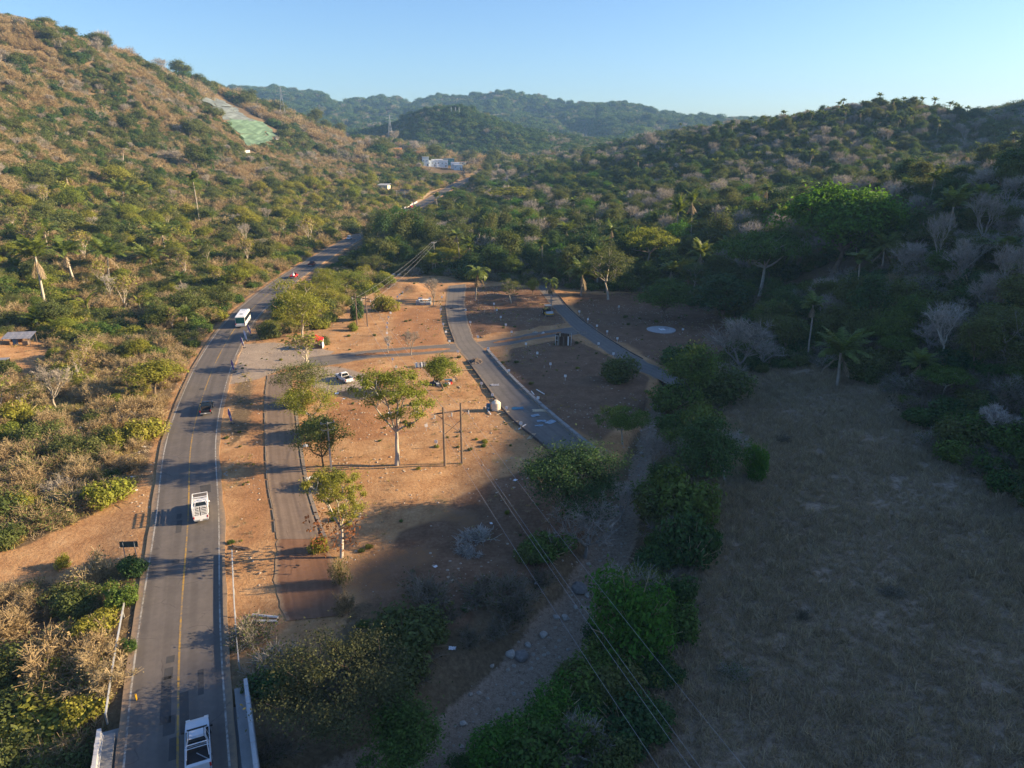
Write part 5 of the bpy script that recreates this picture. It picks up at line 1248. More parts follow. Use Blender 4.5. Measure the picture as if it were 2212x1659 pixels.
M['tarp_black'] = plain('black_tarp', (.022, .023, .03), .5, 0, .4, 2)
M['tarp_blue'] = plain('blue_tarp', (.03, .13, .24), .6, 0, .2, 2)
M['tank_beige'] = plain('beige_water_tank', (.66, .58, .46), .6, 0, .06)
M['barrel_blue'] = plain('blue_barrel', (.012, .11, .21), .5, 0, .1)
M['block'] = plain('grey_concrete_block', (.36, .38, .39), .95, 0, .14, 3)
M['rock'] = plain('river_boulder', (.24, .21, .185), .95, 0, .35, 2.2, .2, .5)
M['rock_pale'] = plain('pale_boulder', (.44, .39, .33), .95, 0, .25, 2.2, .2, .5)
M['litter'] = plain('white_plastic_litter', (.74, .74, .76), .6, 0, .05)
M['plastic_sheet'] = plain('bluish_plastic_sheet', (.20, .27, .34), .35, 0, .2, 2)
M['dirt_pile'] = plain('red_dirt_pile', (.30, .155, .078), .95, 0, .35, 1.2, .1, .6)
M['net_green'] = plain('green_erosion_net', (.085, .155, .10), .95, 0, .25, .35)
M['net_grey'] = plain('grey_erosion_net', (.115, .14, .145), .95, 0, .25, .35)
def net_mat(name, c):
    m, nt, out = new_mat(name); k = NT(nt); pos = k.n('NewGeometry').outputs['Position']
    mp = k.n('Mapping'); mp.inputs['Rotation'].default_value = (0, 0, -.9); mp.inputs['Scale'].default_value = (.35, .02, .02); k.l(pos, mp.inputs['Vector']); f = k.math('ADD', k.math('MULTIPLY', k.noise(1.0, mp.outputs[0], 4, .7), .65), k.math('MULTIPLY', k.noise(.09, pos, 4), .35))
    k.bsdf(out, k.ramp(f, [(.36, tuple(v * .62 for v in c)), (.5, c), (.62, tuple(v * 1.45 + .02 for v in c))]), .95, f, .6, .6); return m
M['net_green'] = net_mat('green_erosion_net', (.095, .16, .105)); M['net_grey'] = net_mat('grey_erosion_net', (.125, .15, .15))
M['gravel'] = plain('pale_gravel', (.36, .36, .36), .95, 0, .3, 3, .1, .5)
M['tin'] = plain('rusty_tin_sheet', (.34, .33, .34), .5, .35, .4, 1.4)
for k_, c_ in (('wall_white', (.76, .76, .78)), ('wall_cream', (.70, .60, .44)), ('wall_orange', (.68, .30, .10)), ('wall_teal', (.08, .24, .26)), ('wall_blue', (.55, .64, .70)), ('roof_tile', (.42, .16, .09)), ('roof_grey', (.36, .38, .40))):
    M[k_] = plain(k_ + '_render', c_, .85, 0, .08, .8)

# ------------------------------------------------------------------ vehicles (front along +Y)
def wheels(root, xs, ys, r=.37, w=.25):
    for y in ys:
        for s in (-1, 1):
            t = MB().tube((s * (xs - w / 2), y, r), (s * (xs + w / 2), y, r), r, n=16).build('tyre', M['rubber'], root)
            MB().tube((s * (xs + w / 2 - .02), y, r), (s * (xs + w / 2 + .012), y, r), r * .62, n=12).build('rim', M['steel'], t)
def pane(name, a, b, c, d, root, mat=None, k=.1, out=.012):
    """a glass pane inset in the quad abcd and set a little proud of it"""
    P_ = [Vector(q) for q in (a, b, c, d)]; m = sum(P_, Vector()) / 4; n = (P_[1] - P_[0]).cross(P_[3] - P_[0]).normalized()
    if n.dot(m - Vector((0, 0, m.z * .6))) < 0: n = -n
    Q = [q.lerp(m, k) for q in P_]; top = [q + n * out for q in Q]; bot = [q - n * .03 for q in Q]
    return MB().raw(bot + top, [(4, 5, 6, 7), (0, 1, 5, 4), (1, 2, 6, 5), (2, 3, 7, 6), (3, 0, 4, 7)]).build(name, mat or M['glass'], root)
def pickup(pos, rz, paint, label, group=None, name='pickup_truck', crew=True, bars=False, length=5.3):
    root = empty(name, pos, rz, label, 'pickup truck', group); f = length / 2; W = .91; cb = -.55 if crew else .05; cf = 1.25
    MB().prism([(f, .46), (f + .02, .74), (f - .08, .96), (f - .42, 1.07), (cf - .1, 1.14), (cb, 1.14), (cb, .46)], -W, W, [.16, .10, .08, .05, 0, 0, 0]).build('body', M[paint], root, bevel=.05)
    hd = MB().prism([(f - .12, .99), (f - .44, 1.09), (cf - .06, 1.165), (cf - .06, 1.12), (f - .44, 1.05)], -W * .78, W * .78, [.08, .04, 0, 0, .04]).build('hood', M[paint], root)
    ct, rt = cf - .78, cb + .16; wb, wt = .84, .66
    MB().prism([(cf, 1.13), (ct, 1.72), (ct - .3, 1.77), (rt + .2, 1.77), (rt, 1.73), (cb, 1.13)], -wb, wb, [0, .17, .19, .19, .17, 0]).build('cab', M[paint], root, bevel=.03)
    MB().box((0, (ct + rt) / 2 - .05, 1.785), (1.12, ct - rt - .3, .03)).build('roof', M[paint], root, bevel=.01)
    pane('windscreen', (-wb, cf, 1.13), (wb, cf, 1.13), (wt, ct, 1.72), (-wt, ct, 1.72), root)
    pane('rear_window', (-wb, cb, 1.13), (wb, cb, 1.13), (wt, rt, 1.73), (-wt, rt, 1.73), root, k=.14)
    mid = (cb + cf) / 2 - .1
    for s in (-1, 1):
        pane('side_window', (s * wb, mid + .06, 1.13), (s * wb, cf - .1, 1.13), (s * wt, ct - .04, 1.71), (s * wt, mid + .06, 1.71), root, k=.1)
        pane('side_window', (s * wb, cb + .08, 1.13), (s * wb, mid, 1.13), (s * wt, mid, 1.71), (s * wt, rt + .06, 1.71), root, k=.1)
        MB().box((s * (W + .12), cf - .18, 1.2), (.24, .1, .17)).build('mirror', M['plastic_black' if paint != 'paint_white' else paint], root, bevel=.02)
        MB().box((s * (W - .22), f - .02, .86), (.32, .1, .16)).build('headlight', M['lamp_clear'], root)
        MB().box((s * (W - .06), -f + .02, .93), (.14, .08, .32)).build('taillight', M['lamp_red'], root)
        MB().box((s * (W - .04), (cb - f) / 2, .82), (.09, f + cb - .02, .68)).build('bed_side', M[paint], root, bevel=.02)
    MB().box((0, (cb - f) / 2, .60), (2 * W - .18, f + cb - .06, .06)).build('bed_floor', M['bed_liner'], root)
    MB().box((0, -f + .05, .83), (2 * W - .2, .07, .56)).build('tailgate', M[paint], root, bevel=.02)
    MB().box((0, cb - .05, .86), (2 * W - .2, .06, .5)).build('bed_front', M['bed_liner'], root)
    MB().box((0, -f - .08, .53), (1.7, .18, .17)).build('rear_bumper', M['steel'], root, bevel=.03)
    MB().box((0, f + .05, .52), (1.72, .2, .22)).build('front_bumper', M['plastic_black'], root, bevel=.04)
    MB().box((0, -f - .175, .56), (.34, .02, .15)).build('number_plate', M['sign_white'], root)
    MB().box((0, cf + .0, 1.155), (1.5, .16, .035)).build('wiper_cowl', M['plastic_black'], root)
    wheels(root, W - .1, (f - .95, -f + 1.15))
    if bars:
        b = MB()
        for s in (-1, 1): b.tube((s * .78, cb - .25, 1.1), (s * .72, cb - .35, 1.62), .045); b.tube((s * .72, cb - .35, 1.62), (s * .8, cb - 1.35, 1.16), .04)
        b.tube((-.72, cb - .35, 1.62), (.72, cb - .35, 1.62), .05); b.tube((-.75, cb - .62, 1.5), (.75, cb - .62, 1.5), .035)
        b.build('roll_bar', M['paint_silver'], root)
        MB().tube((-.1, cb - .6, .95), (.75, cb - 1.4, .75), .035).build('load_strut', M['steel'], root)
        MB().box((0, -f + .18, 1.13), (1.66, .3, .03)).build('tailgate_cap', M['paint_silver'], root)
        for s in (-1, 1): MB().box((s * .56, (ct + rt) / 2 - .05, 1.815), (.04, 1.1, .03)).build('roof_rail', M['plastic_black'], root)
    return root
def road_obj(dx, dy, off):
    y = at(dx, dy).y; c, rz = on_road(y, off); return c, rz
c, rz = on_road(43.0, 1.62)
pickup(c, rz, 'paint_silver', 'silver crew-cab pickup with roll bar cut off by the bottom edge', bars=True)
c, rz = road_obj(432, 1120, 1.7)
st = pickup(c, rz, 'paint_white', 'white stake-sided truck with open rail cage on the highway', name='stake_truck', crew=False, length=5.6); st['category'] = 'truck'
st.scale = (.94, .94, .94)
for s in (-1, 1):
    fr = MB()
    for y in (-2.75, -1.6, -.5, .6, 1.5): fr.box((s * .93, y, 1.72), (.06, .07, 1.5))
    fr.build('cage_post', M['paint_white'], st)
    for z in (1.32, 1.58, 1.84, 2.1, 2.4): MB().box((s * .96, -.62, z), (.035, 4.35, .11)).build('cage_slat', M['paint_white'], st)
    gate = MB(); x0 = s * .46
    for x in (x0 - .36, x0 + .36): gate.box((x, -2.76, 1.76), (.06, .05, 1.3))
    gate.build('gate_frame', M['paint_white'], st)
    for z in (1.2, 1.42, 1.64, 1.86, 2.08, 2.34): MB().box((x0, -2.79, z), (.72, .03, .09)).build('gate_slat', M['paint_white'], st)
for y in (-2.7, -1.3, .2, 1.45): MB().box((0, y, 2.46), (1.92, .07, .06)).build('cage_crossbar', M['paint_white'], st)
for z in (1.95, 2.15, 2.35): MB().box((0, .32, z), (1.86, .04, .09)).build('cage_slat', M['paint_white'], st)
c, rz = road_obj(456, 893, 1.6)
pickup(c, rz, 'paint_black', 'black pickup with empty bed crossing tree shadows on the highway')
c, rz = road_obj(631, 601, 1.6)
rp = pickup(c, rz, 'paint_red', 'bright red pickup carrying a white tank beyond the bus', crew=False)
wt_ = MB().lathe((0, 0, 0), [(.46, 0), (.5, .1), (.5, .85), (.4, 1.0), (.18, 1.08)], 14).build('water_tank', M['canvas_white'], None)
wt_.location = c + Matrix.Rotation(rz, 3, 'Z') @ Vector((0, -1.35, .63)); tag(wt_, 'white water tank standing in the bed of the bright red pickup', 'tank')
wb_ = MB().lathe((0, 0, 0), [(.24, 0), (.27, .35), (.14, .55)], 10).build('plastic_drum', M['plastic_sheet'], None)
wb_.location = c + Matrix.Rotation(rz, 3, 'Z') @ Vector((.1, -1.3, 1.71)); tag(wb_, 'small bluish drum on top of the white tank in the red pickup', 'drum')
c, rz = road_obj(672, 575, 1.6)
pickup(c, rz, 'paint_maroon', 'maroon pickup ahead of the bright red pickup on the highway')
p_ = at(744, 823)
pickup(p_, R(200) - R(0) + R(-180) + R(18), 'paint_white', 'white crew-cab pickup parked on the bare dirt beside the cross street')

def van(pos, rz, paint, label, cat, name, L=4.4, H=1.75):
    root = empty(name, pos, rz, label, cat); f = L / 2; W = .87
    MB().prism([(f, .35), (f + .02, .68), (f - .15, .92), (f - 1.0, 1.04), (-f + .05, 1.06), (-f, .5), (-f + .05, .35)], -W, W, [.1, .08, .05, 0, 0, .03, .06]).build('body', M[paint], root, bevel=.05)
    MB().prism([(f - .95, 1.04), (f - 1.65, H - .05), (f - 1.9, H), (-f + .5, H), (-f + .12, 1.06)], -W + .04, W - .04, [0, .15, .17, .17, .02]).build('cabin', M[paint], root, bevel=.04)
    pane('windscreen', (-W + .04, f - .95, 1.04), (W - .04, f - .95, 1.04), (W - .2, f - 1.65, H - .06), (-W + .2, f - 1.65, H - .06), root)
    pane('rear_window', (-W + .04, -f + .12, 1.06), (W - .04, -f + .12, 1.06), (W - .21, -f + .48, H - .03), (-W + .21, -f + .48, H - .03), root, k=.14)
    for s in (-1, 1):
        pane('side_window', (s * (W - .04), -f + .25, 1.05), (s * (W - .04), f - 1.1, 1.05), (s * (W - .2), f - 1.75, H - .06), (s * (W - .2), -f + .6, H - .06), root, k=.1)
        MB().box((s * .6, f - .02, .72), (.32, .08, .16)).build('headlight', M['lamp_clear'], root)
        MB().box((s * .74, -f + .02, .85), (.16, .06, .3)).build('taillight', M['lamp_red'], root)
    wheels(root, W - .1, (f - .8, -f + .8), .33, .22); return root
c, rz = road_obj(766, 518, -1.7)
van(c, rz + math.pi, 'paint_white', 'white sport utility car coming round the distant highway bend', 'car', 'parked_car' if 0 else 'utility_car')
c, rz = on_road(520, -1.8)
van(c, rz + math.pi, 'paint_red', 'small red car far away beside the white highway barrier', 'car', 'distant_car', 4.2, 1.5)

c, rz = road_obj(530, 712, 1.55)
bus = empty('bus', c + Vector((0, 0, 0)), rz, 'white bus with dark teal rear window driving away on the highway', 'bus')
bus.location = c + Matrix.Rotation(rz, 3, 'Z') @ Vector((0, 4.6, 0))
MB().prism([(-4.6, .45), (-4.68, .9), (-4.6, 3.0), (-4.45, 3.15), (4.45, 3.15), (4.62, 2.9), (4.7, .8), (4.6, .4)], -1.26, 1.26, [.05, 0, .05, .16, .16, .06, .03, .05]).build('body', M['paint_white'], bus, bevel=.06)
MB().box((0, -4.685, 2.05), (2.2, .05, 1.5)).build('rear_window', M['glass_teal'], bus, bevel=.02)
MB().box((0, -4.72, .78), (2.46, .12, .5)).build('rear_bumper', M['paint_silver'], bus, bevel=.03)
for s in (-1, 1):
    for k in range(6): MB().box((s * 1.262, -3.7 + k * 1.42, 2.15), (.03, 1.34, 1.0)).build('side_window', M['glass'], bus)
    MB().box((s * 1.12, -4.72, 1.16), (.22, .06, .3)).build('taillight', M['lamp_red'], bus)
    MB().box((s * 1.02, 4.72, .8), (.35, .05, .2)).build('headlight', M['lamp_clear'], bus)
    MB().box((s * 1.4, 4.4, 2.3), (.2, .12, .5)).build('mirror', M['plastic_black'], bus)
MB().box((0, 4.68, 2.0), (2.2, .05, 1.5)).build('windscreen', M['glass'], bus)
for y in (-1.9, 2.6): MB().box((0, y, 3.17), (.75, .62, .05)).build('roof_hatch', M['plastic_black' if y < 0 else 'paint_silver'], bus, bevel=.01)
MB().box((0, 3.7, 3.18), (1.5, .9, .08)).build('air_conditioner', M['paint_silver'], bus, bevel=.02)
wheels(bus, 1.12, (-2.6, 2.9), .48, .28)

rp_ = at(1183, 681)
rol = empty('road_roller', rp_, R(12) + math.pi, 'yellow road roller with sun roof parked beside the half-dead palm', 'road roller')
MB().tube((-1.0, 1.75, .72), (1.0, 1.75, .72), .72, n=24).build('drum', M['steel'], rol)
fr = MB()
for s in (-1, 1): fr.box((s * 1.1, 1.5, .8), (.12, 2.0, .34))
fr.box((0, .62, .8), (2.3, .25, .4)); fr.box((0, 2.58, .8), (2.3, .16, .3)); fr.build('drum_frame', M['paint_yellow'], rol, bevel=.03)
MB().box((0, -.05, 1.1), (1.5, 1.3, .5)).build('chassis', M['plastic_black'], rol, bevel=.03)
MB().box((0, -1.55, 1.25), (1.45, 1.8, .85), top=(1.3, 1.6)).build('engine_hood', M['paint_yellow'], rol, bevel=.06)
MB().box((0, -.1, 1.6), (.55, .5, .5)).build('seat', M['plastic_black'], rol, bevel=.05)
MB().box((0, .55, 1.7), (.8, .16, .7)).build('console', M['plastic_black'], rol, bevel=.03)
for sx in (-1, 1):
    for sy in (-.75, .7): MB().tube((sx * .72, sy, 1.3), (sx * .72, sy, 2.75), .04).build('roof_post', M['plastic_black'], rol)
MB().box((0, 0, 2.8), (1.75, 1.9, .12)).build('sun_roof', M['wall_cream'], rol, bevel=.04)
wheels(rol, .85, (-1.5,), .75, .5)

# ------------------------------------------------------------------ poles and wires
def hframe(a, b, h, label):
    a, b = Vector(a), Vector(b); root = empty('twin_pole_frame', (a + b) / 2, 0, label, 'power pole'); o = root.location; d = (b - a); d.z = 0; d.normalize(); n = Vector((-d.y, d.x, 0))
    for p, dh in ((a, 0), (b, .3)): MB().tube(p - o + Vector((0, 0, -.6)), p - o + Vector((0, 0, h + dh)), .19, .13, 8).build('pole', M['wood_grey'], root)
    la, lb = a - o, b - o; zc = h - .95
    MB().raw(*bar(la - d * 1.35 + Vector((0, 0, zc)) + n * .2, lb + d * 1.35 + Vector((0, 0, zc)) + n * .2, .11, .2)).build('crossarm', M['wood_grey'], root)
    for s, p in ((-1, la), (1, lb)):
        MB().tube(p + Vector((0, 0, zc - .9)) + n * .15, p + d * s * 1.0 + Vector((0, 0, zc - .05)) + n * .15, .045).build('brace', M['wood_grey'], root)
    MB().tube(la + Vector((0, 0, zc - 3.4)), lb + Vector((0, 0, zc - 1.4)), .05).build('cross_brace', M['wood_grey'], root)
    MB().tube(lb + Vector((0, 0, zc - 3.4)), la + Vector((0, 0, zc - 1.4)), .05).build('cross_brace', M['wood_grey'], root)
    hooks = []
    for q in (la - d * 1.25, (la + lb) / 2, lb + d * 1.25):
        q = q + Vector((0, 0, zc)) + n * .2; MB().lathe(q + Vector((0, 0, -.75)), [(.05, 0), (.13, .08), (.06, .16), (.13, .28), (.06, .36), (.13, .46), (.05, .62)], 8).build('insulator', M['porcelain'], root); hooks.append(o + q + Vector((0, 0, -.75)))
    hooks.append(Vector((a.x, a.y, a.z + h))); return hooks
def bar(a, b, w, h):
    a, b = Vector(a), Vector(b); d = (b - a).normalized(); s = Vector((-d.y, d.x, 0)).normalized() * w / 2; u = Vector((0, 0, h / 2))
    return [a - s - u, a + s - u, a + s + u, a - s + u, b - s - u, b + s - u, b + s + u, b - s + u], [(0, 3, 2, 1), (4, 5, 6, 7), (0, 1, 5, 4), (1, 2, 6, 5), (2, 3, 7, 6), (3, 0, 4, 7)]
def wire(a, b, sag, label, r=.022, group='overhead wires'):
    a, b = Vector(a), Vector(b); n = 28; pts = [a.lerp(b, i / n) - Vector((0, 0, sag * 4 * (i / n) * (1 - i / n))) for i in range(n + 1)]
    return tag(MB().path(pts, r, 4).build('power_cable', M['wire'], None), label, 'cable', group)
pa, pb = at(961, 1007), at(998, 1003)
h1 = hframe(pa, pb, 9.3, 'near twin-pole wooden power frame casting two long shadows across the dirt')
fa, fb = ats(893, 811.6), ats(919, 816)
h2 = hframe(fa, fb, 8.3, 'far twin-pole wooden power frame beside the round yellow-green bush')
h0 = [Vector((30.2, -22, 9)), Vector((32.6, -21, 9)), Vector((35.3, -20, 9)), Vector((31.0, -22, 9.9))]
for q, (a, b, s) in enumerate(zip(h1, h0, (2.2, 2.2, 2.2, 1.9))): wire(a, b, s, 'thin cable from the near twin-pole frame over the ravine, %s' % ('leftmost of four', 'third from left', 'rightmost of four', 'second from left')[q], .011)
for q, (a, b) in enumerate(zip(h1[:3], h2[:3])): wire(a, b, 1.6, 'cable between the two twin-pole frames, %s of three' % ('western', 'middle', 'eastern')[q], .018)
def post(p, h, label, arms=1, mat='concrete_pole', lines_=True):
    root = empty('utility_pole', p, 0, label, 'utility pole'); MB().tube((0, 0, -.5), (0, 0, h), .16, .10, 8).build('pole', M[mat], root); out = []
    for k in range(arms):
        z = h - .25 - k * 1.05; MB().box((0, .12, z), (2.1 if k == 0 else 1.5, .1, .12), rz=.45).build('crossarm', M['galv'], root)
        for x in (-.9, 0, .9):
            q = Vector((x * math.cos(.45), .12 + x * math.sin(.45), z + .06)); MB().lathe(q, [(.04, 0), (.1, .06), (.05, .12), (.08, .2), (.02, .26)], 8).build('insulator', M['porcelain'], root)
            if k == 0: out.append(p + q + Vector((0, 0, .26)))
    return out
q1 = post(at(716, 1017), 7.6, 'single grey utility pole with two crossarms beside the concrete lane', 2)
q2 = post(ats(1087, 675), 10.5, 'utility pole at the forest edge where the far wires meet', 1)
q3 = post(ats(1156, 598), 9.0, 'distant utility pole in the valley wood', 1)
q4 = post(ats(993, 508), 9.0, 'utility pole below the small white stilt house', 1)
for q in range(3):
    wire(h2[q], q2[q], 1.4, 'pale cable from the far twin-pole frame to the forest edge pole, %s of three' % ('left', 'middle', 'right')[q], .02); wire(q2[q], q3[q], 1.4, 'pale cable between the two poles in the valley wood, %s of three' % ('left', 'middle', 'right')[q], .02)

# ------------------------------------------------------------------ bridge, guardrails, signs, flags, tent
br = empty('bridge', (-22.5, 36, 0), 0, 'road bridge with pale parapets over the dry stream', 'bridge'); bo = br.location
def along(y, off, z=0): c_, r_ = on_road(y, off); return Vector((c_.x, c_.y, z))
def run(y0, y1, off, z0, z1, w, step=2.0):
    ys = np.arange(y0, y1 + .01, (y1 - y0) / max(1, round((y1 - y0) / step))); b = MB(); P_ = []
    for y in ys:
        for o_, z in ((off - w / 2, z0), (off + w / 2, z0), (off + w / 2, z1), (off - w / 2, z1)): P_.append(along(y, o_, z) - bo)
    F_ = [(0, 1, 2, 3)] + [(i * 4 + k, i * 4 + (k + 1) % 4, i * 4 + 4 + (k + 1) % 4, i * 4 + 4 + k) for i in range(len(ys) - 1) for k in range(4)] + [tuple(len(P_) - 4 + k for k in (3, 2, 1, 0))]
    return b.raw(P_, F_)
run(26, 48.2, 0, -1.1, -.33, 11.6).build('deck', M['concrete'], br)
run(47.2, 48.6, 0, -5.5, -1.12, 11.4, .7).build('abutment', M['concrete'], br)
for s in (-1, 1):
    e = 48.4 if s > 0 else 47.2
    run(26, e, s * 5.15, -.32, .24, 1.2).build('walkway', M['concrete'], br)
    pr = run(26, e, s * 5.55, .25, .42, .42).build('parapet_base', M['white_concrete'], br)
    for z in (.62, .92): run(26, e, s * 5.55, z - .1, z + .1, .3).build('parapet_rail', M['white_concrete'], pr)
    for y in np.arange(27, e, 2.05): MB().raw([tuple(v - bo) for v in (along(y, s * 5.55 - .17, .42), along(y, s * 5.55 + .17, .42), along(y + .3, s * 5.55 + .17, .42), along(y + .3, s * 5.55 - .17, .42), along(y, s * 5.55 - .17, 1.06), along(y, s * 5.55 + .17, 1.06), along(y + .3, s * 5.55 + .17, 1.06), along(y + .3, s * 5.55 - .17, 1.06))], [(0, 3, 2, 1), (4, 5, 6, 7), (0, 1, 5, 4), (1, 2, 6, 5), (2, 3, 7, 6), (3, 0, 4, 7)]).build('parapet_post', M['white_concrete'], pr)
def guardrail(y0, y1, off, label):
    root = empty('guardrail', along((y0 + y1) / 2, off, .04), 0, label, 'guardrail'); o = root.location; n = int((y1 - y0) / 3.8)
    for i in range(n):
        a, b = along(y0 + (y1 - y0) * i / n, off, .66) - o, along(y0 + (y1 - y0) * (i + 1) / n, off, .66) - o
        m = MB(); d = (b - a).normalized(); s = Vector((d.y, -d.x, 0)); pr_ = [(-.03, -.16), (.05, -.09), (-.03, 0), (.05, .09), (-.03, .16), (-.06, .16), (.02, .09), (-.06, 0), (.02, -.09), (-.06, -.16)]
        P_ = [q + s * x + Vector((0, 0, z)) for q in (a, b) for x, z in pr_]; k = len(pr_); m.raw(P_, [(j, (j + 1) % k, k + (j + 1) % k, k + j) for j in range(k)]).build('beam', M['galv'], root)
        MB().box(a + Vector((0, 0, -.4)), (.12, .12, 1.1)).build('post', M['galv'], root)
guardrail(48.9, 67, -5.3, 'pale steel guardrail on the left side of the highway above the overgrown bank')
guardrail(51, 70, 5.15, 'steel guardrail on the right side of the highway next to the big olive tree')

def sign(p, w, h, z, legs, mat, label, rz=0, legm='galv'):
    root = empty('road_sign', p, rz, label, 'road sign'); MB().box((0, .04, z), (w, .04, h)).build('board', M[mat], root, bevel=.008)
    for x in legs: MB().tube((x, 0, -.5), (x, 0, z + h / 2 - .08), .05).build('post', M[legm], root)
    return root
sign(at(285, 1214), 2.0, .75, 2.15, (-.62, .62), 'sign_back', 'dark back of a wide road sign on two posts at the dirt side road', R(4))
sign(at(187, 1462), .75, .55, 1.5, (0,), 'sign_yellow', 'small yellow sign on a post in the shaded bank left of the highway', R(18), 'sign_yellow')
sign(at(298, 1528), .16, .9, .5, (0,), 'sign_yellow', 'yellow marker post beside the left guardrail end', R(10), 'sign_yellow')

def feather(p, h, mat, label, lean):
    root = empty('feather_flag', p, R(-30), label, 'feather flag', 'feather flags along the highway edge'); pts = []
    for i in range(9):
        t = i / 8; pts.append(Vector((-lean * t ** 1.6 - .5 * max(0, t - .8) * 2.2, 0, h * (t - .22 * max(0, t - .7)))))
    MB().path(pts, .022, 5).build('pole', M['galv'], root); m = MB(); n = 8; F_ = []; P_ = []
    for i in range(n + 1):
        t = .18 + .82 * i / n; k = min(7, int(t * 8)); q = pts[k].lerp(pts[k + 1], t * 8 - k); wd = .62 * math.sin(math.pi * min(1, .22 + .72 * i / n)) ** .7
        for yv in (-.008, .008): P_ += [q + Vector((-.02, yv, 0)), q + Vector((-.02 - wd, yv + .06 * math.sin(i), -.1))]
    for i in range(n):
        a, b = i * 4, i * 4 + 4; F_ += [(a, a + 1, b + 1, b), (a + 2, b + 2, b + 3, a + 3), (a, b, b + 2, a + 2), (a + 1, a + 3, b + 3, b + 1)]
    m.raw(P_, F_).build('banner', M[mat], root); MB().box((0, 0, .06), (.5, .5, .12)).build('base', M['plastic_black'], root)
    if mat == 'flag_purple': MB().box((-.3, -.03, h * .42), (.2, .03, .45)).build('print_patch', M['flag_white'], root)
for (sx, sy, mt, lb, ln) in [(629, 838.5, 'flag_purple', 'faded purple feather flag right behind the white bus', .9), (619, 853.5, 'flag_white', 'white feather flag, second behind the bus', .7), (611.5, 870, 'flag_purple', 'pale purple feather flag at the start of the gravel apron', .8), (588, 931, 'flag_purple', 'purple feather flag halfway along the gravel apron', .5), (582, 1061, 'flag_purple', 'deep purple feather flag on the dirt strip beside the black pickup', .4)]:
    feather(ats(sx, sy), 2.9, mt, lb, ln)

tp = at(684, 751); tent = empty('canopy_tent', tp, R(8), 'small red canopy tent with one white side wall', 'tent')
for x in (-1.5, 1.5):
    for y in (-1.5, 1.5): MB().tube((x, y, 0), (x, y, 2.05), .03).build('leg', M['galv'], tent)
MB().raw([(-1.6, -1.6, 2.0), (1.6, -1.6, 2.0), (1.6, 1.6, 2.0), (-1.6, 1.6, 2.0), (-.75, -.75, 2.45), (.75, -.75, 2.45), (.75, .75, 2.45), (-.75, .75, 2.45), (0, 0, 3.15), (-1.6, -1.6, 1.75), (1.6, -1.6, 1.75), (1.6, 1.6, 1.75), (-1.6, 1.6, 1.75)],
    [(0, 1, 5, 4), (1, 2, 6, 5), (2, 3, 7, 6), (3, 0, 4, 7), (4, 5, 8), (5, 6, 8), (6, 7, 8), (7, 4, 8), (0, 9, 10, 1), (1, 10, 11, 2), (2, 11, 12, 3), (3, 12, 9, 0)]).build('roof', M['canvas_red'], tent)
MB().box((1.56, 0, .98), (.04, 3.0, 1.95)).build('side_wall', M['canvas_white'], tent)
MB().box((.95, 1.53, .95), (1.1, .04, 1.85)).build('back_wall', M['canvas_white'], tent)

# ------------------------------------------------------------------ building site
W0 = ats(1409, 860); hut = empty('plank_enclosure', W0, R(-6), 'roofless hut of dark upright planks with one white plank beside the cross street', 'hut')
def plank(x, y, w, h, mat, rz=0): MB().box((x, y, h / 2), (w, .05, h), rz=rz).build('plank', M[mat], hut)
for i in range(8): plank(-1.1 + i * .37, -1.3, .35, 2.15 + random.uniform(-.05, .05), 'wood_white' if i == 6 else ('wood_dark' if i % 3 else 'wood_grey'))
for i in range(8): plank(-1.75 + i * .4, 1.3, .37, 2.25 + random.uniform(-.06, .06), 'wood_pale' if i == 2 else 'wood_dark')
for i in range(6): plank(1.75, -1.05 + i * .4, .37, 2.15, 'wood_dark', R(90))
for i in range(4): plank(-1.85, .0 + i * .36, .34, 2.1, 'wood_dark', R(90))
for x, y in ((-1.9, -1.34), (-1.3, -1.34), (1.8, -1.34), (1.8, 1.36), (-1.9, 1.36)): MB().box((x, y, 1.2), (.09, .09, 2.4)).build('corner_post', M['wood_white'], hut)
for z in (1.25, 2.3): MB().box((-1.6, -1.36, z), (.6, .06, .09)).build('rail', M['wood_white'], hut)

gp = at(1428, 713); gz_ = max(float(ground(gp.x + a, gp.y + b)) for a in (-3.7, 0, 3.7) for b in (-3.7, 0, 3.7))
MB().lathe((gp.x, gp.y, gz_ - .5), [(3.75, 0), (3.7, .53), (.02, .56)], 32).build('gravel_circle', M['gravel'])['kind'] = 'structure'
bd = empty('white_board', (gp.x + .2, gp.y - .1, gz_ + .06), R(12), 'white square board with a dark mark lying on the gravel circle', 'board')
MB().box((0, 0, .05), (1.35, 1.75, .07)).build('panel', M['sign_white'], bd, bevel=.01)
m_k = MB(); arc = [Vector((-.42 + .8 * t, .15 + .42 * math.sin(math.pi * min(1, t * 1.2)) - .25 * t, .09)) for t in np.linspace(0, 1, 9)]
for a_, b_, w_ in zip(arc, arc[1:], (.1, .2, .26, .28, .26, .22, .16, .08)): m_k.raw(*bar(a_, b_, w_, .012))
m_k.build('dark_mark', M['plastic_black'], bd)

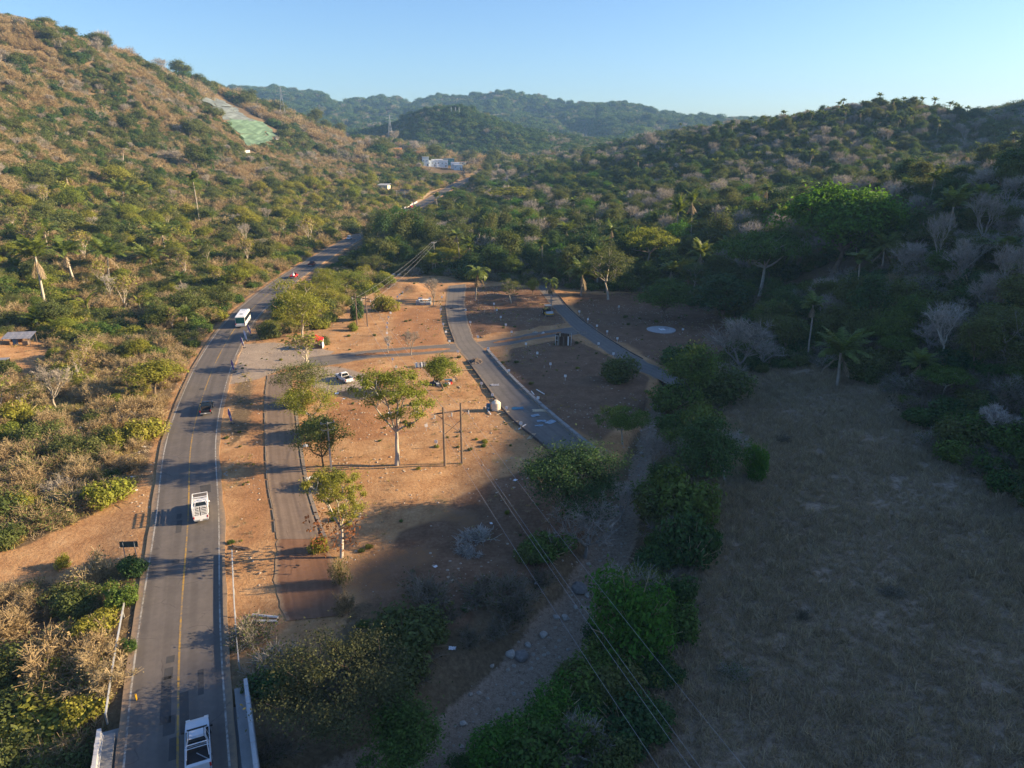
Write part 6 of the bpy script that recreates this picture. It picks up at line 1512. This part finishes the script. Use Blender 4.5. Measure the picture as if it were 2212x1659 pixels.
def block_stack(p, nx, ny, nz, label, rz=0):
    root = empty('block_stack', p, rz, label, 'block stack', 'stacks of grey blocks on the sunny plot')
    me = BLK.setdefault('m', MB().box((0, 0, .2), (.38, .78, .37)).mesh('block', M['block'], bevel=.02))
    for i in range(nx):
        for j in range(ny):
            for k in range(nz):
                o = link('block', me, root); o.location = ((i - (nx - 1) / 2) * .4, (j - (ny - 1) / 2) * .8, k * .39 + random.uniform(0, .01)); o.rotation_euler = (0, 0, random.uniform(-.03, .03))
BLK = {}; b0 = ats(1060, 761)
for (ox, oy, nx, ny, nz, lb) in [(-1.75, .15, 3, 2, 3, 'left stack of grey concrete blocks behind the scraped red plot'), (-.4, -.2, 3, 2, 2, 'low middle stack of grey concrete blocks'), (1.3, -.1, 4, 2, 2, 'right front stack of grey concrete blocks'), (-1.3, 2.0, 3, 2, 4, 'rear left stack of grey concrete blocks under a pale sheet'), (1.55, 2.0, 2, 2, 4, 'rear right stack of grey concrete blocks next to the slim bare tree')]:
    block_stack(b0 + Vector((ox, oy, 0)), nx, ny, nz, lb, random.uniform(-.05, .05))
def sheet(p, w, d, z, mat, label, cat, rz=0, seed=1, name='plastic_sheet', bulge=.05):
    r = np.random.default_rng(seed); n = 7; P_ = []; F_ = []
    for i in range(n):
        for j in range(n):
            e = 1 + (r.uniform(-.16, .16) if i in (0, n - 1) or j in (0, n - 1) else 0); P_.append(((i / (n - 1) - .5) * w * e, (j / (n - 1) - .5) * d * e, bulge * r.uniform(.2, 1)))
    F_ = [(i * n + j, (i + 1) * n + j, (i + 1) * n + j + 1, i * n + j + 1) for i in range(n - 1) for j in range(n - 1)]; b = len(P_)
    P_ += [(x, y, z_ - .012) for x, y, z_ in P_]; F_ += [tuple(q + b for q in reversed(f)) for f in F_]
    o = MB().raw(P_, F_).build(name, M[mat]); o.location = Vector(p) + Vector((0, 0, z)); o.rotation_euler = (0, 0, rz); return tag(o, label, cat)
sheet(b0 + Vector((0, .5, 0)), 3.2, 1.4, 1.2, 'canvas_white', 'pale sheet thrown over the grey block stacks', 'sheet', .2, 3, 'cover_sheet', .3)

fp = ats(1052, 918); fs = empty('formwork_stack', fp, R(10), 'leaning stack of grey formwork boards on the dirt near the round light green tree', 'board stack')
for i in range(9):
    o = MB().box((0, 0, 0), (.24, 1.7, .06)).build('board', M['wood_white' if i % 4 == 1 else 'concrete'], fs); o.location = (-1.15 + i * .28, random.uniform(-.1, .1), .42 + .05 * (i % 3)); o.rotation_euler = (R(22), 0, random.uniform(-.06, .06))
for y in (-.5, .5): MB().box((0, y, .16), (2.7, .12, .16)).build('bearer', M['wood_grey'], fs)

hp = ats(1096, 962)
def mound(name, p, rx, ry, h, mat, label, cat, seed=0, ex=.35):
    r = np.random.default_rng(seed); n, m = 18, 7; P_ = [(0, 0, h)]; F_ = []
    for j in range(1, m + 1):
        for k in range(n):
            t = k / n * 6.283; q = j / m; s_ = 1 + r.uniform(-ex, ex) * .5; P_.append((rx * q * math.cos(t) * s_, ry * q * math.sin(t) * s_, h * (1 - q ** 1.5) * (1 + r.uniform(-ex, ex)) - (.12 if j == m else 0)))
    F_ = [(0, 1 + k, 1 + (k + 1) % n) for k in range(n)] + [(1 + j * n + k, 1 + (j + 1) * n + k, 1 + (j + 1) * n + (k + 1) % n, 1 + j * n + (k + 1) % n) for j in range(m - 1) for k in range(n)]
    o = MB().raw(P_, F_).build(name, M[mat]); o.location = p; return tag(o, label, cat)
mound('tarp_heap', hp + Vector((-.6, .3, 0)), 1.5, .9, .95, 'tarp_black', 'black tarpaulin heap under the round light green tree', 'tarp', 4)
mound('tarp_heap', hp + Vector((-2.3, .1, 0)), .8, .4, .45, 'tarp_black', 'small dark tarpaulin bundle left of the black heap', 'tarp', 5)
tb = empty('site_table', hp + Vector((1.9, .9, 0)), .1, 'blue-draped work table behind the buckets', 'table'); MB().box((0, 0, .78), (1.5, .8, .05)).build('tabletop', M['tarp_blue'], tb); MB().box((.5, -.38, .45), (.5, .03, .62)).build('cloth', M['tarp_blue'], tb)
for x in (-.65, .65):
    for y in (-.32, .32): MB().box((x, y, .38), (.05, .05, .76)).build('leg', M['wood_grey'], tb)
ch = empty('site_chair', hp + Vector((3.1, 1.0, 0)), .4, 'pale wooden chair beside the blue work table', 'chair'); MB().box((0, 0, .45), (.5, .5, .05)).build('seat', M['wood_pale'], ch); MB().box((0, .24, .8), (.5, .04, .45)).build('backrest', M['wood_pale'], ch)
for x in (-.22, .22):
    for y in (-.22, .22): MB().box((x, y, .22), (.05, .05, .44)).build('leg', M['wood_pale'], ch)
for (ox, oy, mt, lb) in [(.55, -.75, 'plastic_sheet', 'pale blue bucket in front of the black tarpaulin heap'), (1.5, -.45, 'barrel_blue', 'dark blue bucket between the pale blue and white buckets'), (2.15, -.1, 'litter', 'white bucket beside the red-and-white one'), (2.5, .15, 'canvas_red', 'red bucket at the right end of the bucket row'), (-.1, -.55, 'litter', 'small white tub at the edge of the black tarpaulin')]:
    bk = empty('bucket', hp + Vector((ox, oy, 0)), 0, lb, 'bucket'); MB().lathe((0, 0, 0), [(.19, 0), (.25, .52), (.22, .52), (.17, .05)], 12).build('pail', M[mt], bk); MB().path([Vector((.24 * math.cos(t), 0, .5 + .12 * math.sin(t))) for t in np.linspace(0, math.pi, 7)], .012, 4).build('handle', M['steel'], bk)
wp = ats(1240, 1025); wtk = empty('water_tank', wp, 0, 'large beige ribbed water tank standing by the lower gravel street', 'tank')
MB().lathe((0, 0, 0), [(.78, 0), (.82, .08)] + [(.82 + (.03 if i % 2 else 0), .1 + i * .14) for i in range(10)] + [(.78, 1.45), (.5, 1.66), (.28, 1.72), (.28, 1.8)], 24).build('shell', M['tank_beige'], wtk); MB().lathe((0, 0, 1.8), [(.32, 0), (.32, .07), (.05, .1)], 14).build('lid', M['tank_beige'], wtk)
br_ = empty('barrel', wp + Vector((-1.35, .15, 0)), 0, 'dark blue barrel left of the beige water tank', 'barrel'); MB().lathe((0, 0, 0), [(.38, 0), (.42, .1), (.42, .4), (.45, .45), (.42, .5), (.42, .95), (.38, 1.1), (.3, 1.1), (.3, 1.04)], 16).build('shell', M['barrel_blue'], br_); MB().box((.0, -.43, .45), (.3, .02, .2)).build('sticker', M['litter'], br_)
for (a_, b_, mt, lb) in [((1214, 1019), (1227, 1039), 'wood_white', 'pale plank on the dirt left of the blue barrel'), ((1241, 1038), (1273, 1030), 'wood_pale', 'long pale plank below the beige water tank'), ((1245, 1031), (1272, 1032), 'wood_pale', 'thin plank lying crosswise below the beige water tank'), ((1296, 1077), (1314, 1065), 'wood_white', 'white plank next to the lower kerb form'), ((1279, 1058), (1296, 1056), 'wood_pale', 'short plank near the lower kerb form'),
                        ((1138, 943), (1144, 953), 'wood_grey', 'dark short beam on the dirt near the round light green tree'), ((1137, 942), (1145, 937), 'wood_pale', 'light board above the dark short beam'), ((1146, 967), (1152, 973), 'wood_pale', 'stubby pale board right of the bucket row'), ((1328, 980), (1335, 989), 'wood_white', 'white plank on the plot right of the lower street'), ((1341, 976), (1361, 988), 'wood_white', 'long white plank beside the raised concrete kerb'), ((1128, 927), (1174, 927), 'wood_pale', 'straight pale batten beside the upper kerb form')]:
    a3, b3 = ats(*a_), ats(*b_); tag(MB().raw(*bar(a3 + Vector((0, 0, .1)), b3 + Vector((0, 0, .12)), .2, .09)).build('plank', M[mt]), lb, 'plank')
lp = ats(1327, 1094)
for i in range(6):
    a3 = lp + Vector((-.35 + i * .14, random.uniform(-.2, .2), .08 + .05 * (i % 3))); tag(MB().tube(a3 + Vector((-.35, -1.1, 0)), a3 + Vector((.5, 1.1, .05)), .045).build('stake', M['wood_pale'], None), 'pale round stake in the bundle beside the end of the kerb form', 'stake', 'bundle of pale stakes')
for (sx, sy, w, d, mt, lb, rz_, nm) in [(1349, 1027, 2.5, 1.3, 'wood_pale', 'tan plywood sheet lying on the lower gravel street', .1, 'plywood_sheet'), (1294, 1023, 2.2, 1.3, 'barrel_blue', 'dark blue-grey sheet on the left side of the lower gravel street', .2, 'dark_sheet'), (1338, 1041, 1.6, .9, 'plastic_sheet', 'crumpled bluish plastic below the tan plywood sheet', .5, 'plastic_sheet'), (1353, 1055, 1.6, .8, 'plastic_sheet', 'bluish plastic sheet in the middle of the lower street', 0, 'plastic_sheet'), (1376, 1058, 1.9, 1.2, 'plastic_sheet', 'largest crumpled plastic sheet near the raised kerb', .9, 'plastic_sheet'), (1347, 1067, 1.4, .6, 'plastic_sheet', 'lowest bluish plastic scrap on the street', .2, 'plastic_sheet'), (1237, 965, 1.7, 1.2, 'tin', 'grey sheet on the street next to the stick bundle', .1, 'grey_sheet')]:
    sheet(ats(sx, sy), w, d, .07, mt, lb, 'sheet', rz_, int(sx), nm, .03 if 'ply' in nm or 'dark' in nm else .12)
# dirt ridges that divide the two tracks of the cross street
def ridge(name, pts, w, h, label, seed):
    r = np.random.default_rng(seed); L_ = smooth_line([(x, y, 0) for x, y in pts], .8); P_ = []; F_ = []; n = len(L_)
    for i, p in enumerate(L_):
        a = L_[max(0, i - 1)]; b = L_[min(n - 1, i + 1)]; d = (b - a).normalized(); s = Vector((d.y, -d.x, 0)); tp_ = math.sin(math.pi * min(1, (i + .5) / n)) ** .4
        for k, (o, z) in enumerate(((-1, -.06), (-.6, .5), (-.1, 1.0), (.4, .7), (1, -.06))): P_.append(p + s * o * w / 2 * tp_ * r.uniform(.8, 1.2) + Vector((0, 0, .05 + max(z * h * tp_ * r.uniform(.6, 1.3), -.06))))
    for i in range(n - 1):
        for k in range(4): F_.append((i * 5 + k, i * 5 + k + 1, (i + 1) * 5 + k + 1, (i + 1) * 5 + k))
    return tag(MB().raw(P_, F_).build(name, M['dirt_pile'], None, True), label, 'dirt ridge')
ridge('dirt_ridge', [(-35.5, 154.6), (-28, 156.8), (-20, 158.6), (-14.5, 160.2)], 1.7, .5, 'long low ridge of reddish dirt between the two tracks of the cross street', 1)
ridge('dirt_ridge', [(-4.5, 165.5), (2, 169), (8, 173.0), (12.5, 175.8)], 1.5, .45, 'ridge of dark dirt with debris near the plank enclosure', 2)
for k, (sx, sy, rx, ry, h, lb) in enumerate([(1338, 832, .7, .4, .3, 'small heap of pale rubble on the dark dirt ridge'), (1358, 834, .5, .3, .35, 'little pile of white bags on the dark dirt ridge'), (1458, 835, 1.8, .8, .45, 'heap of stones beside the crossing of the eastern street'), (1190, 905, 1.6, 2.2, .6, 'heap of broken branches and lumber beside the upper kerb form'), (1130, 772, .8, .5, .3, 'small dark heap of debris on the upper gravel street'), (1200, 845, .7, .4, .3, 'dark scraps lying at the crossing')]):
    mound('debris_heap', ats(sx, sy), rx, ry, h, ('rock_pale', 'litter', 'rock', 'wood_grey', 'tarp_black', 'tarp_black')[k], lb, 'debris', 20 + k, .7)

# lot markers: a white panel on a stake
MK = [(1007, 728), (999.5, 733.6), (1108.5, 730), (1105, 740), (1102, 758), (1102, 772), (1103, 789), (1108, 808), (1115, 828.6), (1124, 852), (977, 780), (972, 791), (969, 806), (968, 817), (968, 831), (968.5, 849), (971.5, 861), (982, 899), (1145, 879), (991, 918), (1000.6, 946), (1164.5, 772), (1176, 804), (1195, 841), (790, 847), (994, 739),
      (1235, 757), (1242, 773), (1252, 791), (1264.5, 810), (1279, 829), (1315, 859), (1221, 871), (1343, 883), (1376, 910), (1413, 941.6), (1272, 928), (1345, 997), (1469.5, 796.5), (1492, 813), (1517.5, 828), (1543, 845), (1496, 859), (1533, 884.6), (1448, 777), (1706.5, 822), (1302, 1062), (1266.6, 1021.6), (1231, 989), (1204, 959), (1547, 764), (1044, 1036.6), (1066, 1069), (1091, 1108)]
mk_p = MB().box((0, -.03, 1.0), (.5, .03, .52)).mesh('panel', M['sign_white']); mk_s = MB().box((0, 0, .35), (.06, .05, 1.5)).mesh('stake', M['wood_white']); mk_y = MB().box((0, -.03, 1.0), (.3, .03, .5)).mesh('panel', M['sign_yellow']); mk_t = MB().box((0, -.035, .55), (.1, .02, .35)).mesh('tape', M['leaf_bright'])
MKL = []
for n_, (sx, sy) in enumerate(MK):
    p = ats(sx, sy + 11)
    side = 'right of the upper street' if sx > 1150 and sy < 850 and sx < 1300 else 'along the eastern street' if sx > 1400 else 'on the right plot' if sx > 1200 else 'in the row beside the scraped plot' if sx < 985 and sy < 870 else 'left of the upper street' if sy < 860 else 'on the near dirt plot'
    row = {'right of the upper street': 'far brown plot', 'along the eastern street': 'eastern street', 'on the right plot': 'right plot', 'in the row beside the scraped plot': 'row beside the scraped plot', 'left of the upper street': 'upper street', 'on the near dirt plot': 'near dirt plot'}[side]
    yl = n_ in (4, 6, 2)
    r = empty('lot_marker', p, random.uniform(-.3, .3), ('yellow' if yl else 'white') + ' lot marker ' + side, 'lot marker', ('yellow' if yl else 'white') + ' lot markers, ' + row)
    link('panel', mk_y if yl else mk_p, r); link('stake', mk_s, r)
    MKL.append((r, r['label'], sx))
    if n_ % 3 == 0: link('tape', mk_t, r)
single_out(MKL)

# ------------------------------------------------------------------ ravine and verge odds and ends
def boulder(p, s, mat, label, seed, group=None):
    r = np.random.default_rng(seed); bm = bmesh.new(); bmesh.ops.create_icosphere(bm, subdivisions=2, radius=1)
    for v in bm.verts: v.co *= 1 + r.uniform(-.16, .16); v.co.z *= .62
    me = bpy.data.meshes.new('boulder'); bm.to_mesh(me); bm.free(); me.materials.append(M[mat]); o = link('boulder', me); o.location = p + Vector((0, 0, s * .2)); o.scale = (s, s * r.uniform(.7, 1), s); o.rotation_euler = (0, 0, r.uniform(0, 6)); return tag(o, label, 'boulder', group)
for n_, (sx, sy, s, lb) in enumerate([(1448, 1479, 1.0, 'large dark boulder above the bright green bush'), (1358, 1593, .5, 'pale boulder on the left edge of the dry stream'), (1304, 1648, .8, 'grey boulder at the lower bend of the dry stream'), (1277, 1640, .55, 'rounded boulder next to the grey one at the lower bend'), (1391, 1552, .4, 'small flat boulder in the middle of the dry stream'), (1413, 1551, .5, 'grey boulder right of the small flat one'), (1320, 1617, .42, 'small pale boulder between stream and thicket'), (1470, 1490, .4, 'small stone right of the large dark boulder')]):
    boulder(ats(sx, sy), s, 'rock' if n_ in (0, 2) else 'rock_pale', lb, n_)
for n_ in range(12): boulder(ats(990 + (n_ * 37 % 40) - 16, 668 + (n_ * 13 % 22)), .5 + .25 * (n_ % 3), 'rock_pale', 'pale boulder in the rocky stream behind the mounds of earth', 40 + n_, 'pale boulders behind the earth mounds')
for n_ in range(12):
    t = n_ / 12; y = 50 + 95 * t; k = min(len(STREAM) - 2, max(0, int(np.searchsorted([q[1] for q in STREAM], y)) - 1)); a_, b_ = STREAM[k], STREAM[k + 1]; f_ = (y - a_[1]) / max(.1, b_[1] - a_[1]); x = a_[0] + (b_[0] - a_[0]) * f_ + random.uniform(-2.2, 2.2)
    boulder(Vector((x, y, float(ground(x, y)))), random.uniform(.14, .34), 'rock_pale', 'small stone lying in the dry stream bed', 80 + n_, 'small stones of the stream bed')
g_ = brush('dead_brush', 401, 2.4, 1.1, 700, 'twig_grey', 'leaf_dry', 60, .12, 40, .035); o_ = link('brush_pile', g_); o_.location = ats(1190, 1345); o_.scale = (1.25, 1.1, .9); tag(o_, 'dark pile of cut brush in the shaded plot above the ravine', 'brush pile')
o_ = link('brush_pile', g_); o_.location = ats(1165, 1385); o_.scale = (1.0, .7, .55); o_.rotation_euler = (0, 0, 2); tag(o_, 'thinner pile of cut brush just below the dark brush pile', 'brush pile')
lg = MB(); q0 = ats(580, 1366)
for k in range(6): lg.tube(q0 + Vector((k * .12, -k * .15, .1 + .03 * k)), q0 + Vector((2.0 + .15 * k, -.75 - .1 * k + .25 * (k % 2), .12)), .07, .03)
tag(lg.build('fallen_branch', M['wood_grey']), 'fallen dead branch on the bare bank right of the highway', 'branch')
for n_, (sa, sb, lb) in enumerate([((632, 1545), (696, 1550), 'upper of two white posts lying on the bank'), ((630, 1557), (696, 1563), 'lower of two white posts lying on the bank')]):
    tag(MB().tube(ats(*sa) + Vector((0, 0, .16)), ats(*sb) + Vector((0, 0, .16)), .13).build('white_post', M['wood_white']), lb, 'post')
for n_, (sx, sy, s, lb) in enumerate([(1131, 1628, .34, 'white plastic bag in the dark thicket by the ravine'), (1288, 1204, .3, 'white scrap on the shaded dirt left of the big dark tree'), (1228, 1311, .2, 'tiny white scrap by the dark brush pile'), (975, 1034, .35, 'white scrap beside the near twin-pole frame'), (1089, 1420, .25, 'white scrap low on the shaded plot'), (1336, 1466, .25, 'white scrap at the head of the ravine'), (860, 1000, .3, 'pale bag near the lane tree row'), (780, 1200, .7, 'white torn sheet at the lower end of the concrete lane'), (765, 1115, .6, 'white sheet strip along the lane kerb'), (408, 1105, .3, 'blue bag on the left verge of the highway'), (283, 1480, .35, 'white scrap on the bank above the left guardrail'), (842, 985, .5, 'pale stone heap beside the lane trees'), (775, 868, .45, 'white sack beside the red canopy')]):
    sheet(ats(sx, sy), s * 2, s * 1.4, .05, 'barrel_blue' if 'blue' in lb else 'litter', lb, 'litter', n_, 300 + n_, 'litter', .25 * s)
r_ = np.random.default_rng(9)
for n_ in range(36):
    if n_ < 22: sx, sy = r_.uniform(5, 330), r_.uniform(890, 1120)
    else: sx, sy = r_.uniform(330, 420), r_.uniform(1040, 1240)
    p = ats(sx, sy)
    if line_dist(HWXY[::3], np.array([p.x]), np.array([p.y]))[0] < 5.5: continue
    sheet(p, r_.uniform(.3, .7), r_.uniform(.25, .5), .04, 'litter', 'small white scrap of litter on the ground left of the highway', 'litter', n_, 500 + n_, 'litter', .12)['group'] = 'white litter left of the highway'

# ------------------------------------------------------------------ shack, houses, slopes, pylons
sp = ats(52, 862); sh = empty('tin_shack', sp, R(8), 'low shack with rusty tin roof among thin trees on the left', 'shack')
for i in range(7): o = MB().box((0, 0, 0), (.92, 3.6, .03)).build('roof_sheet', M['tin'], sh); o.location = (-2.7 + i * .9, 0, 2.15 + .02 * (i % 2)); o.rotation_euler = (R(14), 0, 0)
for x in (-2.9, 0, 2.9):
    for y, h in ((-1.5, 1.75), (1.5, 2.45)): MB().tube((x, y, -.2), (x, y, h), .07).build('post', M['wood_grey'], sh)
MB().box((-1.4, 1.4, 1.0), (2.6, .06, 2.0)).build('wall', M['wood_dark'], sh); MB().box((-.3, -1.45, .9), (1.1, .05, 1.3)).build('curtain', M['tarp_blue'], sh); MB().box((1.6, -.8, .5), (1.2, .8, .9)).build('crate', M['wood_grey'], sh)
s2 = empty('lean_to', ats(8, 918), .2, 'small lean-to at the very left edge below the tin-roofed shack', 'shack'); MB().box((0, 0, 1.7), (2.6, 2.2, .05)).build('roof', M['tin'], s2); MB().box((0, .9, .8), (2.4, .06, 1.6)).build('wall', M['wood_dark'], s2)
for x in (-1.1, 1.1): MB().tube((x, -.9, -.2), (x, -.9, 1.7), .06).build('post', M['wood_grey'], s2)

def house(sx, sy, w, d, h, wall, roof, label, rz=0, style='flat', wins=3, stilts=0.0, cat='house'):
    p = ats(sx, sy); root = empty('house', p, rz, label, cat)
    MB().box((0, 0, stilts + h / 2 - (.8 if not stilts else 0)), (w, d, h + (1.6 if not stilts else 0))).build('wall', M[wall], root)
    z1 = stilts + h
    if style == 'flat': MB().box((0, 0, z1 + .14), (w + .5, d + .5, .26)).build('roof', M[roof], root)
    elif style == 'shed': MB().raw([(-w / 2 - .4, -d / 2 - .4, z1 + .05), (w / 2 + .4, -d / 2 - .4, z1 + .05), (w / 2 + .4, d / 2 + .4, z1 + 1.1), (-w / 2 - .4, d / 2 + .4, z1 + 1.1), (-w / 2 - .4, -d / 2 - .4, z1 + .2), (w / 2 + .4, -d / 2 - .4, z1 + .2), (w / 2 + .4, d / 2 + .4, z1 + 1.25), (-w / 2 - .4, d / 2 + .4, z1 + 1.25)], [(0, 3, 2, 1), (4, 5, 6, 7), (0, 1, 5, 4), (1, 2, 6, 5), (2, 3, 7, 6), (3, 0, 4, 7)]).build('roof', M[roof], root)
    else: MB().prism([(-d / 2 - .5, z1), (0, z1 + 1.7), (d / 2 + .5, z1), (d / 2 + .5, z1 + .2), (0, z1 + 1.95), (-d / 2 - .5, z1 + .2)], -w / 2 - .5, w / 2 + .5).build('roof', M[roof], root)
    for i in range(wins):
        x = (-.5 + (i + .5) / wins) * w; f_ = MB().box((x, -d / 2 - .02, stilts + h * .58), (1.3, .1, 1.2)).build('window', M['wall_white'], root); MB().box((x, -d / 2 - .08, stilts + h * .58), (1.05, .06, .95)).build('pane', M['glass'], f_)
    if stilts:
        MB().box((w * .2, d * .1, stilts / 2 - .5), (w * .5, d * .7, stilts + 1)).build('ground_floor', M['wall_cream'], root)
        for x in (-.46, .46): MB().box((x * w, -d * .44, stilts / 2 - .5), (.3, .3, stilts + 1)).build('pillar', M[wall], root)
    else: MB().box((w * .32, -d / 2 - .03, 1.0), (1.0, .1, 2.1)).build('door', M['wood_dark'], root)
    return root
HS = [(961, 481, 8.5, 6, 2.8, 'wall_cream', 'roof_grey', 'small pale stilt house with a grey roof left of the far highway', -.25, 'shed', 2, 2.6), (991, 381, 13, 8, 5.5, 'wall_orange', 'roof_grey', 'orange house below the lattice pylon', .3, 'flat', 3, 0), (1011, 386, 5, 5, 5, 'wall_cream', 'roof_grey', 'small cream house right of the orange one', .1, 'flat', 1, 0), (1036, 386, 5, 5, 5, 'wall_white', 'roof_tile', 'small white house at the foot of the dome hill', .1, 'flat', 1, 0), (1045, 389, 11, 7, 3, 'wall_white', 'roof_tile', 'house with terracotta roof at the foot of the dome hill', .2, 'gable', 2, 0),
      (1053, 411, 10, 8, 5, 'wall_cream', 'roof_tile', 'house with reddish roof at the left end of the white village row', .1, 'gable', 2, 0), (1064, 415, 7, 7, 9, 'wall_blue', 'wall_white', 'tall pale blue house in the white village row', .15, 'flat', 2, 0), (1077, 416, 14, 9, 6, 'wall_white', 'wall_white', 'long white house right of the tall pale blue one', .1, 'flat', 4, 0), (1092, 417, 12, 9, 7.5, 'wall_white', 'wall_white', 'white house in the middle of the village row', .2, 'flat', 3, 0), (1106, 418, 12, 9, 7, 'wall_white', 'wall_white', 'white house left of the teal one', .1, 'flat', 3, 0), (1122, 413, 12, 8, 7, 'wall_teal', 'roof_grey', 'teal house in the village row', .1, 'flat', 3, 0), (1138, 421, 9, 7, 6, 'wall_white', 'wall_white', 'white house right of the teal one', .1, 'flat', 2, 0), (1145, 425, 9, 7, 5, 'wall_blue', 'wall_white', 'pale blue house at the right end of the village row', .1, 'flat', 2, 0), (1157, 416, 7, 6, 5, 'wall_cream', 'roof_tile', 'small house with red roof right of the village row', 0, 'flat', 1, 0), (1174, 396, 6, 6, 9, 'wall_white', 'wall_white', 'lone white tower house under the dome hill', .1, 'flat', 2, 0), (1242, 467, 8, 6, 3, 'wall_cream', 'roof_tile', 'red-roofed house half hidden in the valley wood', .2, 'gable', 1, 0), (1012, 488, 12, 6, 3, 'wall_cream', 'plastic_black', 'long dark-roofed shed beside the far highway', -.2, 'shed', 2, 0), (990, 405, 8, 6, 3, 'wall_white', 'roof_tile', 'small house with tiled roof below the orange house', .1, 'gable', 1, 0)]
for h_ in HS: house(*h_)

def drape(name, poly, mat, label=None, lift=.5, n=26, parent=None, thick=.25):
    """a net laid over the slope inside a four-sided outline"""
    A_, B_, C_, D_ = [at(*q) for q in poly]; P_ = []; F_ = []
    for i in range(n + 1):
        for j in range(n + 1):
            q = A_.lerp(B_, i / n).lerp(D_.lerp(C_, i / n), j / n); jx = (float(vnoise(np.array(q.x * .13), np.array(q.y * .13), 7)) - .5) * 7; q.x += jx; q.y += jx * .7; P_.append((q.x, q.y, max(q.z, float(ground(q.x, q.y))) + lift))
    F_ = [(i * (n + 1) + j, (i + 1) * (n + 1) + j, (i + 1) * (n + 1) + j + 1, i * (n + 1) + j + 1) for i in range(n) for j in range(n)]
    o = MB().raw(P_, F_).build(name, M[mat], parent); o.modifiers.new('thickness', 'SOLIDIFY').thickness = thick
    ce = sum((Vector(p) for p in P_), Vector()) / len(P_); return o
ns = empty('netted_slope', at(540, 290), 0, 'road cutting covered with grey and green erosion nets on the left hill', 'slope netting'); nsl = ns.location.copy()
for k_, (pl, mt) in enumerate([([(420, 211), (458, 231), (505, 231), (462, 212)], 'net_grey'), ([(459, 233), (482, 262), (546, 262), (507, 233)], 'net_grey'), ([(490, 264), (525, 293), (599, 293), (565, 264)], 'net_green'), ([(525, 295), (539, 322), (565, 318), (617, 296)], 'net_green')]):
    o = drape('net_panel', pl, mt, parent=ns); o.data.transform(Matrix.Translation(-nsl))
def wall_run(name, pts, h, w, mat, label, lift=0):
    P_ = [at(*q) for q in pts]; root = empty(name, P_[0], 0, label, 'wall')
    for a, b in zip(P_, P_[1:]):
        n = max(1, int((b - a).length / 6))
        for i in range(n): q0_, q1_ = a.lerp(b, i / n), a.lerp(b, (i + 1) / n - .02 / n); MB().raw(*bar(q0_ - root.location + Vector((0, 0, h / 2 + lift)), q1_ - root.location + Vector((0, 0, h / 2 + lift)), w, h)).build('barrier_block', M[mat], root)
wall_run('road_barrier', [(596, 304), (609, 302), (622, 300)], 2.2, .5, 'white_concrete', 'white concrete barrier at the right foot of the netted slope')
wall_run('road_barrier', [(515, 333), (530, 331), (540, 330)], 2.0, .5, 'white_concrete', 'white concrete barrier at the left foot of the netted slope')
bw = empty('road_barrier', along(520, -5.4, 3.2), 0, 'long white barrier along the outer edge of the far highway bend', 'wall')
for y in np.arange(490, 548, 4): a, b = along(y, -5.4, float(road_z(y)) + .5) - bw.location, along(y + 3.9, -5.4, float(road_z(y + 3.9)) + .5) - bw.location; MB().raw(*bar(a, b, .4, 1.1)).build('barrier_block', M['white_concrete'], bw)

def pylon(p, h, w, label, arms=3):
    root = empty('lattice_pylon', p, R(20), label, 'pylon'); lg_ = MB(); lv = [(0, w), (.3, w * .62), (.55, w * .36), (.75, w * .2), (1.0, w * .1)]
    cs = [(-1, -1), (1, -1), (1, 1), (-1, 1)]
    for (a, wa), (b, wb) in zip(lv, lv[1:]):
        for k in range(4):
            x, y = cs[k]; x2, y2 = cs[(k + 1) % 4]; lg_.tube((x * wa, y * wa, a * h), (x * wb, y * wb, b * h), .2, n=4); lg_.tube((x * wa, y * wa, a * h), (x2 * wb, y2 * wb, b * h), .11, n=4); lg_.tube((x2 * wa, y2 * wa, a * h), (x * wb, y * wb, b * h), .11, n=4)
    lg_.build('lattice', M['galv'], root)
    for i in range(arms):
        z = h * (.76 + .1 * i); L_ = w * (1.5 - .2 * i)
        for s in (-1, 1): MB().tube((0, 0, z + .9), (s * L_, 0, z), .14, n=4).tube((0, 0, z - .6), (s * L_, 0, z), .14, n=4).build('arm', M['galv'], root)
    return root
pylon(at(844, 307), 42, 4.6, 'tall steel lattice pylon on the low ridge beside the dome hill')
pylon(at(612, 258), 34, 3.8, 'steel lattice pylon on the left hill above the netted slope', 2)
for k_, dx in enumerate((975, 984, 992)): pylon(at(dx, 251), 14, .8, 'thin pole-like pylon on top of the dome hill, %s of three' % ('left', 'middle', 'right')[k_], 1)

# labels that are still shared: their order from the left
bpy.context.view_layer.update(); dup_ = {}
for o in scene.objects:
    if o.parent is None and o.get('label') and o.get('kind') not in ('stuff', 'structure'): dup_.setdefault(o['label'], []).append(o)
for lb, li in dup_.items():
    if 1 < len(li) <= 12: single_out([(o, lb, float(project(*o.location)[0])) for o in li])
